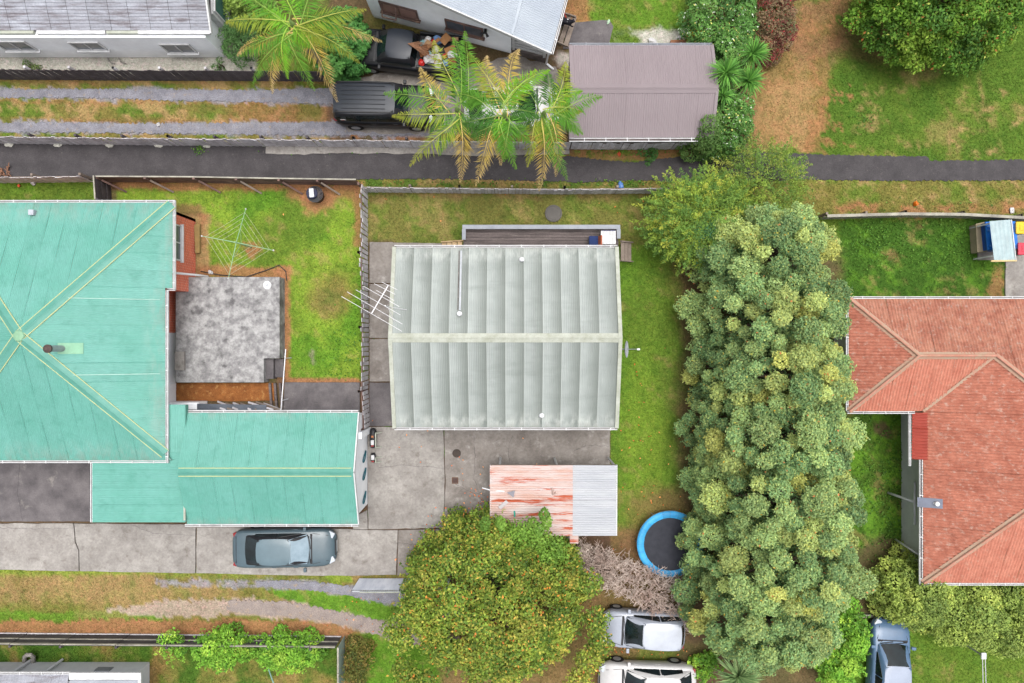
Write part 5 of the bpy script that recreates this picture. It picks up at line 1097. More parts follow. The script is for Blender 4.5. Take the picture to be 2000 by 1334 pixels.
    MB().add(vs, [(i * (ny_ + 1) + j, (i + 1) * (ny_ + 1) + j, (i + 1) * (ny_ + 1) + j + 1, i * (ny_ + 1) + j + 1) for i in range(nx_) for j in range(ny_)]).local('roof', roofmat or mat, root, smooth=True)
    def screen(nm, xa, za, wa, xb_, zb_, wb_, mt, off, bow=0.06, ins=0.06):
        """curved glass between base line and roof line"""
        mb = MB(); vs = []; k = 8; rows = 4; sg = 1 if xa > xb_ else -1
        for i in range(rows + 1):
            t = ins + (1 - 2 * ins) * i / rows; x = xa + (xb_ - xa) * t; z = za + (zb_ - za) * t; w = (wa + (wb_ - wa) * t) * 0.93
            for j in range(k + 1):
                u = -1 + 2 * j / k; vs.append((x - sg * bow * u * u + sg * off * 0.6, w * u, z + off + 0.03 * (1 - u * u)))
        fs = [(i * (k + 1) + j, i * (k + 1) + j + 1, (i + 1) * (k + 1) + j + 1, (i + 1) * (k + 1) + j) for i in range(rows) for j in range(k)]
        if sg < 0: fs = [f[::-1] for f in fs]
        mb.add(vs, fs); return mb.local(nm, mt, root, smooth=True)
    screen('windscreen', b1, zb1, wb * 0.93, r1, rz_ - 0.03, wr, glass or W['carglass'], 0.035, 0.10)
    screen('rear_window', b0, zb0, wb * 0.88, r0, rz_ - 0.03, wr, W['carglass'], 0.03, 0.05)
    for sgn in (-1, 1):       # side windows
        zlo = max(zb0, zb1) + 0.05; cut = [r0 + (b0 - r0) * 0.35] + spec.get('pillars', [(r0 + r1) / 2]) + [r1 + (b1 - r1) * 0.55]
        for a, b in zip(cut[:-1], cut[1:]):
            a += 0.025; b -= 0.025; vs = []
            for x, tz in ((a, 0), (b, 0), (b, 1), (a, 1)):
                z = zlo if tz == 0 else rz_ - 0.12; f = (z - zl) / (rz_ - zl); yy = (wb + (wr - wb) * f + 0.05) if tz == 0 else wr + 0.055
                if x > r1 and tz: z = max(zlo + 0.03, rz_ - 0.12 - (x - r1) * (rz_ - zb1) / (b1 - r1))
                if x < r0 and tz: z = max(zlo + 0.03, rz_ - 0.12 - (r0 - x) * (rz_ - zb0) / (r0 - b0 + 0.01))
                if x > r1 or x < r0: yy = (wb + (wr - wb) * (z - zl) / (rz_ - zl) + 0.05)
                vs.append((x, sgn * yy, z))
            vs += [(x, y - sgn * 0.012, z) for x, y, z in vs]
            MB().add(vs, [(0, 1, 2, 3) if sgn < 0 else (3, 2, 1, 0), (7, 6, 5, 4) if sgn < 0 else (4, 5, 6, 7), (0, 4, 5, 1), (1, 5, 6, 2), (2, 6, 7, 3), (3, 7, 4, 0)]).local('side_window', W['carglass'], root)
        # mirrors, lamps, handles
        mx = b1 - 0.18; mb = MB(); mb.box((mx - 0.02, sgn * (hw_ * 0.93 + 0.11), max(zb0, zb1) + 0.06), (0.14, 0.20, 0.12)); mb.local('mirror', mat, root, bevel=0.03)
        w = hwid(hl - 0.22); MB().box((hl - 0.21, sgn * w * 0.76, interp(spec['deck'], hl - 0.25) - 0.085), (0.30, 0.26, 0.14), -sgn * 0.5).local('headlamp', W['lamp'], root, bevel=0.03)
        w = hwid(-hl + 0.12); MB().box((-hl + 0.13, sgn * w * 0.86, interp(spec['deck'], -hl + 0.2) - 0.14), (0.18, 0.2, 0.2), sgn * 0.3).local('tail_lamp', W['taillamp'], root, bevel=0.03)
        for hx in spec.get('handles', (-0.45, 0.55)): MB().box((hx, sgn * (hw_ * 0.985), zlo - 0.17), (0.2, 0.03, 0.03)).local('door_handle', mat, root)
        for wx_ in spec['wheels']:
            y = sgn * (hw_ - 0.085); R = spec.get('R', 0.31); c = (wx_, y, R)
            ty = MB().tube([(wx_, y - 0.1, R), (wx_, y - 0.085, R), (wx_, y + 0.085, R), (wx_, y + 0.1, R)], [R * 0.93, R, R, R * 0.93], 20).local('wheel', W['rubber'], root)
            rim = MB(); yo = sgn * 0.103; rim.tube([(wx_, y + sgn * 0.09, R), (wx_, y + yo, R)], [R * 0.62, R * 0.58], 16); o = rim.local('rim', W['steel'], ty)
    # bonnet / boot shut lines, wipers, plates
    sl = W['black']; bz = lambda x: interp(spec['deck'], x) + 0.026
    if spec.get('boot', True):
        xb_ = b0 - 0.03; MB().box((-hl + 0.2, 0, bz(-hl + 0.2) - 0.012), (0.025, hwid(-hl + 0.2) * 1.5, 0.012)).local('boot_trim', sl, root)
    MB().beam((b1 + 0.02, -wb * 0.8, bz(b1) + 0.005), (b1 - 0.06, wb * 0.05, bz(b1) + 0.035), 0.03, 0.02).local('wiper', sl, root); MB().beam((b1 + 0.03, 0, bz(b1) + 0.01), (b1 - 0.05, wb * 0.75, bz(b1) + 0.035), 0.03, 0.02).local('wiper', sl, root)
    MB().box((b1 + 0.06, 0, bz(b1 + 0.06) - 0.012), (0.09, wb * 1.72, 0.02)).local('cowl', sl, root)
    for sgn in (-1, 1): MB().beam((b1 + 0.12, sgn * hwid(b1) * 0.80, bz(b1 + 0.12) - 0.012), (hl - 0.3, sgn * hwid(hl - 0.3) * 0.70, bz(hl - 0.3) - 0.006), 0.014, 0.016).local('shut_line', sl, root)
    MB().box((hl - 0.01, 0, 0.42), (0.03, 0.52, 0.12)).local('number_plate', W['white'], root); MB().box((-hl + 0.01, 0, 0.6), (0.03, 0.4, 0.12)).local('number_plate', W['white'], root)
    MB().box((hl - 0.03, 0, 0.58), (0.05, Wd * 0.42, 0.12)).local('grille', sl, root, bevel=0.02)
    if rack:
        for sgn in (-1, 1): MB().beam((r0 + 0.1, sgn * wr * 0.93, rz_ + 0.06), (r1 - 0.1, sgn * wr * 0.93, rz_ + 0.05), 0.04, 0.04).local('roof_rail', sl, root)
        for k in range(6): MB().beam((r0 + 0.3, -wr * 0.7 + wr * 1.4 * k / 5, rz_ + 0.045), (r1 - 0.35, -wr * 0.7 + wr * 1.4 * k / 5, rz_ + 0.045), 0.025, 0.014).local('roof_rib', plain('slate_rib', 40, 43, 50), root)
    return root
sedan = dict(deck=[(-2.33, 0.92), (-1.5, 0.98), (-0.2, 0.95), (0.9, 0.93), (1.7, 0.84), (2.33, 0.66)], cabin=(-1.72, -0.98, 0.42, 1.22), roof=1.40, wr=0.66, wheels=(-1.36, 1.42), pillars=[-0.22])
car('sedan_car', 'dark grey green sedan parked on concrete drive below the green garage', 556, 1070, 0.6, 4.66, 1.76, sedan, paintmat('slate_paint', 88, 108, 118), roofmat=paintmat('slate_roof', 108, 130, 140), glass=W['skyglass'])
suv = dict(deck=[(-2.3, 1.05), (-0.5, 1.06), (0.9, 1.05), (1.5, 1.02), (2.0, 0.94), (2.3, 0.8)], cabin=(-2.24, -2.02, 0.55, 1.15), roof=1.76, wr=0.78, wb=0.93, wheels=(-1.4, 1.42), R=0.36, pillars=[-1.2, -0.25], boot=False)
sv = car('suv_car', 'black boxy suv with roof rails partly under the palm fronds', 752, 207, -1.0, 4.6, 1.84, suv, paintmat('black_paint', 26, 27, 32), rack=True, roofmat=paintmat('black_roof', 52, 57, 67))
MB().box((-1.75, -0.868, 1.32), (0.22, 0.012, 0.2), 0, ('X', 0.18)).local('sticker', W['white'], sv); MB().box((-1.75, -0.878, 1.32), (0.12, 0.012, 0.09), 0, ('X', 0.18)).local('sticker', plain('sticker_red', 196, 70, 80), sv)
hatch = dict(deck=[(-1.88, 0.95), (-1.0, 1.0), (0.3, 0.98), (1.0, 0.95), (1.5, 0.84), (1.88, 0.62)], cabin=(-1.82, -1.5, 0.08, 0.92), roof=1.5, wr=0.70, wb=0.92, wheels=(-1.2, 1.2), R=0.29, pillars=[-0.65], boot=False)
car('hatchback_car', 'silver hatchback parked between the bare twig hedge and the white car', 1256, 1229, 177.5, 3.78, 1.68, hatch, paintmat('silver_paint', 178, 184, 198), dark_trim=False, roofmat=paintmat('silver_roof', 206, 212, 224))
whatch = dict(deck=[(-2.2, 0.9), (-1.2, 0.98), (0.3, 0.96), (1.1, 0.92), (1.7, 0.82), (2.2, 0.6)], cabin=(-2.0, -1.3, 0.2, 1.1), roof=1.46, wr=0.66, wb=0.92, wheels=(-1.32, 1.35), R=0.32, pillars=[-0.5], boot=False)
car('hatchback_car', 'white car cut by the bottom edge below the silver hatchback', 1264, 1334, 178.5, 4.42, 1.8, whatch, paintmat('white_car_paint', 226, 224, 224), dark_trim=False)
bsed = dict(sedan); bsed['deck'] = [(-2.25, 0.92), (-1.5, 0.98), (-0.2, 0.96), (0.9, 0.94), (1.6, 0.86), (2.25, 0.62)]; bsed['cabin'] = (-1.9, -1.35, 0.35, 1.25); bsed['roof'] = 1.5; bsed['wr'] = 0.68
car('hatchback_car', 'metallic blue car nose in under the bush at bottom right', 1736, 1304, 87.0, 4.45, 1.74, bsed, paintmat('blue_paint', 96, 126, 160), roofmat=paintmat('pale_blue_roof', 176, 186, 206), dark_trim=False)
wcar = dict(whatch)
car('hatchback_car', 'white car mostly hidden beneath the palms beside brown shed', 1000, 208, 2, 4.4, 1.78, wcar, paintmat('white_car_paint', 226, 224, 224), dark_trim=False)
# utility truck with a load of rubbish
ut = dict(deck=[(-2.55, 0.95), (-0.3, 0.98), (0.9, 1.02), (1.6, 0.98), (2.2, 0.9), (2.55, 0.72)], cabin=(-0.5, -0.28, 0.72, 1.32), roof=1.62, wr=0.74, wb=0.92, wheels=(-1.6, 1.6), R=0.35, pillars=[], boot=False, handles=(0.2,))
UT = (795, 103, 173.4)
tr = car('utility_truck', 'black utility truck with its open tray heaped with rubbish', UT[0], UT[1], UT[2], 5.15, 1.74, ut, paintmat('black_paint', 26, 27, 32), cat='truck', roofmat=paintmat('black_roof', 52, 57, 67))
for y in (-0.78, 0.78): MB().box((-1.55, y, 1.1), (1.95, 0.1, 0.3)).local('tray_side', paintmat('black_paint', 26, 27, 32), tr, bevel=0.02)
MB().box((-2.5, 0, 1.08), (0.08, 1.5, 0.28)).local('tailgate', paintmat('black_paint', 26, 27, 32), tr, bevel=0.02); MB().box((-1.55, 0, 1.0), (1.9, 1.44, 0.03)).local('tray_liner', W['black'], tr)
UM = Matrix.Translation(tr.location) @ Matrix.Rotation(math.radians(UT[2]), 4, 'Z')
def blob(name, label, cat, c, rad, mat, group, seed=0, sub=2, flat=1.0):
    import bmesh
    bm = bmesh.new(); bmesh.ops.create_icosphere(bm, subdivisions=sub, radius=1.0); r = random.Random(seed)
    ph = [r.uniform(0, 6.3) for _ in range(6)]
    for q in bm.verts:
        k = 1 + 0.18 * math.sin(5 * q.co.x + ph[0]) * math.sin(4 * q.co.y + ph[1]) + 0.14 * math.sin(9 * q.co.z + ph[2] + 4 * q.co.x) + r.uniform(-0.07, 0.07)
        q.co = Vector((q.co.x * rad[0] * k, q.co.y * rad[1] * k, q.co.z * rad[2] * k))
    me = bpy.data.meshes.new(name); bm.to_mesh(me); bm.free(); me.materials.append(mat)
    o = bpy.data.objects.new(name, me); COL.objects.link(o); o.location = c; o.rotation_euler = (0, 0, r.uniform(0, 6)); return tag(o, label, cat, group)
bagm = {'white': plain('bag_white', 226, 224, 224, 0.4), 'red': plain('bag_red', 206, 44, 42, 0.4), 'blue': plain('bag_blue', 120, 156, 206, 0.4), 'teal': plain('bag_teal', 150, 200, 204, 0.4), 'card': plain('cardboard', 178, 128, 84, 0.9), 'brown': plain('brown_card', 134, 84, 52, 0.9), 'tan': plain('tan_wood', 190, 152, 114, 0.9)}
items = [('rubbish_bag', 'small red plastic bag at the north side of the truck tray', 'red', -1.25, -0.42, .17), ('rubbish_bag', 'bright red bag in the front corner of the truck tray', 'red', -0.78, 0.55, .17),
         ('rubbish_bag', 'pale blue plastic bag on the rubbish heap in the truck', 'blue', -1.45, -0.55, .22), ('rubbish_bag', 'pale teal plastic bag in the middle of the truck rubbish', 'teal', -1.05, 0.12, .18), ('rubbish_bag', 'small teal bag behind the truck cab', 'teal', -0.75, -0.35, .15),
         ('rubbish_bag', 'biggest white plastic bag in the middle of the truck tray', 'white', -1.15, 0.35, .26), ('rubbish_bag', 'white plastic bag between the two cartons in the truck tray', 'white', -1.5, 0.25, .2), ('rubbish_bag', 'white plastic bag at the south side of the truck tray', 'white', -1.55, 0.55, .2), ('rubbish_bag', 'white plastic bag at the north side behind the truck cab', 'white', -0.95, -0.5, .18), ('rubbish_bag', 'white plastic bag beside the pale blue bag in truck', 'white', -1.35, -0.1, .18)]
for i, (nm, lb, c, x, y, rr) in enumerate(items): blob(nm, lb, 'rubbish bag', UM @ Vector((x, y, 1.02 + rr * 0.75)), (rr, rr * 0.85, rr * 0.75), bagm[c], 'rubbish in the truck tray', i)
for i, (lb, c, x, y, d, a) in enumerate([('open brown cardboard box behind the truck cab', 'brown', -0.85, 0.02, (0.42, 0.38, 0.3), 0.4), ('flattened tan cardboard on the truck rubbish heap', 'card', -1.75, -0.55, (0.45, 0.3, 0.1), 0.9), ('small cardboard carton among white bags in the truck', 'card', -1.5, 0.4, (0.28, 0.2, 0.22), 0.3), ('crumpled cardboard carton near the tray front of the truck', 'tan', -1.0, -0.3, (0.3, 0.26, 0.25), 1.2), ('long tan cardboard strip leaning across truck tray', 'card', -1.25, -0.3, (0.7, 0.12, 0.06), 0.7)]):
    p = UM @ Vector((x, y, 1.03 + d[2] / 2 + (0.28 if d[2] < 0.2 else 0.0))); o = MB().box((0, 0, 0), d).add([(-d[0] / 2, d[1] / 2, d[2] / 2), (d[0] / 2, d[1] / 2, d[2] / 2), (d[0] / 2, d[1] * 0.8, d[2] * 0.62), (-d[0] / 2, d[1] * 0.8, d[2] * 0.62)], [(0, 1, 2, 3)]).build('cardboard_box', bagm[c])
    o.location = p; o.rotation_euler = (0.1 * (i % 3), 0.12, a + math.radians(UT[2])); tag(o, lb, 'cardboard', 'rubbish in the truck tray')
for i, (lb, c, x, y, d, a) in enumerate([('torn cardboard flap at the tail of the truck tray', 'card', -2.05, -0.1, (0.5, 0.36, 0.16), 0.5), ('brown carton jammed in the tail corner of the truck tray', 'brown', -2.2, 0.45, (0.36, 0.3, 0.3), 0.2), ('tan board lying along the north tray side of the truck', 'tan', -1.9, -0.6, (0.9, 0.14, 0.12), 0.1)]):
    o = MB().box((0, 0, 0), d).build('cardboard_box', bagm[c], bevel=0.01); o.location = UM @ Vector((x, y, 1.06 + d[2] / 2 + 0.1)); o.rotation_euler = (0.1, 0.1, a + math.radians(UT[2])); tag(o, lb, 'cardboard', 'rubbish in the truck tray')
for i, (lb, c, x, y, rr) in enumerate([('grey white bag at the tail of the truck tray', 'white', -2.15, 0.1, .22), ('pale blue bag near the tail of the truck tray', 'blue', -1.95, 0.45, .2), ('small red bundle near the tail of the truck tray', 'red', -1.8, 0.15, .13)]): blob('rubbish_bag', lb, 'rubbish bag', UM @ Vector((x, y, 1.1 + rr * 0.75)), (rr, rr * 0.85, rr * 0.75), bagm[c], 'rubbish in the truck tray', 40 + i)
pdf = MB(); r = random.Random(4)
for i in range(26):
    a = UM @ Vector((-0.2, 0.0, 1.72)); b = UM @ Vector((-0.95 - r.random() * 0.6, r.uniform(-0.25, 0.55), 1.55 - r.random() * .15)); m = a.lerp(b, 0.5) + Vector((r.uniform(-.1, .1), r.uniform(-.1, .1), 0.12)); pdf.tube([a, m, b], [0.014, 0.01, 0.005], 4)
tag(pdf.build('dry_branch', plain('dry_twig', 176, 130, 100)), 'dry brown branch lying over the truck cab and load', 'branch')
# ------------------------------------------------------------------ trees and shrubs
def S(*a): return np.array(C(*a)) * 1.9
FOL = 0.70
OL = [(S(144, 166, 106) * .97, 3), (S(120, 150, 98) * .95, 3), (S(170, 180, 106) * 1.0, 2.2), (S(94, 126, 82) * .9, 2.6), (S(184, 180, 94), 0.8)]
def canopy(cx, cy, rx, ry, ztop, zlow, r, n, seed, flat=0.5):
    """clump centres spread over a dome, larger below"""
    q = np.random.default_rng(seed); out = []; tries = 0
    while len(out) < n and tries < n * 60:
        tries += 1
        a = q.uniform(0, 2 * math.pi); d = math.sqrt(q.uniform(0, 1)) * 1.0
        x = math.cos(a) * d; y = math.sin(a) * d
        z = zlow + (ztop - zlow) * math.sqrt(max(0, 1 - d ** 2.6)) - q.uniform(0, 0.5)
        rr = r * q.uniform(0.7, 1.25); p = (cx + x * rx, cy + y * ry, z)
        if all((p[0] - o[0]) ** 2 + (p[1] - o[1]) ** 2 + (p[2] - o[2]) ** 2 > (0.78 * (rr + o[3]) * 0.9) ** 2 for o in out): out.append((*p, rr, rr, rr * 0.85))
    return out
hg = 'tall olive green trees in a row beside the red roofed house'
hedge = [  # x, y, rx, ry, top, label
    (10.75, 3.7, 2.6, 1.8, 5.6, 'tall olive green tree at the north end of the row, touching the feathery yellow tree'),
    (10.85, 1.1, 2.7, 2.0, 6.6, 'tall olive green tree second in the row, beside the red roof corner'),
    (10.95, -1.4, 2.8, 1.9, 6.9, 'tall olive green tree in the row beside the western wing of red roof'),
    (10.95, -3.8, 3.1, 2.1, 6.9, 'tall olive green tree in the row level with the lawn notch of red house'),
    (11.15, -6.4, 3.0, 2.1, 6.9, 'tall olive green tree in the row beside the trampoline'),
    (11.15, -9.1, 3.35, 2.1, 6.6, 'tall olive green tree in the row behind the silver hatchback'),
    (10.6, -11.5, 2.9, 1.9, 5.8, 'tall olive green tree at the south end of the row above the fan palm')]
def billows(cx, cy, rx, ry, ztop, zlow, n, seed):
    """separate puffs of foliage at uneven heights with open gaps between"""
    q = np.random.default_rng(seed); out = []; tries = 0
    while len(out) < n and tries < n * 80:
        tries += 1; a = q.uniform(0, 2 * math.pi); d = q.uniform(0, 1) ** 0.5 * 1.05
        z = zlow + (ztop - zlow) * max(0, 1 - min(d, 1) ** 2.4) ** 0.6 + q.uniform(-0.85, 0.4); rr = q.uniform(0.26, 0.56) * (1.25 if q.random() < 0.25 else 1)
        p = (cx + math.cos(a) * d * rx, cy + math.sin(a) * d * ry, z)
        if all((p[0] - o[0]) ** 2 + (p[1] - o[1]) ** 2 + ((p[2] - o[2]) * 0.7) ** 2 > (0.92 * (rr + o[3])) ** 2 for o in out): out.append((*p, rr * q.uniform(0.9, 1.25), rr * q.uniform(0.9, 1.25), rr * q.uniform(0.8, 1.15)))
    return out
INN = [(S(84, 112, 72), 3), (S(70, 98, 62), 2)]
for i, (cx, cy, rx_, ry_, top, lb) in enumerate(hedge):
    t = empty('hedge_tree', (cx, cy, 0), lb, 'tree', hg)
    cl = billows(cx, cy, rx_, ry_, top, 1.9, 125, 100 + i)
    foliage(t, cl, 520, 0.105, OL, 'crown', up=0.8, rnd=0.55, jit=0.28, cl_jit=0.2, shell=(0.62, 1.08), low=-0.25, clw=0.58, accents=([S(190, 156, 66), S(196, 122, 78), S(186, 182, 86)], 0.012))
    inner = [(c[0] * 0.88 + cx * 0.12, c[1] * 0.88 + cy * 0.12, c[2] - 1.1, c[3] * 1.1, c[4] * 1.1, c[5]) for c in cl[::2]]
    foliage(t, inner, 80, 0.12, INN, 'inner_foliage', up=0.6, rnd=0.7, jit=0.25)
    trunk(t, (cx, cy, 0), (cx + 0.1, cy, top - 1.8), 0.26, [(c[0] * 0.9 + cx * 0.1, c[1] * 0.9 + cy * 0.1, c[2] - 0.2) for c in cl[:22]])
# feathery yellow green tree
def sprays(parent, centre, rx_, ry_, z0, z1, n, ln, cols, seed, name='crown', leaf=0.09, per=46, rise=0.5, wd=0.3):
    q = np.random.default_rng(seed); Pp, Nn, Cc = [], [], []; cc = np.array([c for c, w in cols]); ww = np.array([w for c, w in cols]); ww = ww / ww.sum()
    for i in range(n):
        a = q.uniform(0, 2 * math.pi); d = math.sqrt(q.uniform(0, 1)); o = np.array([centre[0] + math.cos(a) * d * rx_ * 0.8, centre[1] + math.sin(a) * d * ry_ * 0.8, z0 + (z1 - z0) * math.sqrt(max(0, 1 - d * d)) * q.uniform(0.55, 1)])
        dr = np.array([math.cos(a) * (0.35 + d), math.sin(a) * (0.35 + d), rise * q.uniform(0.2, 1.2)]) + q.normal(size=3) * 0.35; dr /= np.linalg.norm(dr)
        L_ = ln * q.uniform(0.6, 1.3); t = q.uniform(0, 1, per)
        p = o + dr * L_ * t[:, None] + q.normal(size=(per, 3)) * (0.16 * (1.1 - t))[:, None] * [1, 1, 0.7] - np.array([0, 0, 0.35]) * (t ** 2)[:, None] * L_ * 0.4
        nn = q.normal(size=(per, 3)) * 0.6 + np.array([0, 0, 1.0]); nn /= np.linalg.norm(nn, axis=1, keepdims=True)
        base = cc[q.choice(len(cc), p=ww)]; Cc.append(base * (1 + q.uniform(-0.15, 0.15)) * (1 + q.uniform(-0.25, 0.25, (per, 1)))); Pp.append(p); Nn.append(nn)
    me = leaf_mesh(name, np.vstack(Pp), np.vstack(Nn), leaf * rng.uniform(0.7, 1.4, n * per), leaf * wd * rng.uniform(0.8, 1.3, n * per), np.clip(np.vstack(Cc), 0.003, 1))
    return link(bpy.data.objects.new(name, me), parent)
YG = [(S(140, 160, 64) * .9, 3), (S(118, 148, 66) * .9, 3), (S(98, 132, 62) * .9, 3), (S(166, 172, 72) * .9, 1.2)]
c = P(1385, 420, 3.2); t = empty('feathery_tree', (c.x, c.y, 0), 'feathery yellow green tree beside the footpath with spiky sprays', 'tree')
sprays(t, c, 2.4, 1.9, 1.2, 3.6, 560, 1.0, YG, 5, leaf=0.12, per=60); trunk(t, (c.x, c.y, 0), (c.x + 0.2, c.y + 0.1, 2.4), 0.15, [(c.x + 1.5 * math.cos(a), c.y + 1.2 * math.sin(a), 2.6) for a in np.linspace(0, 6.28, 9)])
c = P(1500, 345, 2.6); t = empty('feathery_tree', (c.x, c.y, 0), 'thin green wispy tree leaning over the footpath', 'tree')
sprays(t, c, 1.9, 1.5, 0.8, 3.0, 230, 1.1, [(S(96, 124, 56), 3), (S(120, 142, 58), 2), (S(142, 150, 70), 1)], 6, leaf=0.11, per=52); trunk(t, (c.x, c.y, 0), (c.x, c.y + 0.1, 2.0), 0.1, [(c.x + 1.1 * math.cos(a), c.y + 0.9 * math.sin(a), 2.2) for a in np.linspace(0, 6.28, 7)])
c = P(1415, 465, 3.2); t = empty('glossy_shrub', (c.x, c.y, 0), 'blue green glossy shrub tucked between feathery tree and tree row', 'shrub')
foliage(t, canopy(c.x, c.y, 1.1, 0.9, 3.4, 1.4, 0.45, 18, 3), 300, 0.12, [(S(112, 160, 110), 2), (S(92, 140, 96), 2), (S(150, 184, 150), 0.7)], jit=0.3); trunk(t, (c.x, c.y, 0), (c.x, c.y, 2.2), 0.08, [])
# leafy tree with orange leaves at the bottom
cx, cy = -0.75, -11.1; t = empty('autumn_tree', (cx, cy, 0), 'big leafy tree turning orange beside the rusty carport', 'tree')
AU = [(S(120, 142, 54) * .96, 3), (S(100, 124, 48) * .96, 3), (S(148, 154, 64) * .96, 2.3), (S(170, 158, 74) * .96, 1.1), (S(80, 106, 46) * .96, 2.6)]
cl = [c for c in canopy(cx, cy, 3.7, 3.3, 5.0, 1.2, 0.5, 130, 11)]; cl = [(c[0], c[1], c[2] + random.Random(i_).uniform(-0.5, 0.35), *c[3:]) for i_, c in enumerate(cl)]
for px, py, zz in ((800, 1190, 2.6), (785, 1250, 2.4), (830, 1130, 2.8), (860, 1105, 2.6), (790, 1310, 2.2), (1150, 1140, 2.6), (1165, 1210, 2.6), (1150, 1290, 2.4), (900, 1095, 3.0), (830, 1330, 2.4), (1110, 1110, 2.8), (845, 1115, 1.8), (815, 1155, 2.4), (1172, 1255, 2.0), (1130, 1330, 2.6), (770, 1225, 1.8)):
    cl.append((*P(px, py, zz), 0.55, 0.55, 0.45))
foliage(t, cl, 230, 0.14, AU, up=0.85, rnd=0.6, jit=0.34, cl_jit=0.2, shell=(0.5, 1.15), clw=0.25, accents=([S(206, 138, 62), S(190, 118, 60), S(204, 164, 78)], 0.032))
sprays(t, (cx, cy), 4.6, 4.1, 1.2, 4.8, 260, 0.8, AU, 12, name='outer_twigs', leaf=0.13, per=30, rise=0.5, wd=0.5)
cl2 = [(*P(px, py, 3.2), 0.5, 0.5, 0.45) for px, py in ((990, 1050), (1020, 1040), (1050, 1058), (965, 1065), (1010, 1080), (1060, 1090), (1085, 1075), (940, 1090), (1035, 1110), (975, 1105))]
foliage(t, cl2, 240, 0.14, [(S(112, 146, 58), 3), (S(98, 132, 52), 3), (S(142, 166, 70), 1.4)], name='young_growth', up=0.7, jit=0.3, shell=(0.4, 1.3))
sp = [(*P(px, py, 3.4), 0.2, 0.28, 0.25) for px, py in ((978, 1022), (1068, 1020), (1052, 1034), (1040, 1024), (947, 1024), (1062, 1005))]
foliage(t, sp, 420, 0.13, [(S(104, 142, 60) * .8, 3), (S(126, 160, 68) * .8, 2)], name='leading_shoot', up=0.7, jit=0.3)
trunk(t, (cx, cy, 0), (cx, cy, 3.4), 0.28, [(c[0] * 0.85 + cx * 0.15, c[1] * 0.85 + cy * 0.15, c[2] - 0.2) for c in cl[:16]])
# dense tree top right
cx, cy = P(1905, 30, 4.0).x, P(0, -12, 4.0).y + 0.6; t = empty('broadleaf_tree', (cx, cy, 0), 'dense bright green broadleaf tree in the top right corner', 'tree')
BR_ = [(S(98, 136, 46), 3), (S(80, 118, 44), 3), (S(132, 158, 60), 2), (S(66, 102, 44), 1.5)]
cl = canopy(cx, cy, 3.4, 2.3, 4.6, 1.2, 0.55, 84, 21)
foliage(t, cl, 230, 0.15, BR_, up=0.85, rnd=0.6, jit=0.3, cl_jit=0.18, shell=(0.55, 1.15), accents=([S(188, 196, 96), S(168, 110, 60)], 0.03))
trunk(t, (cx, cy, 0), (cx, cy, 3.6), 0.25, [(c[0] * 0.85 + cx * 0.15, c[1] * 0.85 + cy * 0.15, c[2] - 0.2) for c in cl[:12]])
# shrubs
def shrub(name, label, px, py, h, rx_, ry_, cols, n, seed, leaf=0.12, dens=260, r=0.42, group='garden shrubs', cat='shrub', accents=None, spray=0, zl=0.35, **k):
    c = P(px, py, h * 0.7); t = empty(name, (c.x, c.y, 0), label, cat, group); cl = canopy(c.x, c.y, rx_, ry_, h, zl, r, n, seed)
    foliage(t, cl, dens, leaf, cols, accents=accents, **k)
    if spray: sprays(t, c, rx_ * 1.1, ry_ * 1.1, zl + 0.2, h, spray, 0.5, cols, seed, name='shoots', leaf=leaf, per=20, wd=0.5)['kind'] = 'stuff'
    for i in range(3):
        a = i * 2.1; MB().tube([(c.x + 0.1 * math.cos(a), c.y + 0.1 * math.sin(a), 0), (c.x + rx_ * 0.3 * math.cos(a), c.y + ry_ * 0.3 * math.sin(a), h * 0.6)], [0.04, 0.02], 6).build('stem', W['bark'], t)
    return t
IV = [(S(96, 138, 66), 3), (S(80, 120, 58), 3), (S(122, 160, 84), 1.5), (S(64, 100, 52), 2)]
ivacc = ([S(206, 216, 196), S(214, 206, 120)], 0.05)
shrub('ivy_hedge', 'dense ivy green hedge above the brown shed', 1415, 25, 2.6, 1.55, 1.9, IV, 46, 31, 0.11, accents=ivacc)
shrub('ivy_hedge', 'ivy green hedge squeezed between brown shed and spiky cabbage trees', 1418, 110, 2.4, 0.9, 1.3, IV, 22, 32, 0.11, accents=ivacc)
shrub('ivy_hedge', 'ivy green bush spilling over the brown shed corner', 1420, 232, 2.6, 1.15, 1.3, IV, 30, 33, 0.11, accents=ivacc)
shrub('ivy_hedge', 'dull green bush creeping onto the brown shed roof', 1378, 250, 2.75, 0.62, 0.95, [(S(88, 118, 60), 2), (S(104, 128, 70), 2), (S(72, 102, 50), 1)], 14, 34, 0.11)
RD = [(S(104, 60, 54), 3), (S(122, 60, 56), 1.6), (S(128, 112, 84), 2.4), (S(92, 96, 66), 2)]
shrub('red_shrub', 'dark red leaved shrub beside the ivy hedge', 1510, 30, 1.9, 0.95, 1.8, RD, 30, 35, 0.10, accents=([S(160, 52, 54)], 0.04), spray=60)
shrub('green_shrub', 'dark green spiky shrub by the grey tiled house window', 462, 70, 1.5, 0.6, 0.9, [(S(62, 92, 50), 3), (S(80, 114, 62), 2)], 14, 36, 0.14, wd=0.22)
shrub('green_shrub', 'broad leaved green shrub under the palm beside the black truck', 660, 78, 2.2, 0.95, 1.4, [(S(82, 134, 66), 3), (S(64, 112, 56), 3), (S(108, 158, 82), 1)], 30, 37, 0.17, wd=0.65)
shrub('green_shrub', 'pale green bush at the top edge behind the palm', 480, 5, 1.6, 1.1, 0.6, [(S(128, 150, 70), 2), (S(100, 128, 60), 2)], 14, 38)
LM = [(S(118, 160, 56) * 1.05, 3), (S(100, 146, 50) * 1.05, 3), (S(154, 184, 72) * 1.05, 1.5), (S(78, 118, 44) * 1.05, 1.2)]
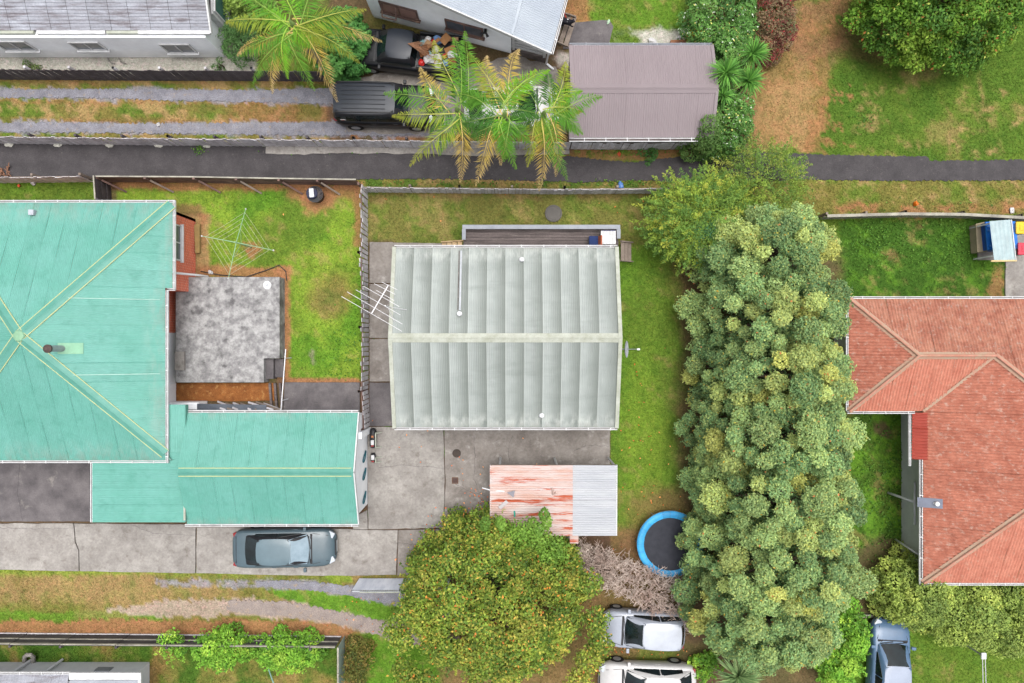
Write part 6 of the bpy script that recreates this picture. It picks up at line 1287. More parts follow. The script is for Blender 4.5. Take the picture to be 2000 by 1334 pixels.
shrub('lime_hedge', 'bright lime green bush over the panel fence, left of the pair', 432, 1272, 1.35, 1.35, 0.65, LM, 26, 39, 0.12, spray=70, r=0.34)
shrub('lime_hedge', 'bright lime green bush over the panel fence, right of the pair', 562, 1276, 1.35, 1.45, 0.66, LM, 28, 40, 0.12, spray=70, r=0.34)
shrub('lime_hedge', 'thin lime sapling at the left of the panel fence bushes', 335, 1262, 1.2, 0.5, 0.5, LM, 7, 41, 0.11, spray=24, r=0.22)
shrub('dark_shrub', 'dark twiggy shrub right of the green sheet fence', 698, 1300, 1.1, 0.5, 1.1, [(S(98, 104, 48), 2), (S(128, 110, 58), 2), (S(72, 84, 40), 2)], 18, 42, 0.09, spray=40, r=0.28)
shrub('lime_hedge', 'lime green shrub between tree row and blue car', 1668, 1240, 1.6, 0.55, 1.3, LM, 18, 43, 0.14, spray=50, r=0.34)
shrub('lime_hedge', 'lime green shrub at the bottom edge below the blue car', 1640, 1310, 1.6, 0.8, 0.7, LM, 16, 44, 0.14, spray=50, r=0.34)
shrub('lime_hedge', 'small bright green weed bush by the white car tail', 1378, 1305, 0.8, 0.5, 0.5, LM, 8, 45, 0.13, spray=20, r=0.25)
OB = [(S(134, 150, 72) * 1.25, 3), (S(112, 130, 64) * 1.25, 3), (S(160, 170, 86) * 1.25, 1.6), (S(92, 112, 56) * 1.25, 2)]
shrub('olive_shrub', 'big olive green shrub under the red house corner beside blue car', 1800, 1165, 2.6, 1.5, 1.5, OB, 46, 46, 0.12, spray=120)
shrub('olive_shrub', 'big olive green shrub below red roof, middle of the shrubbery', 1895, 1195, 2.5, 1.6, 1.6, OB, 50, 47, 0.12, spray=120)
shrub('olive_shrub', 'big olive green shrub below red roof at the right edge', 1985, 1215, 2.4, 1.5, 1.6, OB, 46, 48, 0.12, spray=120)
shrub('wall_shrub', 'low dark weeds by the white concrete left of the dark fence', 60, 128, 0.4, 0.6, 0.25, [(S(88, 112, 62), 2), (S(110, 124, 74), 1)], 6, 49, 0.09, r=0.18, zl=0.1)
shrub('wall_shrub', 'small green weed right end of the dark fence', 428, 126, 0.45, 0.3, 0.25, [(S(78, 108, 60), 2)], 4, 50, 0.09, r=0.16, zl=0.1)
shrub('wall_shrub', 'green weed clump on the fence verge below brown shed', 1270, 298, 0.6, 0.4, 0.4, [(S(70, 112, 56), 2), (S(90, 130, 64), 1)], 7, 51, 0.1, r=0.2, zl=0.15)
# bare twig hedge
dh = empty('bare_hedge', P(1230, 1140), 'bare grey pink twig hedge between trampoline and silver hatchback', 'hedge')
q = random.Random(9); mbs = [MB() for _ in range(4)]; n_tw = 0
for i in range(1150):
    u = q.random(); v_ = q.random(); px = 1125 + u * 205; py = 1062 + u * 70 + v_ * (52 + 40 * u) - 10
    b = P(px, py, 0); b.z = q.uniform(0.3, 1.1); up_ = q.uniform(0.25, 0.6)
    d = Vector((q.uniform(-0.5, 0.5), q.uniform(-0.1, 0.75) if v_ < 0.45 else q.uniform(-0.5, 0.4), up_)); L_ = q.uniform(0.35, 0.85)
    m_ = b + d * L_ * 0.5 + Vector((q.uniform(-.07, .07), q.uniform(-.07, .07), 0.04)); e = b + d * L_
    w = q.uniform(0.011, 0.022); mbs[i % 4].tube([b, m_, e], [w, w * 0.8, w * 0.35], 4, False)
    for k in range(2):
        f = b.lerp(e, q.uniform(0.3, 0.85)); mbs[i % 4].tube([f, f + Vector((q.uniform(-.28, .28), q.uniform(-.2, .3), q.uniform(0.02, .22)))], [w * 0.6, w * 0.3], 3, False)
for mb in mbs: mb.build('twig_mass', W['deadwood'], dh)['kind'] = 'stuff'
for i in range(7):
    a = P(1140 + i * 28, 1095 + i * 8); MB().tube([a, a + Vector((q.uniform(-.1, .1), 0, 0.9))], [0.06, 0.03], 6).build('stem', W['deadwood'], dh)
# ------------------------------------------------------------------ palms
def frond(parent, hub, az, ln, rise, droop, colr, seed, twist=0.0, width=0.5):
    q = np.random.default_rng(seed); k = 50
    az = math.radians(az); dr = np.array([math.cos(az), math.sin(az), 0]); sd = np.array([-math.sin(az), math.cos(az), 0])
    def axis(t): 
        return np.array(hub) + dr * ln * (t * 0.95) + np.array([0, 0, 1]) * (rise * ln * t - droop * ln * t ** 2.4) + sd * 0.11 * ln * math.sin(t * 2.4 + seed)
    V = []; Q = []; col = []
    ax = [axis(t) for t in np.linspace(0, 1, 15)]
    for i in range(14):
        a, b = ax[i], ax[i + 1]; w0 = 0.02 * (1 - i / 15); n = len(V)
        V += [a - sd * w0, a + sd * w0, b + sd * w0 * 0.93, b - sd * w0 * 0.93]; Q.append((n, n + 1, n + 2, n + 3)); col += [colr[1]] * 4
        n = len(V); V += [a - sd * w0 + [0, 0, -0.03], a + sd * w0 + [0, 0, -0.03], b + sd * w0 + [0, 0, -0.03], b - sd * w0 + [0, 0, -0.03]]; Q.append((n + 3, n + 2, n + 1, n)); col += [colr[1]] * 4
    for i in range(k):
        t = 0.14 + 0.86 * i / k + q.uniform(-0.005, 0.005); a = axis(min(t, 1)); fw = axis(min(1, t + 0.02)) - axis(max(0, t - 0.02)); fw = fw / (np.linalg.norm(fw) + 1e-9)
        L_ = width * (math.sin(math.pi * min(1, 0.16 + 0.84 * t) ** 0.85) * 0.9 + 0.12) * q.uniform(0.85, 1.1)
        for s in (-1, 1):
            out = sd * s * math.cos(0.35) + fw * (0.5 + 0.5 * t) + np.array([0, 0, -0.55 - 0.35 * t + twist * s]) + q.normal(size=3) * 0.16
            out = out / np.linalg.norm(out); e = a + out * L_ + np.array([0, 0, -0.10 * L_]); m = a + out * L_ * 0.45 + [0, 0, 0.02]
            wv = np.cross(out, [0, 0, 1.0]); wv = wv / (np.linalg.norm(wv) + 1e-9) * 0.0155; wz = np.array([0, 0, 0.012 * s])
            n = len(V); V += [a - wv * 0.6, m - wv - wz, e, m + wv + wz]; Q.append((n, n + 1, n + 2, n + 3))
            c_ = colr[0] * (1 + q.uniform(-0.18, 0.18)); tipc = colr[2]; mixf = np.clip((t - 0.55) * 1.4 + q.uniform(-.2, .2), 0, 1); cc = c_ * (1 - mixf) + tipc * mixf
            col += [cc, cc, cc * 0.6 + tipc * 0.4, cc]
    me = np_mesh('frond', np.array(V), np.array(Q), W['leaf'], np.clip(np.array(col), 0.003, 1))
    return link(bpy.data.objects.new('frond', me), parent)
PK = 0.95
GRN = (S(96, 146, 54), S(126, 156, 70), S(108, 148, 56)); BRT = (S(116, 170, 50), S(150, 184, 72), S(126, 168, 54)); YEL = (S(140, 158, 60), S(170, 172, 86), S(172, 164, 72)); DRY = (S(186, 164, 84), S(196, 170, 104), S(206, 178, 142)); DKG = (S(72, 116, 52), S(112, 140, 66), S(86, 124, 54))
GRN, BRT, YEL, DRY, DKG = [tuple(c * PK for c in g_) for g_ in (GRN, BRT, YEL, DRY, DKG)]
def palm(label, px, py, hz, base_px, fr, seed):
    hub = P(px, py, hz); t = empty('palm_tree', (hub.x, hub.y, 0), label, 'palm tree', 'palm trees over the drive')
    mb = MB(); pts = [(hub.x + 0.1 * math.sin(k), hub.y + 0.05 * k / 6, hz * k / 8) for k in range(9)]
    mb.tube(pts[:-1] + [(hub.x, hub.y, hz - 0.05)], [0.16 - 0.006 * k for k in range(9)], 10); mb.build('trunk', W['palmtrunk'], t, smooth=True)
    qq = random.Random(seed)
    fr = list(fr) + [(px + 110 * math.cos(a_) * qq.uniform(0.6, 1.05), py + 110 * math.sin(a_) * qq.uniform(0.6, 1.05), qq.choice([GRN, GRN, DKG, YEL]), qq.uniform(0.2, 0.9)) for a_ in [qq.uniform(0, 6.28) for _ in range(2)]]
    for i, (tx, ty, colr, rise) in enumerate(fr):
        # tip given in picture terms at about two thirds of the crown height
        tip = P(tx, ty, hz - 1.0 + rise * 0.6); d = Vector((tip.x - hub.x, tip.y - hub.y)); az = math.degrees(math.atan2(d.y, d.x)); ln = d.length / 0.95
        frond(t, (hub.x, hub.y, hz), az, ln, 0.35 + 0.3 * rise, 0.75 - 0.15 * rise, colr, seed * 50 + i, twist=random.Random(seed * 9 + i).uniform(-0.25, 0.25), width=0.46 + 0.10 * ln)
    MB().tube([(hub.x, hub.y, hz - 0.5), (hub.x, hub.y, hz), (hub.x + 0.02, hub.y - 0.05, hz + 0.5)], [0.12, 0.1, 0.03], 8).build('crownshaft', plain('crownshaft', 132, 160, 88), t, smooth=True)
palm('palm tree with yellowing fronds right of the grey tiled house', 572, 48, 5.2, None, [(445, 32, YEL, 0.4), (470, 112, GRN, 0.3), (500, 170, GRN, 0), (540, 185, DRY, -0.2), (568, 160, BRT, 0.3), (605, 180, GRN, -0.1), (695, 135, YEL, 0.1), (650, 195, DRY, -0.3), (700, 68, GRN, 0.4), (740, 52, DRY, -0.2), (715, 15, YEL, 0.5), (640, -40, GRN, 0.6), (560, -60, BRT, 0.7), (480, -30, GRN, 0.5), (455, 105, DRY, -0.3), (515, 40, BRT, 0.9), (620, 100, BRT, 0.8), (540, 100, GRN, 0.6), (690, 40, DKG, 0.2)], 1)
palm('palm tree spreading over the black suv, leftmost of the fence trio', 893, 214, 5.4, None, [(755, 165, GRN, 0.3), (765, 222, YEL, 0.2), (805, 330, YEL, 0), (870, 310, GRN, 0.2), (880, 80, GRN, 0.7), (920, 70, GRN, 0.8), (865, 75, YEL, 0.4), (890, 355, DRY, -0.3), (812, 130, DRY, -0.2), (960, 175, DKG, 0.5), (970, 260, DKG, 0.4), (840, 265, DKG, 0.4), (935, 290, GRN, 0.3), (915, 150, DKG, 0.8)], 2)
palm('palm tree in the middle of the trio along the grey fence', 985, 225, 5.8, None, [(932, 95, YEL, 0.3), (958, 100, DRY, -0.1), (1068, 140, BRT, 0.8), (1035, 135, YEL, 0.5), (975, 280, BRT, 0.8), (1005, 335, GRN, 0.3), (915, 352, DRY, -0.3), (905, 240, DKG, 0.5), (920, 275, DKG, 0.4), (1060, 225, DKG, 0.4), (1040, 280, GRN, 0.3), (955, 180, DKG, 0.7), (970, 325, DRY, 0), (1030, 95, DRY, 0.1), (1010, 180, GRN, 0.9)], 3)
palm('palm tree reaching the brown shed roof, rightmost of the trio', 1062, 222, 5.2, None, [(1180, 205, GRN, 0.4), (1140, 190, BRT, 0.5), (1130, 268, GRN, 0.3), (1135, 215, YEL, 0.5), (1120, 345, GRN, -0.1), (1105, 125, YEL, 0.5), (1020, 325, YEL, 0), (1040, 368, DRY, -0.3), (1085, 345, DRY, -0.2), (990, 240, DKG, 0.4), (1000, 175, DKG, 0.5), (1070, 300, YEL, 0.3), (1075, 145, DKG, 0.7)], 4)
# cabbage trees with strap leaves
def straps(label, px, py, hz, rad, n, cols, seed, name='cabbage_tree'):
    hub = P(px, py, hz); t = empty(name, (hub.x, hub.y, 0), label, 'cabbage tree', 'spiky cabbage trees'); q = np.random.default_rng(seed); V = []; Q = []; col = []
    for i in range(n):
        az = q.uniform(0, 6.283); el = q.uniform(-0.1, 1.25); L_ = rad * q.uniform(0.8, 1.15); d = np.array([math.cos(az) * math.cos(el), math.sin(az) * math.cos(el), math.sin(el)]); s = np.array([-math.sin(az), math.cos(az), 0]) * 0.028
        a = np.array(hub); m = a + d * L_ * 0.55; e = a + d * L_ + [0, 0, -0.25 * L_ * math.cos(el)]; k = len(V)
        V += [a - s * .6, m - s, e, m + s, a + s * .6]; c_ = cols[q.integers(len(cols))] * (1 + q.uniform(-.25, .25)); col += [c_] * 5; Q += [(k, k + 1, k + 2, k + 2), ]; Q[-1] = (k, k + 1, k + 3, k + 4); Q.append((k + 1, k + 2, k + 3, k + 3))
    Q = [f for f in Q]
    Vn = np.array(V); tri = [(a, b, c) for (a, b, c, d) in Q if c == d]; quads = [f for f in Q if f[2] != f[3]]
    T = [(a, b, c) for a, b, c, d in quads] + [(a, c, d) for a, b, c, d in quads] + tri
    me = np_mesh('leaf_rosette', Vn, np.array(T), W['leaf'], np.clip(np.array(col), 0.003, 1)); link(bpy.data.objects.new('leaf_rosette', me), t)
    MB().tube([(hub.x, hub.y, 0), (hub.x, hub.y, hz)], [0.11, 0.08], 8).build('trunk', W['bark'], t, smooth=True)
CT = [S(84, 132, 56), S(104, 152, 66), S(70, 112, 48)]
straps('spiky cabbage tree nearest the red shrub', 1470, 105, 2.8, 0.85, 110, CT, 1)
straps('spiky cabbage tree against the brown shed wall', 1418, 142, 2.9, 0.9, 120, CT, 2)
straps('spiky cabbage tree below the other two, right side', 1462, 158, 2.7, 0.85, 110, CT, 3)
straps('small spiky cabbage tree in the ivy beside the brown shed', 1412, 185, 2.6, 0.6, 70, CT, 4)
straps('grey green fan palm at the bottom edge under the tree row', 1442, 1320, 2.0, 1.15, 260, [S(132, 160, 106) * .85, S(112, 142, 92) * .85, S(150, 172, 116) * .85], 5, 'fan_palm')
# ------------------------------------------------------------------ smaller things
# trampoline
tc = P(1309, 1063, 0.62); tr_ = empty('trampoline', (tc.x, tc.y, 0), 'round trampoline with black mat and blue pad ring', 'trampoline')
R0, R1 = 1.24, 1.53
MB().lathe((tc.x, tc.y, 0.60), [(R0, 0), (R0, 0.012)], 48).build('mat', M('trampoline_mat', C(46, 48, 58), 0.7, C(58, 60, 70), 3, fine=0.1), tr_)
n = 24
for i in range(n):
    a0 = 2 * math.pi * i / n; a1 = 2 * math.pi * (i + 0.985) / n; vs = []; fs = []; k = 5
    for j in range(k + 1):
        a = a0 + (a1 - a0) * j / k
        for r_, z in ((R0 - 0.03, 0.625), (R0 + 0.02, 0.655), ((R0 + R1) / 2, 0.672), (R1 - 0.02, 0.655), (R1, 0.61)): vs.append((tc.x + r_ * math.cos(a), tc.y + r_ * math.sin(a), z))
    for j in range(k):
        for s in range(4): b = j * 5 + s; fs.append((b, b + 1, b + 6, b + 5))
    MB().add(vs, fs).build('pad_section', M('blue_pad', C(70, 170, 222, 0.8), 0.5, C(52, 146, 204, 0.8), 2, fine=0.05, rand=0.16) if 'padm' not in W else W['padm'], tr_, smooth=True)
    if 'padm' not in W: W['padm'] = bpy.data.materials['blue_pad']
ring = MB().tube([(tc.x + (R1 - 0.02) * math.cos(t), tc.y + (R1 - 0.02) * math.sin(t), 0.58) for t in np.linspace(0, 2 * math.pi, 41)], 0.028, 6, False).build('frame_ring', W['steel'], tr_)
for i in range(6):
    a = math.pi * i / 3; MB().tube([(tc.x + (R1 - 0.05) * math.cos(a), tc.y + (R1 - 0.05) * math.sin(a), 0.58), (tc.x + (R1 - 0.05) * math.cos(a), tc.y + (R1 - 0.05) * math.sin(a), 0)], 0.025, 6).build('leg', W['steel'], tr_)
# rotary clothes line
hb = P(460, 477, 1.9); bs = P(491, 484, 0); cl_ = empty('clothes_line', (bs.x, bs.y, 0), 'rotary clothes line with pale green arms on the left lawn', 'clothes line')
hb = Vector((bs.x, bs.y, 1.75))
MB().tube([(bs.x, bs.y, 0), (bs.x, bs.y, 1.9)], 0.03, 8).build('pole', W['greenpipe'], cl_)
arms = [P(480, 408, 2.25), P(394, 461, 2.2), P(446, 544, 2.1), P(534, 489, 2.15)]
for a in arms:
    o = MB().tube([hb, a], [0.022, 0.016], 6).build('arm', W['greenpipe'], cl_); MB().lathe(a - Vector((0, 0, 0.04)), [(0.03, 0), (0.04, 0.04), (0.02, 0.08)], 8).build('end_cap', W['white'], o)
    MB().tube([Vector((bs.x, bs.y, 1.2)), hb.lerp(a, 0.45)], 0.012, 5).build('strut', W['greenpipe'], cl_)
for i in range(4):
    a, b = arms[i], arms[(i + 1) % 4]
    for f in (0.42, 0.58, 0.74, 0.9):
        if i == 3 and f < 0.8: f = f
        p, q_ = hb.lerp(a, f), hb.lerp(b, f); MB().tube([p, p.lerp(q_, 0.5) - Vector((0, 0, 0.05)), q_], 0.006, 4).build('line', W['linewire'], cl_)
# planter
pc = P(621, 384, 0); pt = empty('planter', pc, 'round black planter with white lid and spiky plant on mulch', 'planter')
MB().lathe(pc, [(0.30, 0), (0.36, 0.5), (0.38, 0.52), (0.34, 0.52), (0.33, 0.42)], 20).build('pot', W['black'], pt)
mb = MB(); q = random.Random(3)
for i in range(26):
    a = q.uniform(-1.2, 1.9); mb.tube([pc + Vector((0.1, 0, 0.45)), pc + Vector((0.1 + 0.32 * math.cos(a), 0.32 * math.sin(a), 0.58))], [0.012, 0.006], 4)
mb.build('dry_stems', W['wood_deck'], pt)
MB().box(pc + Vector((-0.14, 0.06, 0.56)), (0.22, 0.42, 0.06), 0.1).build('lid', W['white'], pt, bevel=0.03); MB().lathe(pc + Vector((-0.14, 0.06, 0.44)), [(0.24, 0), (0.27, 0.06), (0.25, 0.09)], 18).build('tub', plain('navy_tub', 46, 48, 78), pt)
# disc on terrace, drain covers
v = P(522, 557, 0.72); o = empty('round_hatch', (v.x, v.y, 0.7), 'round white lid lying on the stained terrace corner', 'lid'); MB().lathe((v.x, v.y, 0.702), [(0.19, 0), (0.19, 0.03), (0.15, 0.035), (0.15, 0.05), (0.13, 0.05)], 24).build('rim', W['white'], o); MB().lathe((v.x, v.y, 0.74), [(0.05, 0), (0.04, 0.03)], 12).build('knob', W['steel'], o)
v = P(1081, 417, 0); tag(MB().lathe((v.x, v.y, 0.0), [(0.40, -0.05), (0.40, 0.05), (0.36, 0.065), (0.33, 0.05), (0.30, 0.06), (0.05, 0.065)], 32).build('manhole_cover', plain('iron_grey', 112, 108, 104, 0.8)), 'round concrete manhole cover in the back lawn of grey house', 'manhole cover', 'drain covers')
v = P(892, 885, 0); tag(MB().lathe((v.x, v.y, 0.0), [(0.20, 0.03), (0.20, 0.062), (0.17, 0.068), (0.15, 0.058), (0.02, 0.064)], 24).build('manhole_cover', plain('iron_dark', 84, 74, 68, 0.9)), 'small round dark drain cover in the concrete yard', 'drain cover', 'drain covers')
v = P(889, 938, 0); dg = empty('drain_grate', (v.x, v.y, 0.05), 'small square rusty drain grate in the concrete yard', 'drain cover', 'drain covers'); MB().box((v.x, v.y, 0.05), (0.30, 0.30, 0.02)).build('frame', plain('rust_frame', 120, 86, 66, 0.9), dg)
for i in range(5): MB().box((v.x, v.y - 0.1 + 0.05 * i, 0.066), (0.24, 0.022, 0.012)).build('bar', W['wood_dark'], dg)
# antenna on the grey house
an = empty('tv_antenna', (-5.0, 1.25, 3.4), 'white rooftop television antenna with long rods on the grey roof edge', 'antenna')
m0 = Vector((-5.0, 0.95, 3.5)); mt = P(735, 597, 5.0); m0 = Vector((GW + 0.0, mt.y, 2.9)); mt2 = Vector((GW + 0.0, mt.y, 4.9))
MB().tube([m0, (GW + 0.02, mt.y, 4.9)], 0.025, 8).build('mast', W['alu'], an)
zc_ = 4.88; A1, A2 = P(726, 612, zc_), P(758, 558, zc_)
MB().beam(A1, A2, 0.035, 0.035).build('boom', W['alu'], an)
rods = [((667, 579), (785, 647)), ((678, 570), (786, 633)), ((695, 566), (782, 615)), ((710, 559), (780, 599)), ((731, 554), (772, 575)), ((746, 551), (776, 566)), ((735, 567), (770, 587))]
for (a, b) in rods: MB().tube([P(*a, zc_ + 0.03), P(*b, zc_ + 0.03)], 0.011, 5).build('rod', W['alu'], an)
MB().tube([(GW, mt.y, 4.2), (GW + 0.7, mt.y - 0.1, 3.6)], 0.012, 5).build('stay', W['alu'], an); MB().tube([(GW, mt.y, 4.2), (GW + 0.3, mt.y - 0.9, 3.55)], 0.012, 5).build('stay', W['alu'], an)
# satellite dish
sd_ = P(1222, 682, 3.3); ds = empty('satellite_dish', (GE, sd_.y, 3.2), 'grey satellite dish on the right gable of the grey house', 'satellite dish')
vs = []; fs = []; axd = Vector((0.92, 0, 0.38)).normalized(); s1 = Vector((0, 1, 0)); s2 = axd.cross(s1); c0_ = Vector((GE + 0.22, sd_.y, 3.35))
for i in range(6):
    r_ = 0.36 * i / 5
    for j in range(24):
        t = 2 * math.pi * j / 24; vs.append(c0_ + (s1 * math.cos(t) + s2 * math.sin(t) * 0.9) * r_ + axd * (0.6 * r_ * r_))
for i in range(5):
    for j in range(24): k = (j + 1) % 24; fs.append((i * 24 + j, i * 24 + k, (i + 1) * 24 + k, (i + 1) * 24 + j))
MB().add(vs, fs).build('reflector', plain('dish_grey', 190, 194, 202), ds, smooth=True)
MB().tube([c0_, (GE - 0.1, sd_.y, 3.1), (GE - 0.14, sd_.y, 3.0)], 0.03, 8).build('bracket', W['steel'], ds); MB().tube([c0_ + Vector((0, 0, -0.3)), c0_ + axd * 0.55], 0.015, 6).build('feed_arm', W['steel'], ds); MB().box(c0_ + axd * 0.57, (0.13, 0.08, 0.08)).build('receiver', W['white'], ds, bevel=0.02)
# deck furniture
v = P(1159, 471, 0.9); chx = empty('deck_chair', (v.x, v.y, 0.57), 'blue cushioned chair with orange back on the deck', 'chair')
MB().box((v.x, v.y, 1.0), (0.44, 0.44, 0.12)).build('seat', plain('navy_cushion', 44, 62, 112, 0.9), chx, bevel=0.05); MB().box((v.x + 0.27, v.y - 0.02, 1.15), (0.08, 0.46, 0.4), 0, ('Y', 0.25)).build('backrest', plain('orange_back', 190, 104, 72, 0.8), chx, bevel=0.03)
for sx in (-1, 1):
    for sy in (-1, 1): MB().tube([(v.x + sx * 0.18, v.y + sy * 0.18, 0.57), (v.x + sx * 0.18, v.y + sy * 0.18, 0.95)], 0.02, 6).build('leg', W['steel'], chx)
v = P(1187, 465, 1.1); tb = empty('white_table', (v.x, v.y, 0.57), 'white slatted table at the right end of the deck', 'table')
for i in range(5): MB().box((v.x - 0.27 + 0.135 * i, v.y, 1.28), (0.125, 0.60, 0.035)).build('slat', W['white'], tb)
for i in range(8): MB().lathe((v.x - 0.26 + 0.075 * i, v.y + 0.31, 1.27), [(0.022, 0), (0.022, 0.05)], 8).build('peg', plain('navy_peg', 70, 80, 140), tb)
for sx in (-1, 1):
    for sy in (-1, 1): MB().beam((v.x + sx * 0.26, v.y + sy * 0.26, 0.57), (v.x + sx * 0.26, v.y + sy * 0.26, 1.26), 0.05, 0.05).build('leg', W['white'], tb)
# black canisters and rail by the garage
for i, (y0, y1, lb) in enumerate(((838, 874, 'long black rounded canister with white label beside the garage wall'), (886, 903, 'short black rounded canister with white label beside the garage wall'))):
    a = P(728, y0, 0.3); b = P(728, y1, 0.3); c_ = empty('canister', ((a.x + b.x) / 2, (a.y + b.y) / 2, 0.05), lb, 'canister', 'black canisters by the garage'); d = (b - a).normalized(); R = 0.16 if i == 0 else 0.12; zz = 0.06 + R
    a.z = b.z = zz; MB().tube([a - d * R * 0.2, a, a + d * R * 0.7, b - d * R * 0.7, b, b + d * R * 0.2], [R * 0.35, R * 0.75, R, R, R * 0.75, R * 0.35], 16).build('tank', W['black'], c_, smooth=True)
    p = a.lerp(b, 0.72 if i == 0 else 0.45); MB().box((p.x, p.y, zz + R + 0.012), (0.15, 0.22, 0.02)).build('label_plate', W['white'], c_, bevel=0.008)
    p = a.lerp(b, 0.90); MB().box((p.x, p.y, zz + R * 0.98 + 0.012), (0.12, 0.06, 0.02)).build('red_strip', plain('strip_red', 190, 70, 70), c_)
    if i == 0: p = a.lerp(b, 0.4); MB().box((p.x, p.y, zz + R + 0.012), (0.1, 0.09, 0.02)).build('orange_strip', plain('strip_or', 206, 130, 80), c_)
    x = P(735, 0, 0.2).x; rl = MB().beam((x, P(0, y0 + 5).y, 0.35), (x, P(0, y1 - 2).y, 0.35), 0.05, 0.05).build('guard_rail', W['cream'], c_)
    for yy in (y0 + 6, y1 - 2): MB().beam((x, P(0, yy).y, 0.35), (x + 0.22, P(0, yy).y, 0.08), 0.05, 0.05).build('rail_foot', W['cream'], c_)
# bins and shelter, right edge
def bin_(label, px, py, body, lid, rz=0.0, w=0.52, d=0.58, h=1.0):
    v = P(px, py, h); r = empty('wheelie_bin', (v.x, v.y, 0), label, 'wheelie bin', 'wheelie bins'); r.rotation_euler = (0, 0, rz)
    vs = [(i * w / 2 * k, j * d / 2 * k, z) for k, z in ((0.8, 0.06), (0.98, h - 0.06)) for i, j in ((-1, -1), (1, -1), (1, 1), (-1, 1))]
    MB().add(vs, [(3, 2, 1, 0), (4, 5, 6, 7), (0, 1, 5, 4), (1, 2, 6, 5), (2, 3, 7, 6), (3, 0, 4, 7)]).local('body', body, r, bevel=0.03)
    o = MB().box((0, 0, h), (w + 0.06, d + 0.06, 0.09)).local('lid', lid, r, bevel=0.035); MB().box((0, 0.02, h + 0.05), (w * 0.55, d * 0.55, 0.03)).local('lid_panel', lid, o, bevel=0.01)
    MB().tube([(-w * 0.4, d / 2 + 0.08, h - 0.02), (w * 0.4, d / 2 + 0.08, h - 0.02)], 0.018, 6).local('handle', W['black'], r)
    for s in (-1, 1): MB().tube([(s * w * 0.42 - 0.02, d / 2 - 0.05, 0.1), (s * w * 0.42 + 0.02, d / 2 - 0.05, 0.1)], 0.1, 12).local('wheel', W['rubber'], r)
dkg = plain('bin_green', 38, 66, 58, 0.5)
bin_('wheelie bin with yellow lid at the right edge', 1999, 445, dkg, plain('yellow_lid', 246, 206, 38, 0.4), math.pi / 2, 0.50, 0.66)
bin_('wheelie bin with red lid at the right edge', 2003, 486, dkg, plain('red_lid', 226, 66, 88, 0.4), math.pi / 2, 0.50, 0.66)
bb = plain('blue_bin', 26, 122, 222, 0.4)
v = P(1955, 460, 0.9); bx_ = empty('blue_bin', (v.x, v.y, 0), 'large bright blue bin under the pale plastic shelter', 'bin')
MB().prism([XY(1926, 435, .9), XY(1986, 433, .9), XY(1990, 486, .9), XY(1931, 488, .9)], 0.0, 0.88).build('body', plain('blue_body', 20, 84, 168, 0.5), bx_, bevel=0.03)
MB().prism([XY(1924, 433, .95), XY(1956, 432, .95), XY(1960, 487, .95), XY(1929, 489, .95)], 0.88, 0.97).build('lid', bb, bx_, bevel=0.03); MB().prism([XY(1957.5, 432, .95), XY(1984, 432, .95), XY(1989, 486, .95), XY(1961.5, 487, .95)], 0.88, 0.97).build('lid', bb, bx_, bevel=0.03)
for px, py in ((1930, 442), (1931, 450), (1935, 480), (1977, 441), (1982, 478)): MB().box(P(px, py, 0.99), (0.10, 0.08, 0.03)).build('lid_hinge', plain('hinge_blue', 90, 150, 226), bx_, bevel=0.008)
bbx = empty('plywood_box', P(1920, 466), 'tan plywood box left of the blue bin', 'box'); ply = plain('plywood', 178, 164, 136, 0.8)
MB().prism([XY(1907, 438, .5), XY(1924, 434, .5), XY(1930, 491, .5), XY(1910, 493, .5)], 0, 0.5).build('box_side', ply, bbx, bevel=0.01); MB().prism([XY(1906, 437, .53), XY(1923, 433.5, .53), XY(1929, 490, .53), XY(1909, 492, .53)], 0.503, 0.525).build('lid', ply, bbx)
sl_ = empty('bin_shelter', P(1955, 480), 'pale blue ribbed plastic shelter roof standing over the blue bin', 'shelter')
q4 = [P(1932, 432, 1.5), P(1973, 429, 1.5), P(1982, 508, 1.3), P(1941, 508, 1.3)]; V = []; k = 30
for j in range(k + 1):
    for s in range(4):
        a = q4[0].lerp(q4[1], j / k); b = q4[3].lerp(q4[2], j / k); p = a.lerp(b, s / 3); p.z += 0.02 * math.cos(j / k * 5 * 2 * math.pi) ** 7; V.append(p)
link(bpy.data.objects.new('roof_panel', np_mesh('roof_panel', V, [(j * 4 + s, j * 4 + s + 1, j * 4 + s + 5, j * 4 + s + 4) for j in range(k) for s in range(3)], plain('pale_plastic', 186, 208, 212, 0.3), smooth=True)), sl_)
MB().beam(P(1935, 510, 1.28), P(1985, 509, 1.28), 0.07, 0.09).build('front_beam', plain('yellow_timber', 232, 206, 150, 0.8), sl_); MB().beam(q4[1] + Vector((0.03, 0, 0)), q4[2] + Vector((0.03, 0, 0)), 0.04, 0.08).build('side_beam', W['white'], sl_)
for p, z in ((P(1937, 500, 1.2), 1.25), (P(1981, 505, 1.2), 1.25), (P(1935, 436, 1.4), 1.45), (P(1972, 434, 1.4), 1.45)): MB().beam((p.x, p.y, 0), (p.x, p.y, z), 0.06, 0.06).build('post', W['white'], sl_)
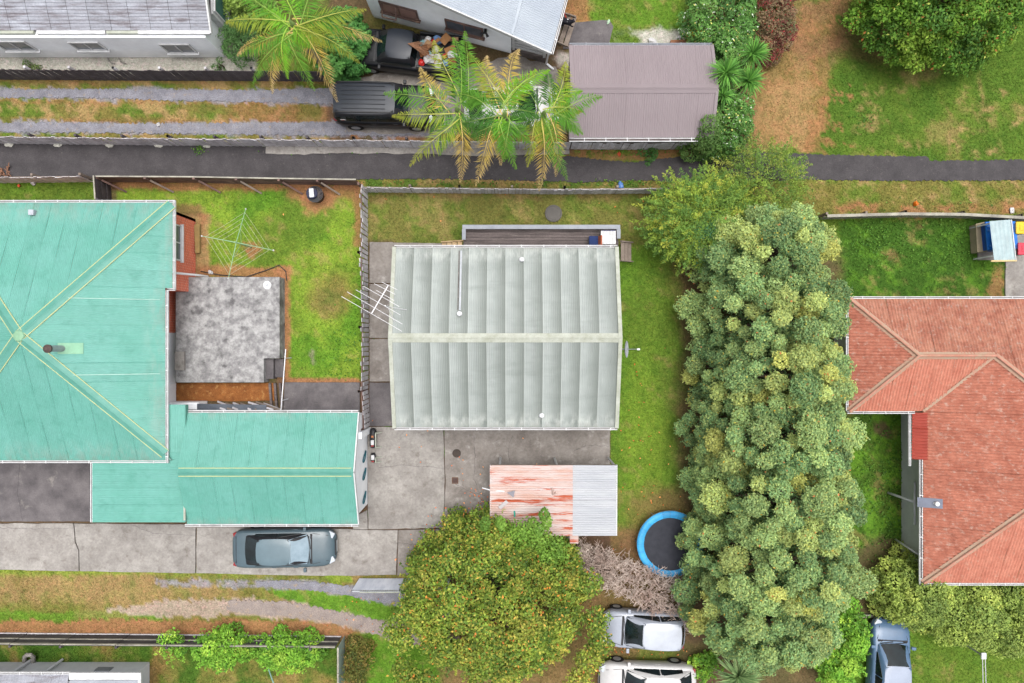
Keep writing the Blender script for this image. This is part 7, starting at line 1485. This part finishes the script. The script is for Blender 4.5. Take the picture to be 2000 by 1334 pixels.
# yellow crate and odds by the shed
v = P(1356, 68, 0.5); yc = empty('yellow_crate', (v.x, v.y, 0), 'bright yellow plastic crate behind the brown shed', 'crate'); ym = plain('yellow_plastic', 240, 186, 28, 0.4)
MB().box((v.x, v.y, 0.31), (0.56, 0.36, 0.60)).build('body', ym, yc, bevel=0.03); MB().box((v.x, v.y + 0.02, 0.635), (0.6, 0.4, 0.05)).build('rim', ym, yc, bevel=0.015)
for dx in (-0.06, 0.02, 0.1): MB().box((v.x + dx + 0.05, v.y + 0.08, 0.665), (0.035, 0.035, 0.012)).build('slot', W['black'], yc)
tag(MB().box(P(1332, 82, 0.15), (1.1, 0.14, 0.2), 0.03).build('timber_plank', plain('red_plank', 176, 120, 86, 0.8), bevel=0.01), 'reddish timber plank lying behind the brown shed', 'plank')
def crumple(name, label, px, py, rad, mat, cat='litter', z=0.0, seed=0): return blob(name, label, cat, P(px, py, z) + Vector((0, 0, rad[2] * 0.7)), rad, mat, 'scattered litter', seed)
crumple('plastic_bag', 'crumpled blue plastic bag on the verge by the paling fence', 1212, 363, (0.22, 0.12, 0.10), plain('bag_bright_blue', 104, 150, 222, 0.4), seed=1)
crumple('plastic_bag', 'crumpled white sheet behind the brown shed', 1274, 81, (0.2, 0.14, 0.10), bagm['white'], seed=2); crumple('plastic_bag', 'small pale crumpled sheet beside the reddish plank', 1326, 75, (0.13, 0.1, 0.08), bagm['white'], seed=3)
crumple('orange_ball', 'orange ball lying on the grass verge beside the footpath at right', 1787, 398, (0.11, 0.11, 0.11), plain('orange_ball', 232, 122, 30, 0.5), 'ball', seed=4); crumple('white_litter', 'white scrap of litter above the blue bin fence', 1976, 411, (0.1, 0.14, 0.05), bagm['white'], seed=5)
crumple('white_litter', 'white stone on the gravel wheel track', 310, 244, (0.08, 0.08, 0.06), bagm['white'], seed=6); crumple('white_litter', 'white lump beside the thin pale fence', 67, 357, (0.12, 0.12, 0.1), bagm['white'], seed=7)
crumple('pale_stone', 'round tan stump on the dry grass near the ivy bush', 1461, 255, (0.14, 0.13, 0.10), plain('tan_stone', 208, 168, 134, 0.9), 'stone', seed=8); crumple('green_bottle', 'pale green carton on the grass beside the paved pad', 1188, 44, (0.12, 0.07, 0.06), plain('pale_green', 190, 222, 190, 0.4), seed=9)
crumple('orange_litter', 'orange litter on the path edge below brown shed', 1209, 301, (0.11, 0.08, 0.06), plain('orange_lit', 232, 96, 54, 0.5), seed=10); crumple('white_litter', 'white bundle on the soil by the terrace corner', 412, 532, (0.12, 0.09, 0.07), bagm['white'], seed=12); crumple('orange_litter', 'small orange scrap on the strip of grass left of the dark fence', 38, 363, (0.08, 0.06, 0.05), plain('orange_lit', 232, 96, 54, 0.5), seed=13)
crumple('blue_litter', 'blue object wedged against the grey fence under the palms', 909, 272, (0.14, 0.14, 0.14), plain('blue_obj', 70, 96, 190, 0.5), seed=11)
for i, px in enumerate((18, 113, 215, 310, 405)):
    o = crumple('post_footing', ['white concrete footing lump at the fence foot, first from the left edge', 'white concrete footing lump at the fence foot, second from left', 'white concrete footing lump at the fence foot, third from left', 'white concrete footing lump at the fence foot, fourth from left', 'white concrete footing lump at the fence foot beside the grass tuft'][i], px, 283 + i * 0.4, (0.2, 0.11, 0.06), plain('footing', 222, 220, 208, 0.9), 'footing', seed=20 + i); o.rotation_euler = (0, 0, 0); o['group'] = 'fence post footings'
# sticks at the left of the path
q = random.Random(6); sk = MB()
for i in range(14):
    a = P(2 + q.random() * 18, 325 + q.random() * 20, 0.05); b = a + Vector((q.uniform(-.3, .3), q.uniform(-.5, .5), 0.12)); sk.tube([a, b], [0.03, 0.018], 5)
tag(sk.build('stick_pile', plain('stick_brown', 158, 116, 92, 0.9)), 'little pile of brown sticks on the path at the left edge', 'sticks')
# hose line along terrace edge
tag(MB().tube([P(392, 530, .04), P(430, 537, .04), P(480, 541, .05), P(520, 528, .04), P(545, 518, .04), P(558, 530, .04), P(560, 548, .04)], 0.022, 6).build('garden_hose', W['black']), 'black hose curving around the terrace corner', 'hose')
tag(MB().prism([XY(382, 440), XY(393, 438), XY(393, 495), XY(384, 496)], 0, 0.18).build('garden_edging', plain('tan_edge', 178, 150, 96, 0.9), bevel=0.02), 'tan timber edging board along the brick wall', 'edging')
# rotary line mast bottom right
cm_ = empty('washing_line', P(1922, 1290), 'white T headed washing line pole on the bottom right lawn', 'washing line'); top = P(1921, 1281, 1.9)
MB().tube([(top.x, top.y - 0.02, 0), (top.x, top.y - 0.02, 1.88)], 0.04, 8).build('pole', W['steel'], cm_); MB().box(top, (0.22, 0.28, 0.08)).build('head', W['white'], cm_, bevel=0.02)
for dx in (-0.06, 0.06): MB().tube([top + Vector((dx, -0.1, 0.02)), top + Vector((dx * 1.3 + 0.1, -5, 0.05))], 0.016, 5).build('line', W['alu'], cm_)
tag(MB().tube([P(524, 1306, 0.9), P(538, 1345, 0.9)], 0.03, 6).build('teal_pole', plain('teal_pole', 138, 176, 168)), 'thin teal pole lying over the grass below lime bushes', 'pole')
tag(MB().tube([P(334, 480, 0), P(335, 480, 0.1)], 0.02, 5).build('tap', W['steel']), 'small metal tap by the brick wall corner', 'tap') if False else None
# concrete blocks edge under blue car
tag(MB().box(P(1712, 1203, 0.08), (2.1, 0.14, 0.16), -0.03).build('timber_sleeper', W['rail_pale'], bevel=0.01), 'pale timber sleeper in front of the blue car', 'sleeper')
# dog on the plank steps
import bmesh
dgp = P(1107, 45, 0.62)
verts = [(-0.24, 0, 0.13), (-0.08, 0, 0.16), (0.10, 0, 0.16), (0.20, 0.0, 0.22), (0.27, 0.02, 0.28), (0.36, 0.03, 0.26), (-0.32, 0.05, 0.10), (-0.42, 0.10, 0.06), (0.16, 0.09, 0.10), (0.24, 0.10, 0.03), (0.34, 0.11, 0.02), (0.16, -0.09, 0.10), (0.24, -0.10, 0.03), (0.34, -0.10, 0.02), (-0.18, 0.12, 0.10), (-0.10, 0.17, 0.04), (-0.22, 0.18, 0.02), (-0.18, -0.12, 0.10), (-0.10, -0.16, 0.04), (-0.22, -0.17, 0.02), (0.26, 0.09, 0.36), (0.26, -0.05, 0.36)]
edges = [(0, 1), (1, 2), (2, 3), (3, 4), (4, 5), (0, 6), (6, 7), (2, 8), (8, 9), (9, 10), (2, 11), (11, 12), (12, 13), (0, 14), (14, 15), (15, 16), (0, 17), (17, 18), (18, 19), (4, 20), (4, 21)]
rad = [.11, .115, .115, .075, .075, .035, .03, .018, .05, .035, .03, .05, .035, .03, .07, .045, .028, .07, .045, .028, .018, .018]
me = bpy.data.meshes.new('dog'); me.from_pydata(verts, edges, []); dog = bpy.data.objects.new('dog', me); COL.objects.link(dog); dog.location = dgp; dog.rotation_euler = (0, 0, -0.25)
sk_ = dog.modifiers.new('skin', 'SKIN'); 
for i, r_ in enumerate(rad): me.skin_vertices[0].data[i].radius = (r_, r_)
me.skin_vertices[0].data[1].use_root = True
sb = dog.modifiers.new('sub', 'SUBSURF'); sb.levels = 1; sb.render_levels = 2
dm_ = M('dog_coat', C(30, 30, 40), 0.8, C(226, 224, 224), 4.5, lo=0.60, hi=0.63, fine=0.1); me.materials.append(dm_)
tag(dog, 'small black and white dog lying on the broad plank steps', 'dog')
tag(MB().tube([dgp + Vector((0.0, 0.05, 0.2)), dgp + Vector((-0.08, 0.25, 0.12)), dgp + Vector((-0.16, 0.46, 0.2))], 0.025, 6).build('red_lead', plain('red_lead', 206, 50, 50)), 'red lead trailing from the dog to the house wall', 'lead')

# ------------------------------------------------------------------ fallen leaves, grass
def scatter_quads(name, pts, size, cols, z, mat, label, cat, tilt=0.35):
    n = len(pts); nn = rng.normal(size=(n, 3)) * tilt + [0, 0, 1]; nn /= np.linalg.norm(nn, axis=1, keepdims=True)
    pos = np.column_stack([pts, np.full(n, z)]); me = leaf_mesh(name, pos, nn, size * rng.uniform(0.6, 1.4, n), size * 0.7 * rng.uniform(0.6, 1.3, n), np.array(cols)[rng.integers(0, len(cols), n)] * rng.uniform(0.75, 1.2, (n, 1)))
    o = bpy.data.objects.new(name, me); COL.objects.link(o); return tag(o, label, cat, kind='stuff')
lp = []
for cx_, cy_, sx, sy, n in ((905, 1035, 40, 18, 140), (870, 1062, 14, 10, 90), (880, 1045, 30, 14, 60), (940, 990, 22, 30, 60), (830, 1100, 40, 10, 24), (1000, 1000, 60, 60, 20), (900, 960, 50, 60, 20), (780, 850, 60, 14, 6), (1280, 980, 40, 80, 40), (1260, 1270, 60, 12, 50), (1240, 820, 26, 110, 24), (700, 1200, 60, 25, 20), (1000, 400, 220, 18, 14)):
    lp.append(np.column_stack([rng.normal(cx_, sx, n), rng.normal(cy_, sy, n)]))
lp = np.vstack(lp); s0 = (H - 0.05) / F
scatter_quads('fallen_leaves', np.column_stack([(lp[:, 0] - 1000) * s0, (667 - lp[:, 1]) * s0]), 0.085, [S(214, 118, 62), S(196, 96, 52), S(222, 150, 90), S(170, 100, 60)], 0.066, W['leaf'], 'orange brown fallen leaves strewn over concrete and grass', 'leaves')
def grass():
    n = 620000; px = rng.uniform(-120, 2120, n); py = rng.uniform(-100, 1434, n)
    c, g = gsample(px, py); keep = rng.random(n) < g
    for poly in HARD:
        xs2 = [p[0] for p in poly]; ys2 = [p[1] for p in poly]
        bb_ = (px > min(xs2) - 3) & (px < max(xs2) + 3) & (py > min(ys2) - 3) & (py < max(ys2) + 3) & keep
        if bb_.any():
            idx = np.where(bb_)[0]; keep[idx[inpoly(px[idx] + rng.normal(0, 2.2, len(idx)), py[idx] + rng.normal(0, 2.2, len(idx)), poly)]] = False
    for x0, y0, x1, y1 in ((768, 478, 1208, 836), (-260, 400, 340, 905), (-260, 395, 338, 905), (1120, 92, 1380, 275), (905, 440, 1212, 500), (-260, -200, 440, 112), (1690, 600, 2260, 1130), (345, 795, 715, 1020)):
        keep &= ~((px > x0) & (px < x1) & (py > y0) & (py < y1))
    px, py, c = px[keep], py[keep], c[keep]; n = len(px); s = H / F
    base = np.column_stack([(px - 1000) * s, (667 - py) * s, np.full(n, -0.02)])
    h = rng.uniform(0.02, 0.05, n); az = rng.uniform(0, 6.283, n); w = rng.uniform(0.010, 0.022, n); ln = rng.uniform(0.02, 0.09, n); la = rng.uniform(0, 6.283, n)
    sx = np.column_stack([np.cos(az) * w, np.sin(az) * w, np.zeros(n)]); tip = base + np.column_stack([np.cos(la) * ln, np.sin(la) * ln, h])
    V = np.stack([base - sx, base + sx, tip], 1).reshape(-1, 3); Q = np.arange(n * 3).reshape(n, 3)
    col = np.clip(c * rng.uniform(0.8, 1.45, (n, 1)) * (1 + rng.normal(0, 0.06, (n, 3))), 0.004, 1)
    me = np_mesh('grass', V, Q, W['blade'], np.repeat(col, 3, axis=0)); o = bpy.data.objects.new('grass', me); COL.objects.link(o)
    tag(o, 'short mown grass over the lawns and verges', 'grass', kind='stuff')
grass()
# broad leaved weeds in the shaded lawns
wp = []
for cx_, cy_, sx, sy, n in ((1740, 970, 24, 90, 900), (1700, 470, 30, 30, 350), (1860, 480, 60, 40, 350), (1960, 460, 8, 20, 60), (1690, 900, 10, 60, 150), (670, 690, 25, 40, 150), (1690, 230, 15, 15, 60), (900, 358, 180, 4, 160), (1230, 358, 40, 4, 90), (600, 296, 60, 3, 60), (390, 290, 8, 6, 60), (1200, 296, 60, 5, 80)):
    wp.append(np.column_stack([rng.normal(cx_, sx, n), rng.normal(cy_, sy, n)]))
wp = np.vstack(wp)
for poly in HARD[1:]: wp = wp[~inpoly(wp[:, 0], wp[:, 1], poly)]
scatter_quads('broadleaf_weeds', np.column_stack([(wp[:, 0] - 1000) * H / F, (667 - wp[:, 1]) * H / F]), 0.10, [S(96, 146, 52) * .6, S(78, 124, 46) * .6, S(118, 162, 66) * .6], 0.06, W['leaf'], 'broad leaved green weeds growing through the lawns', 'weeds', 0.6)
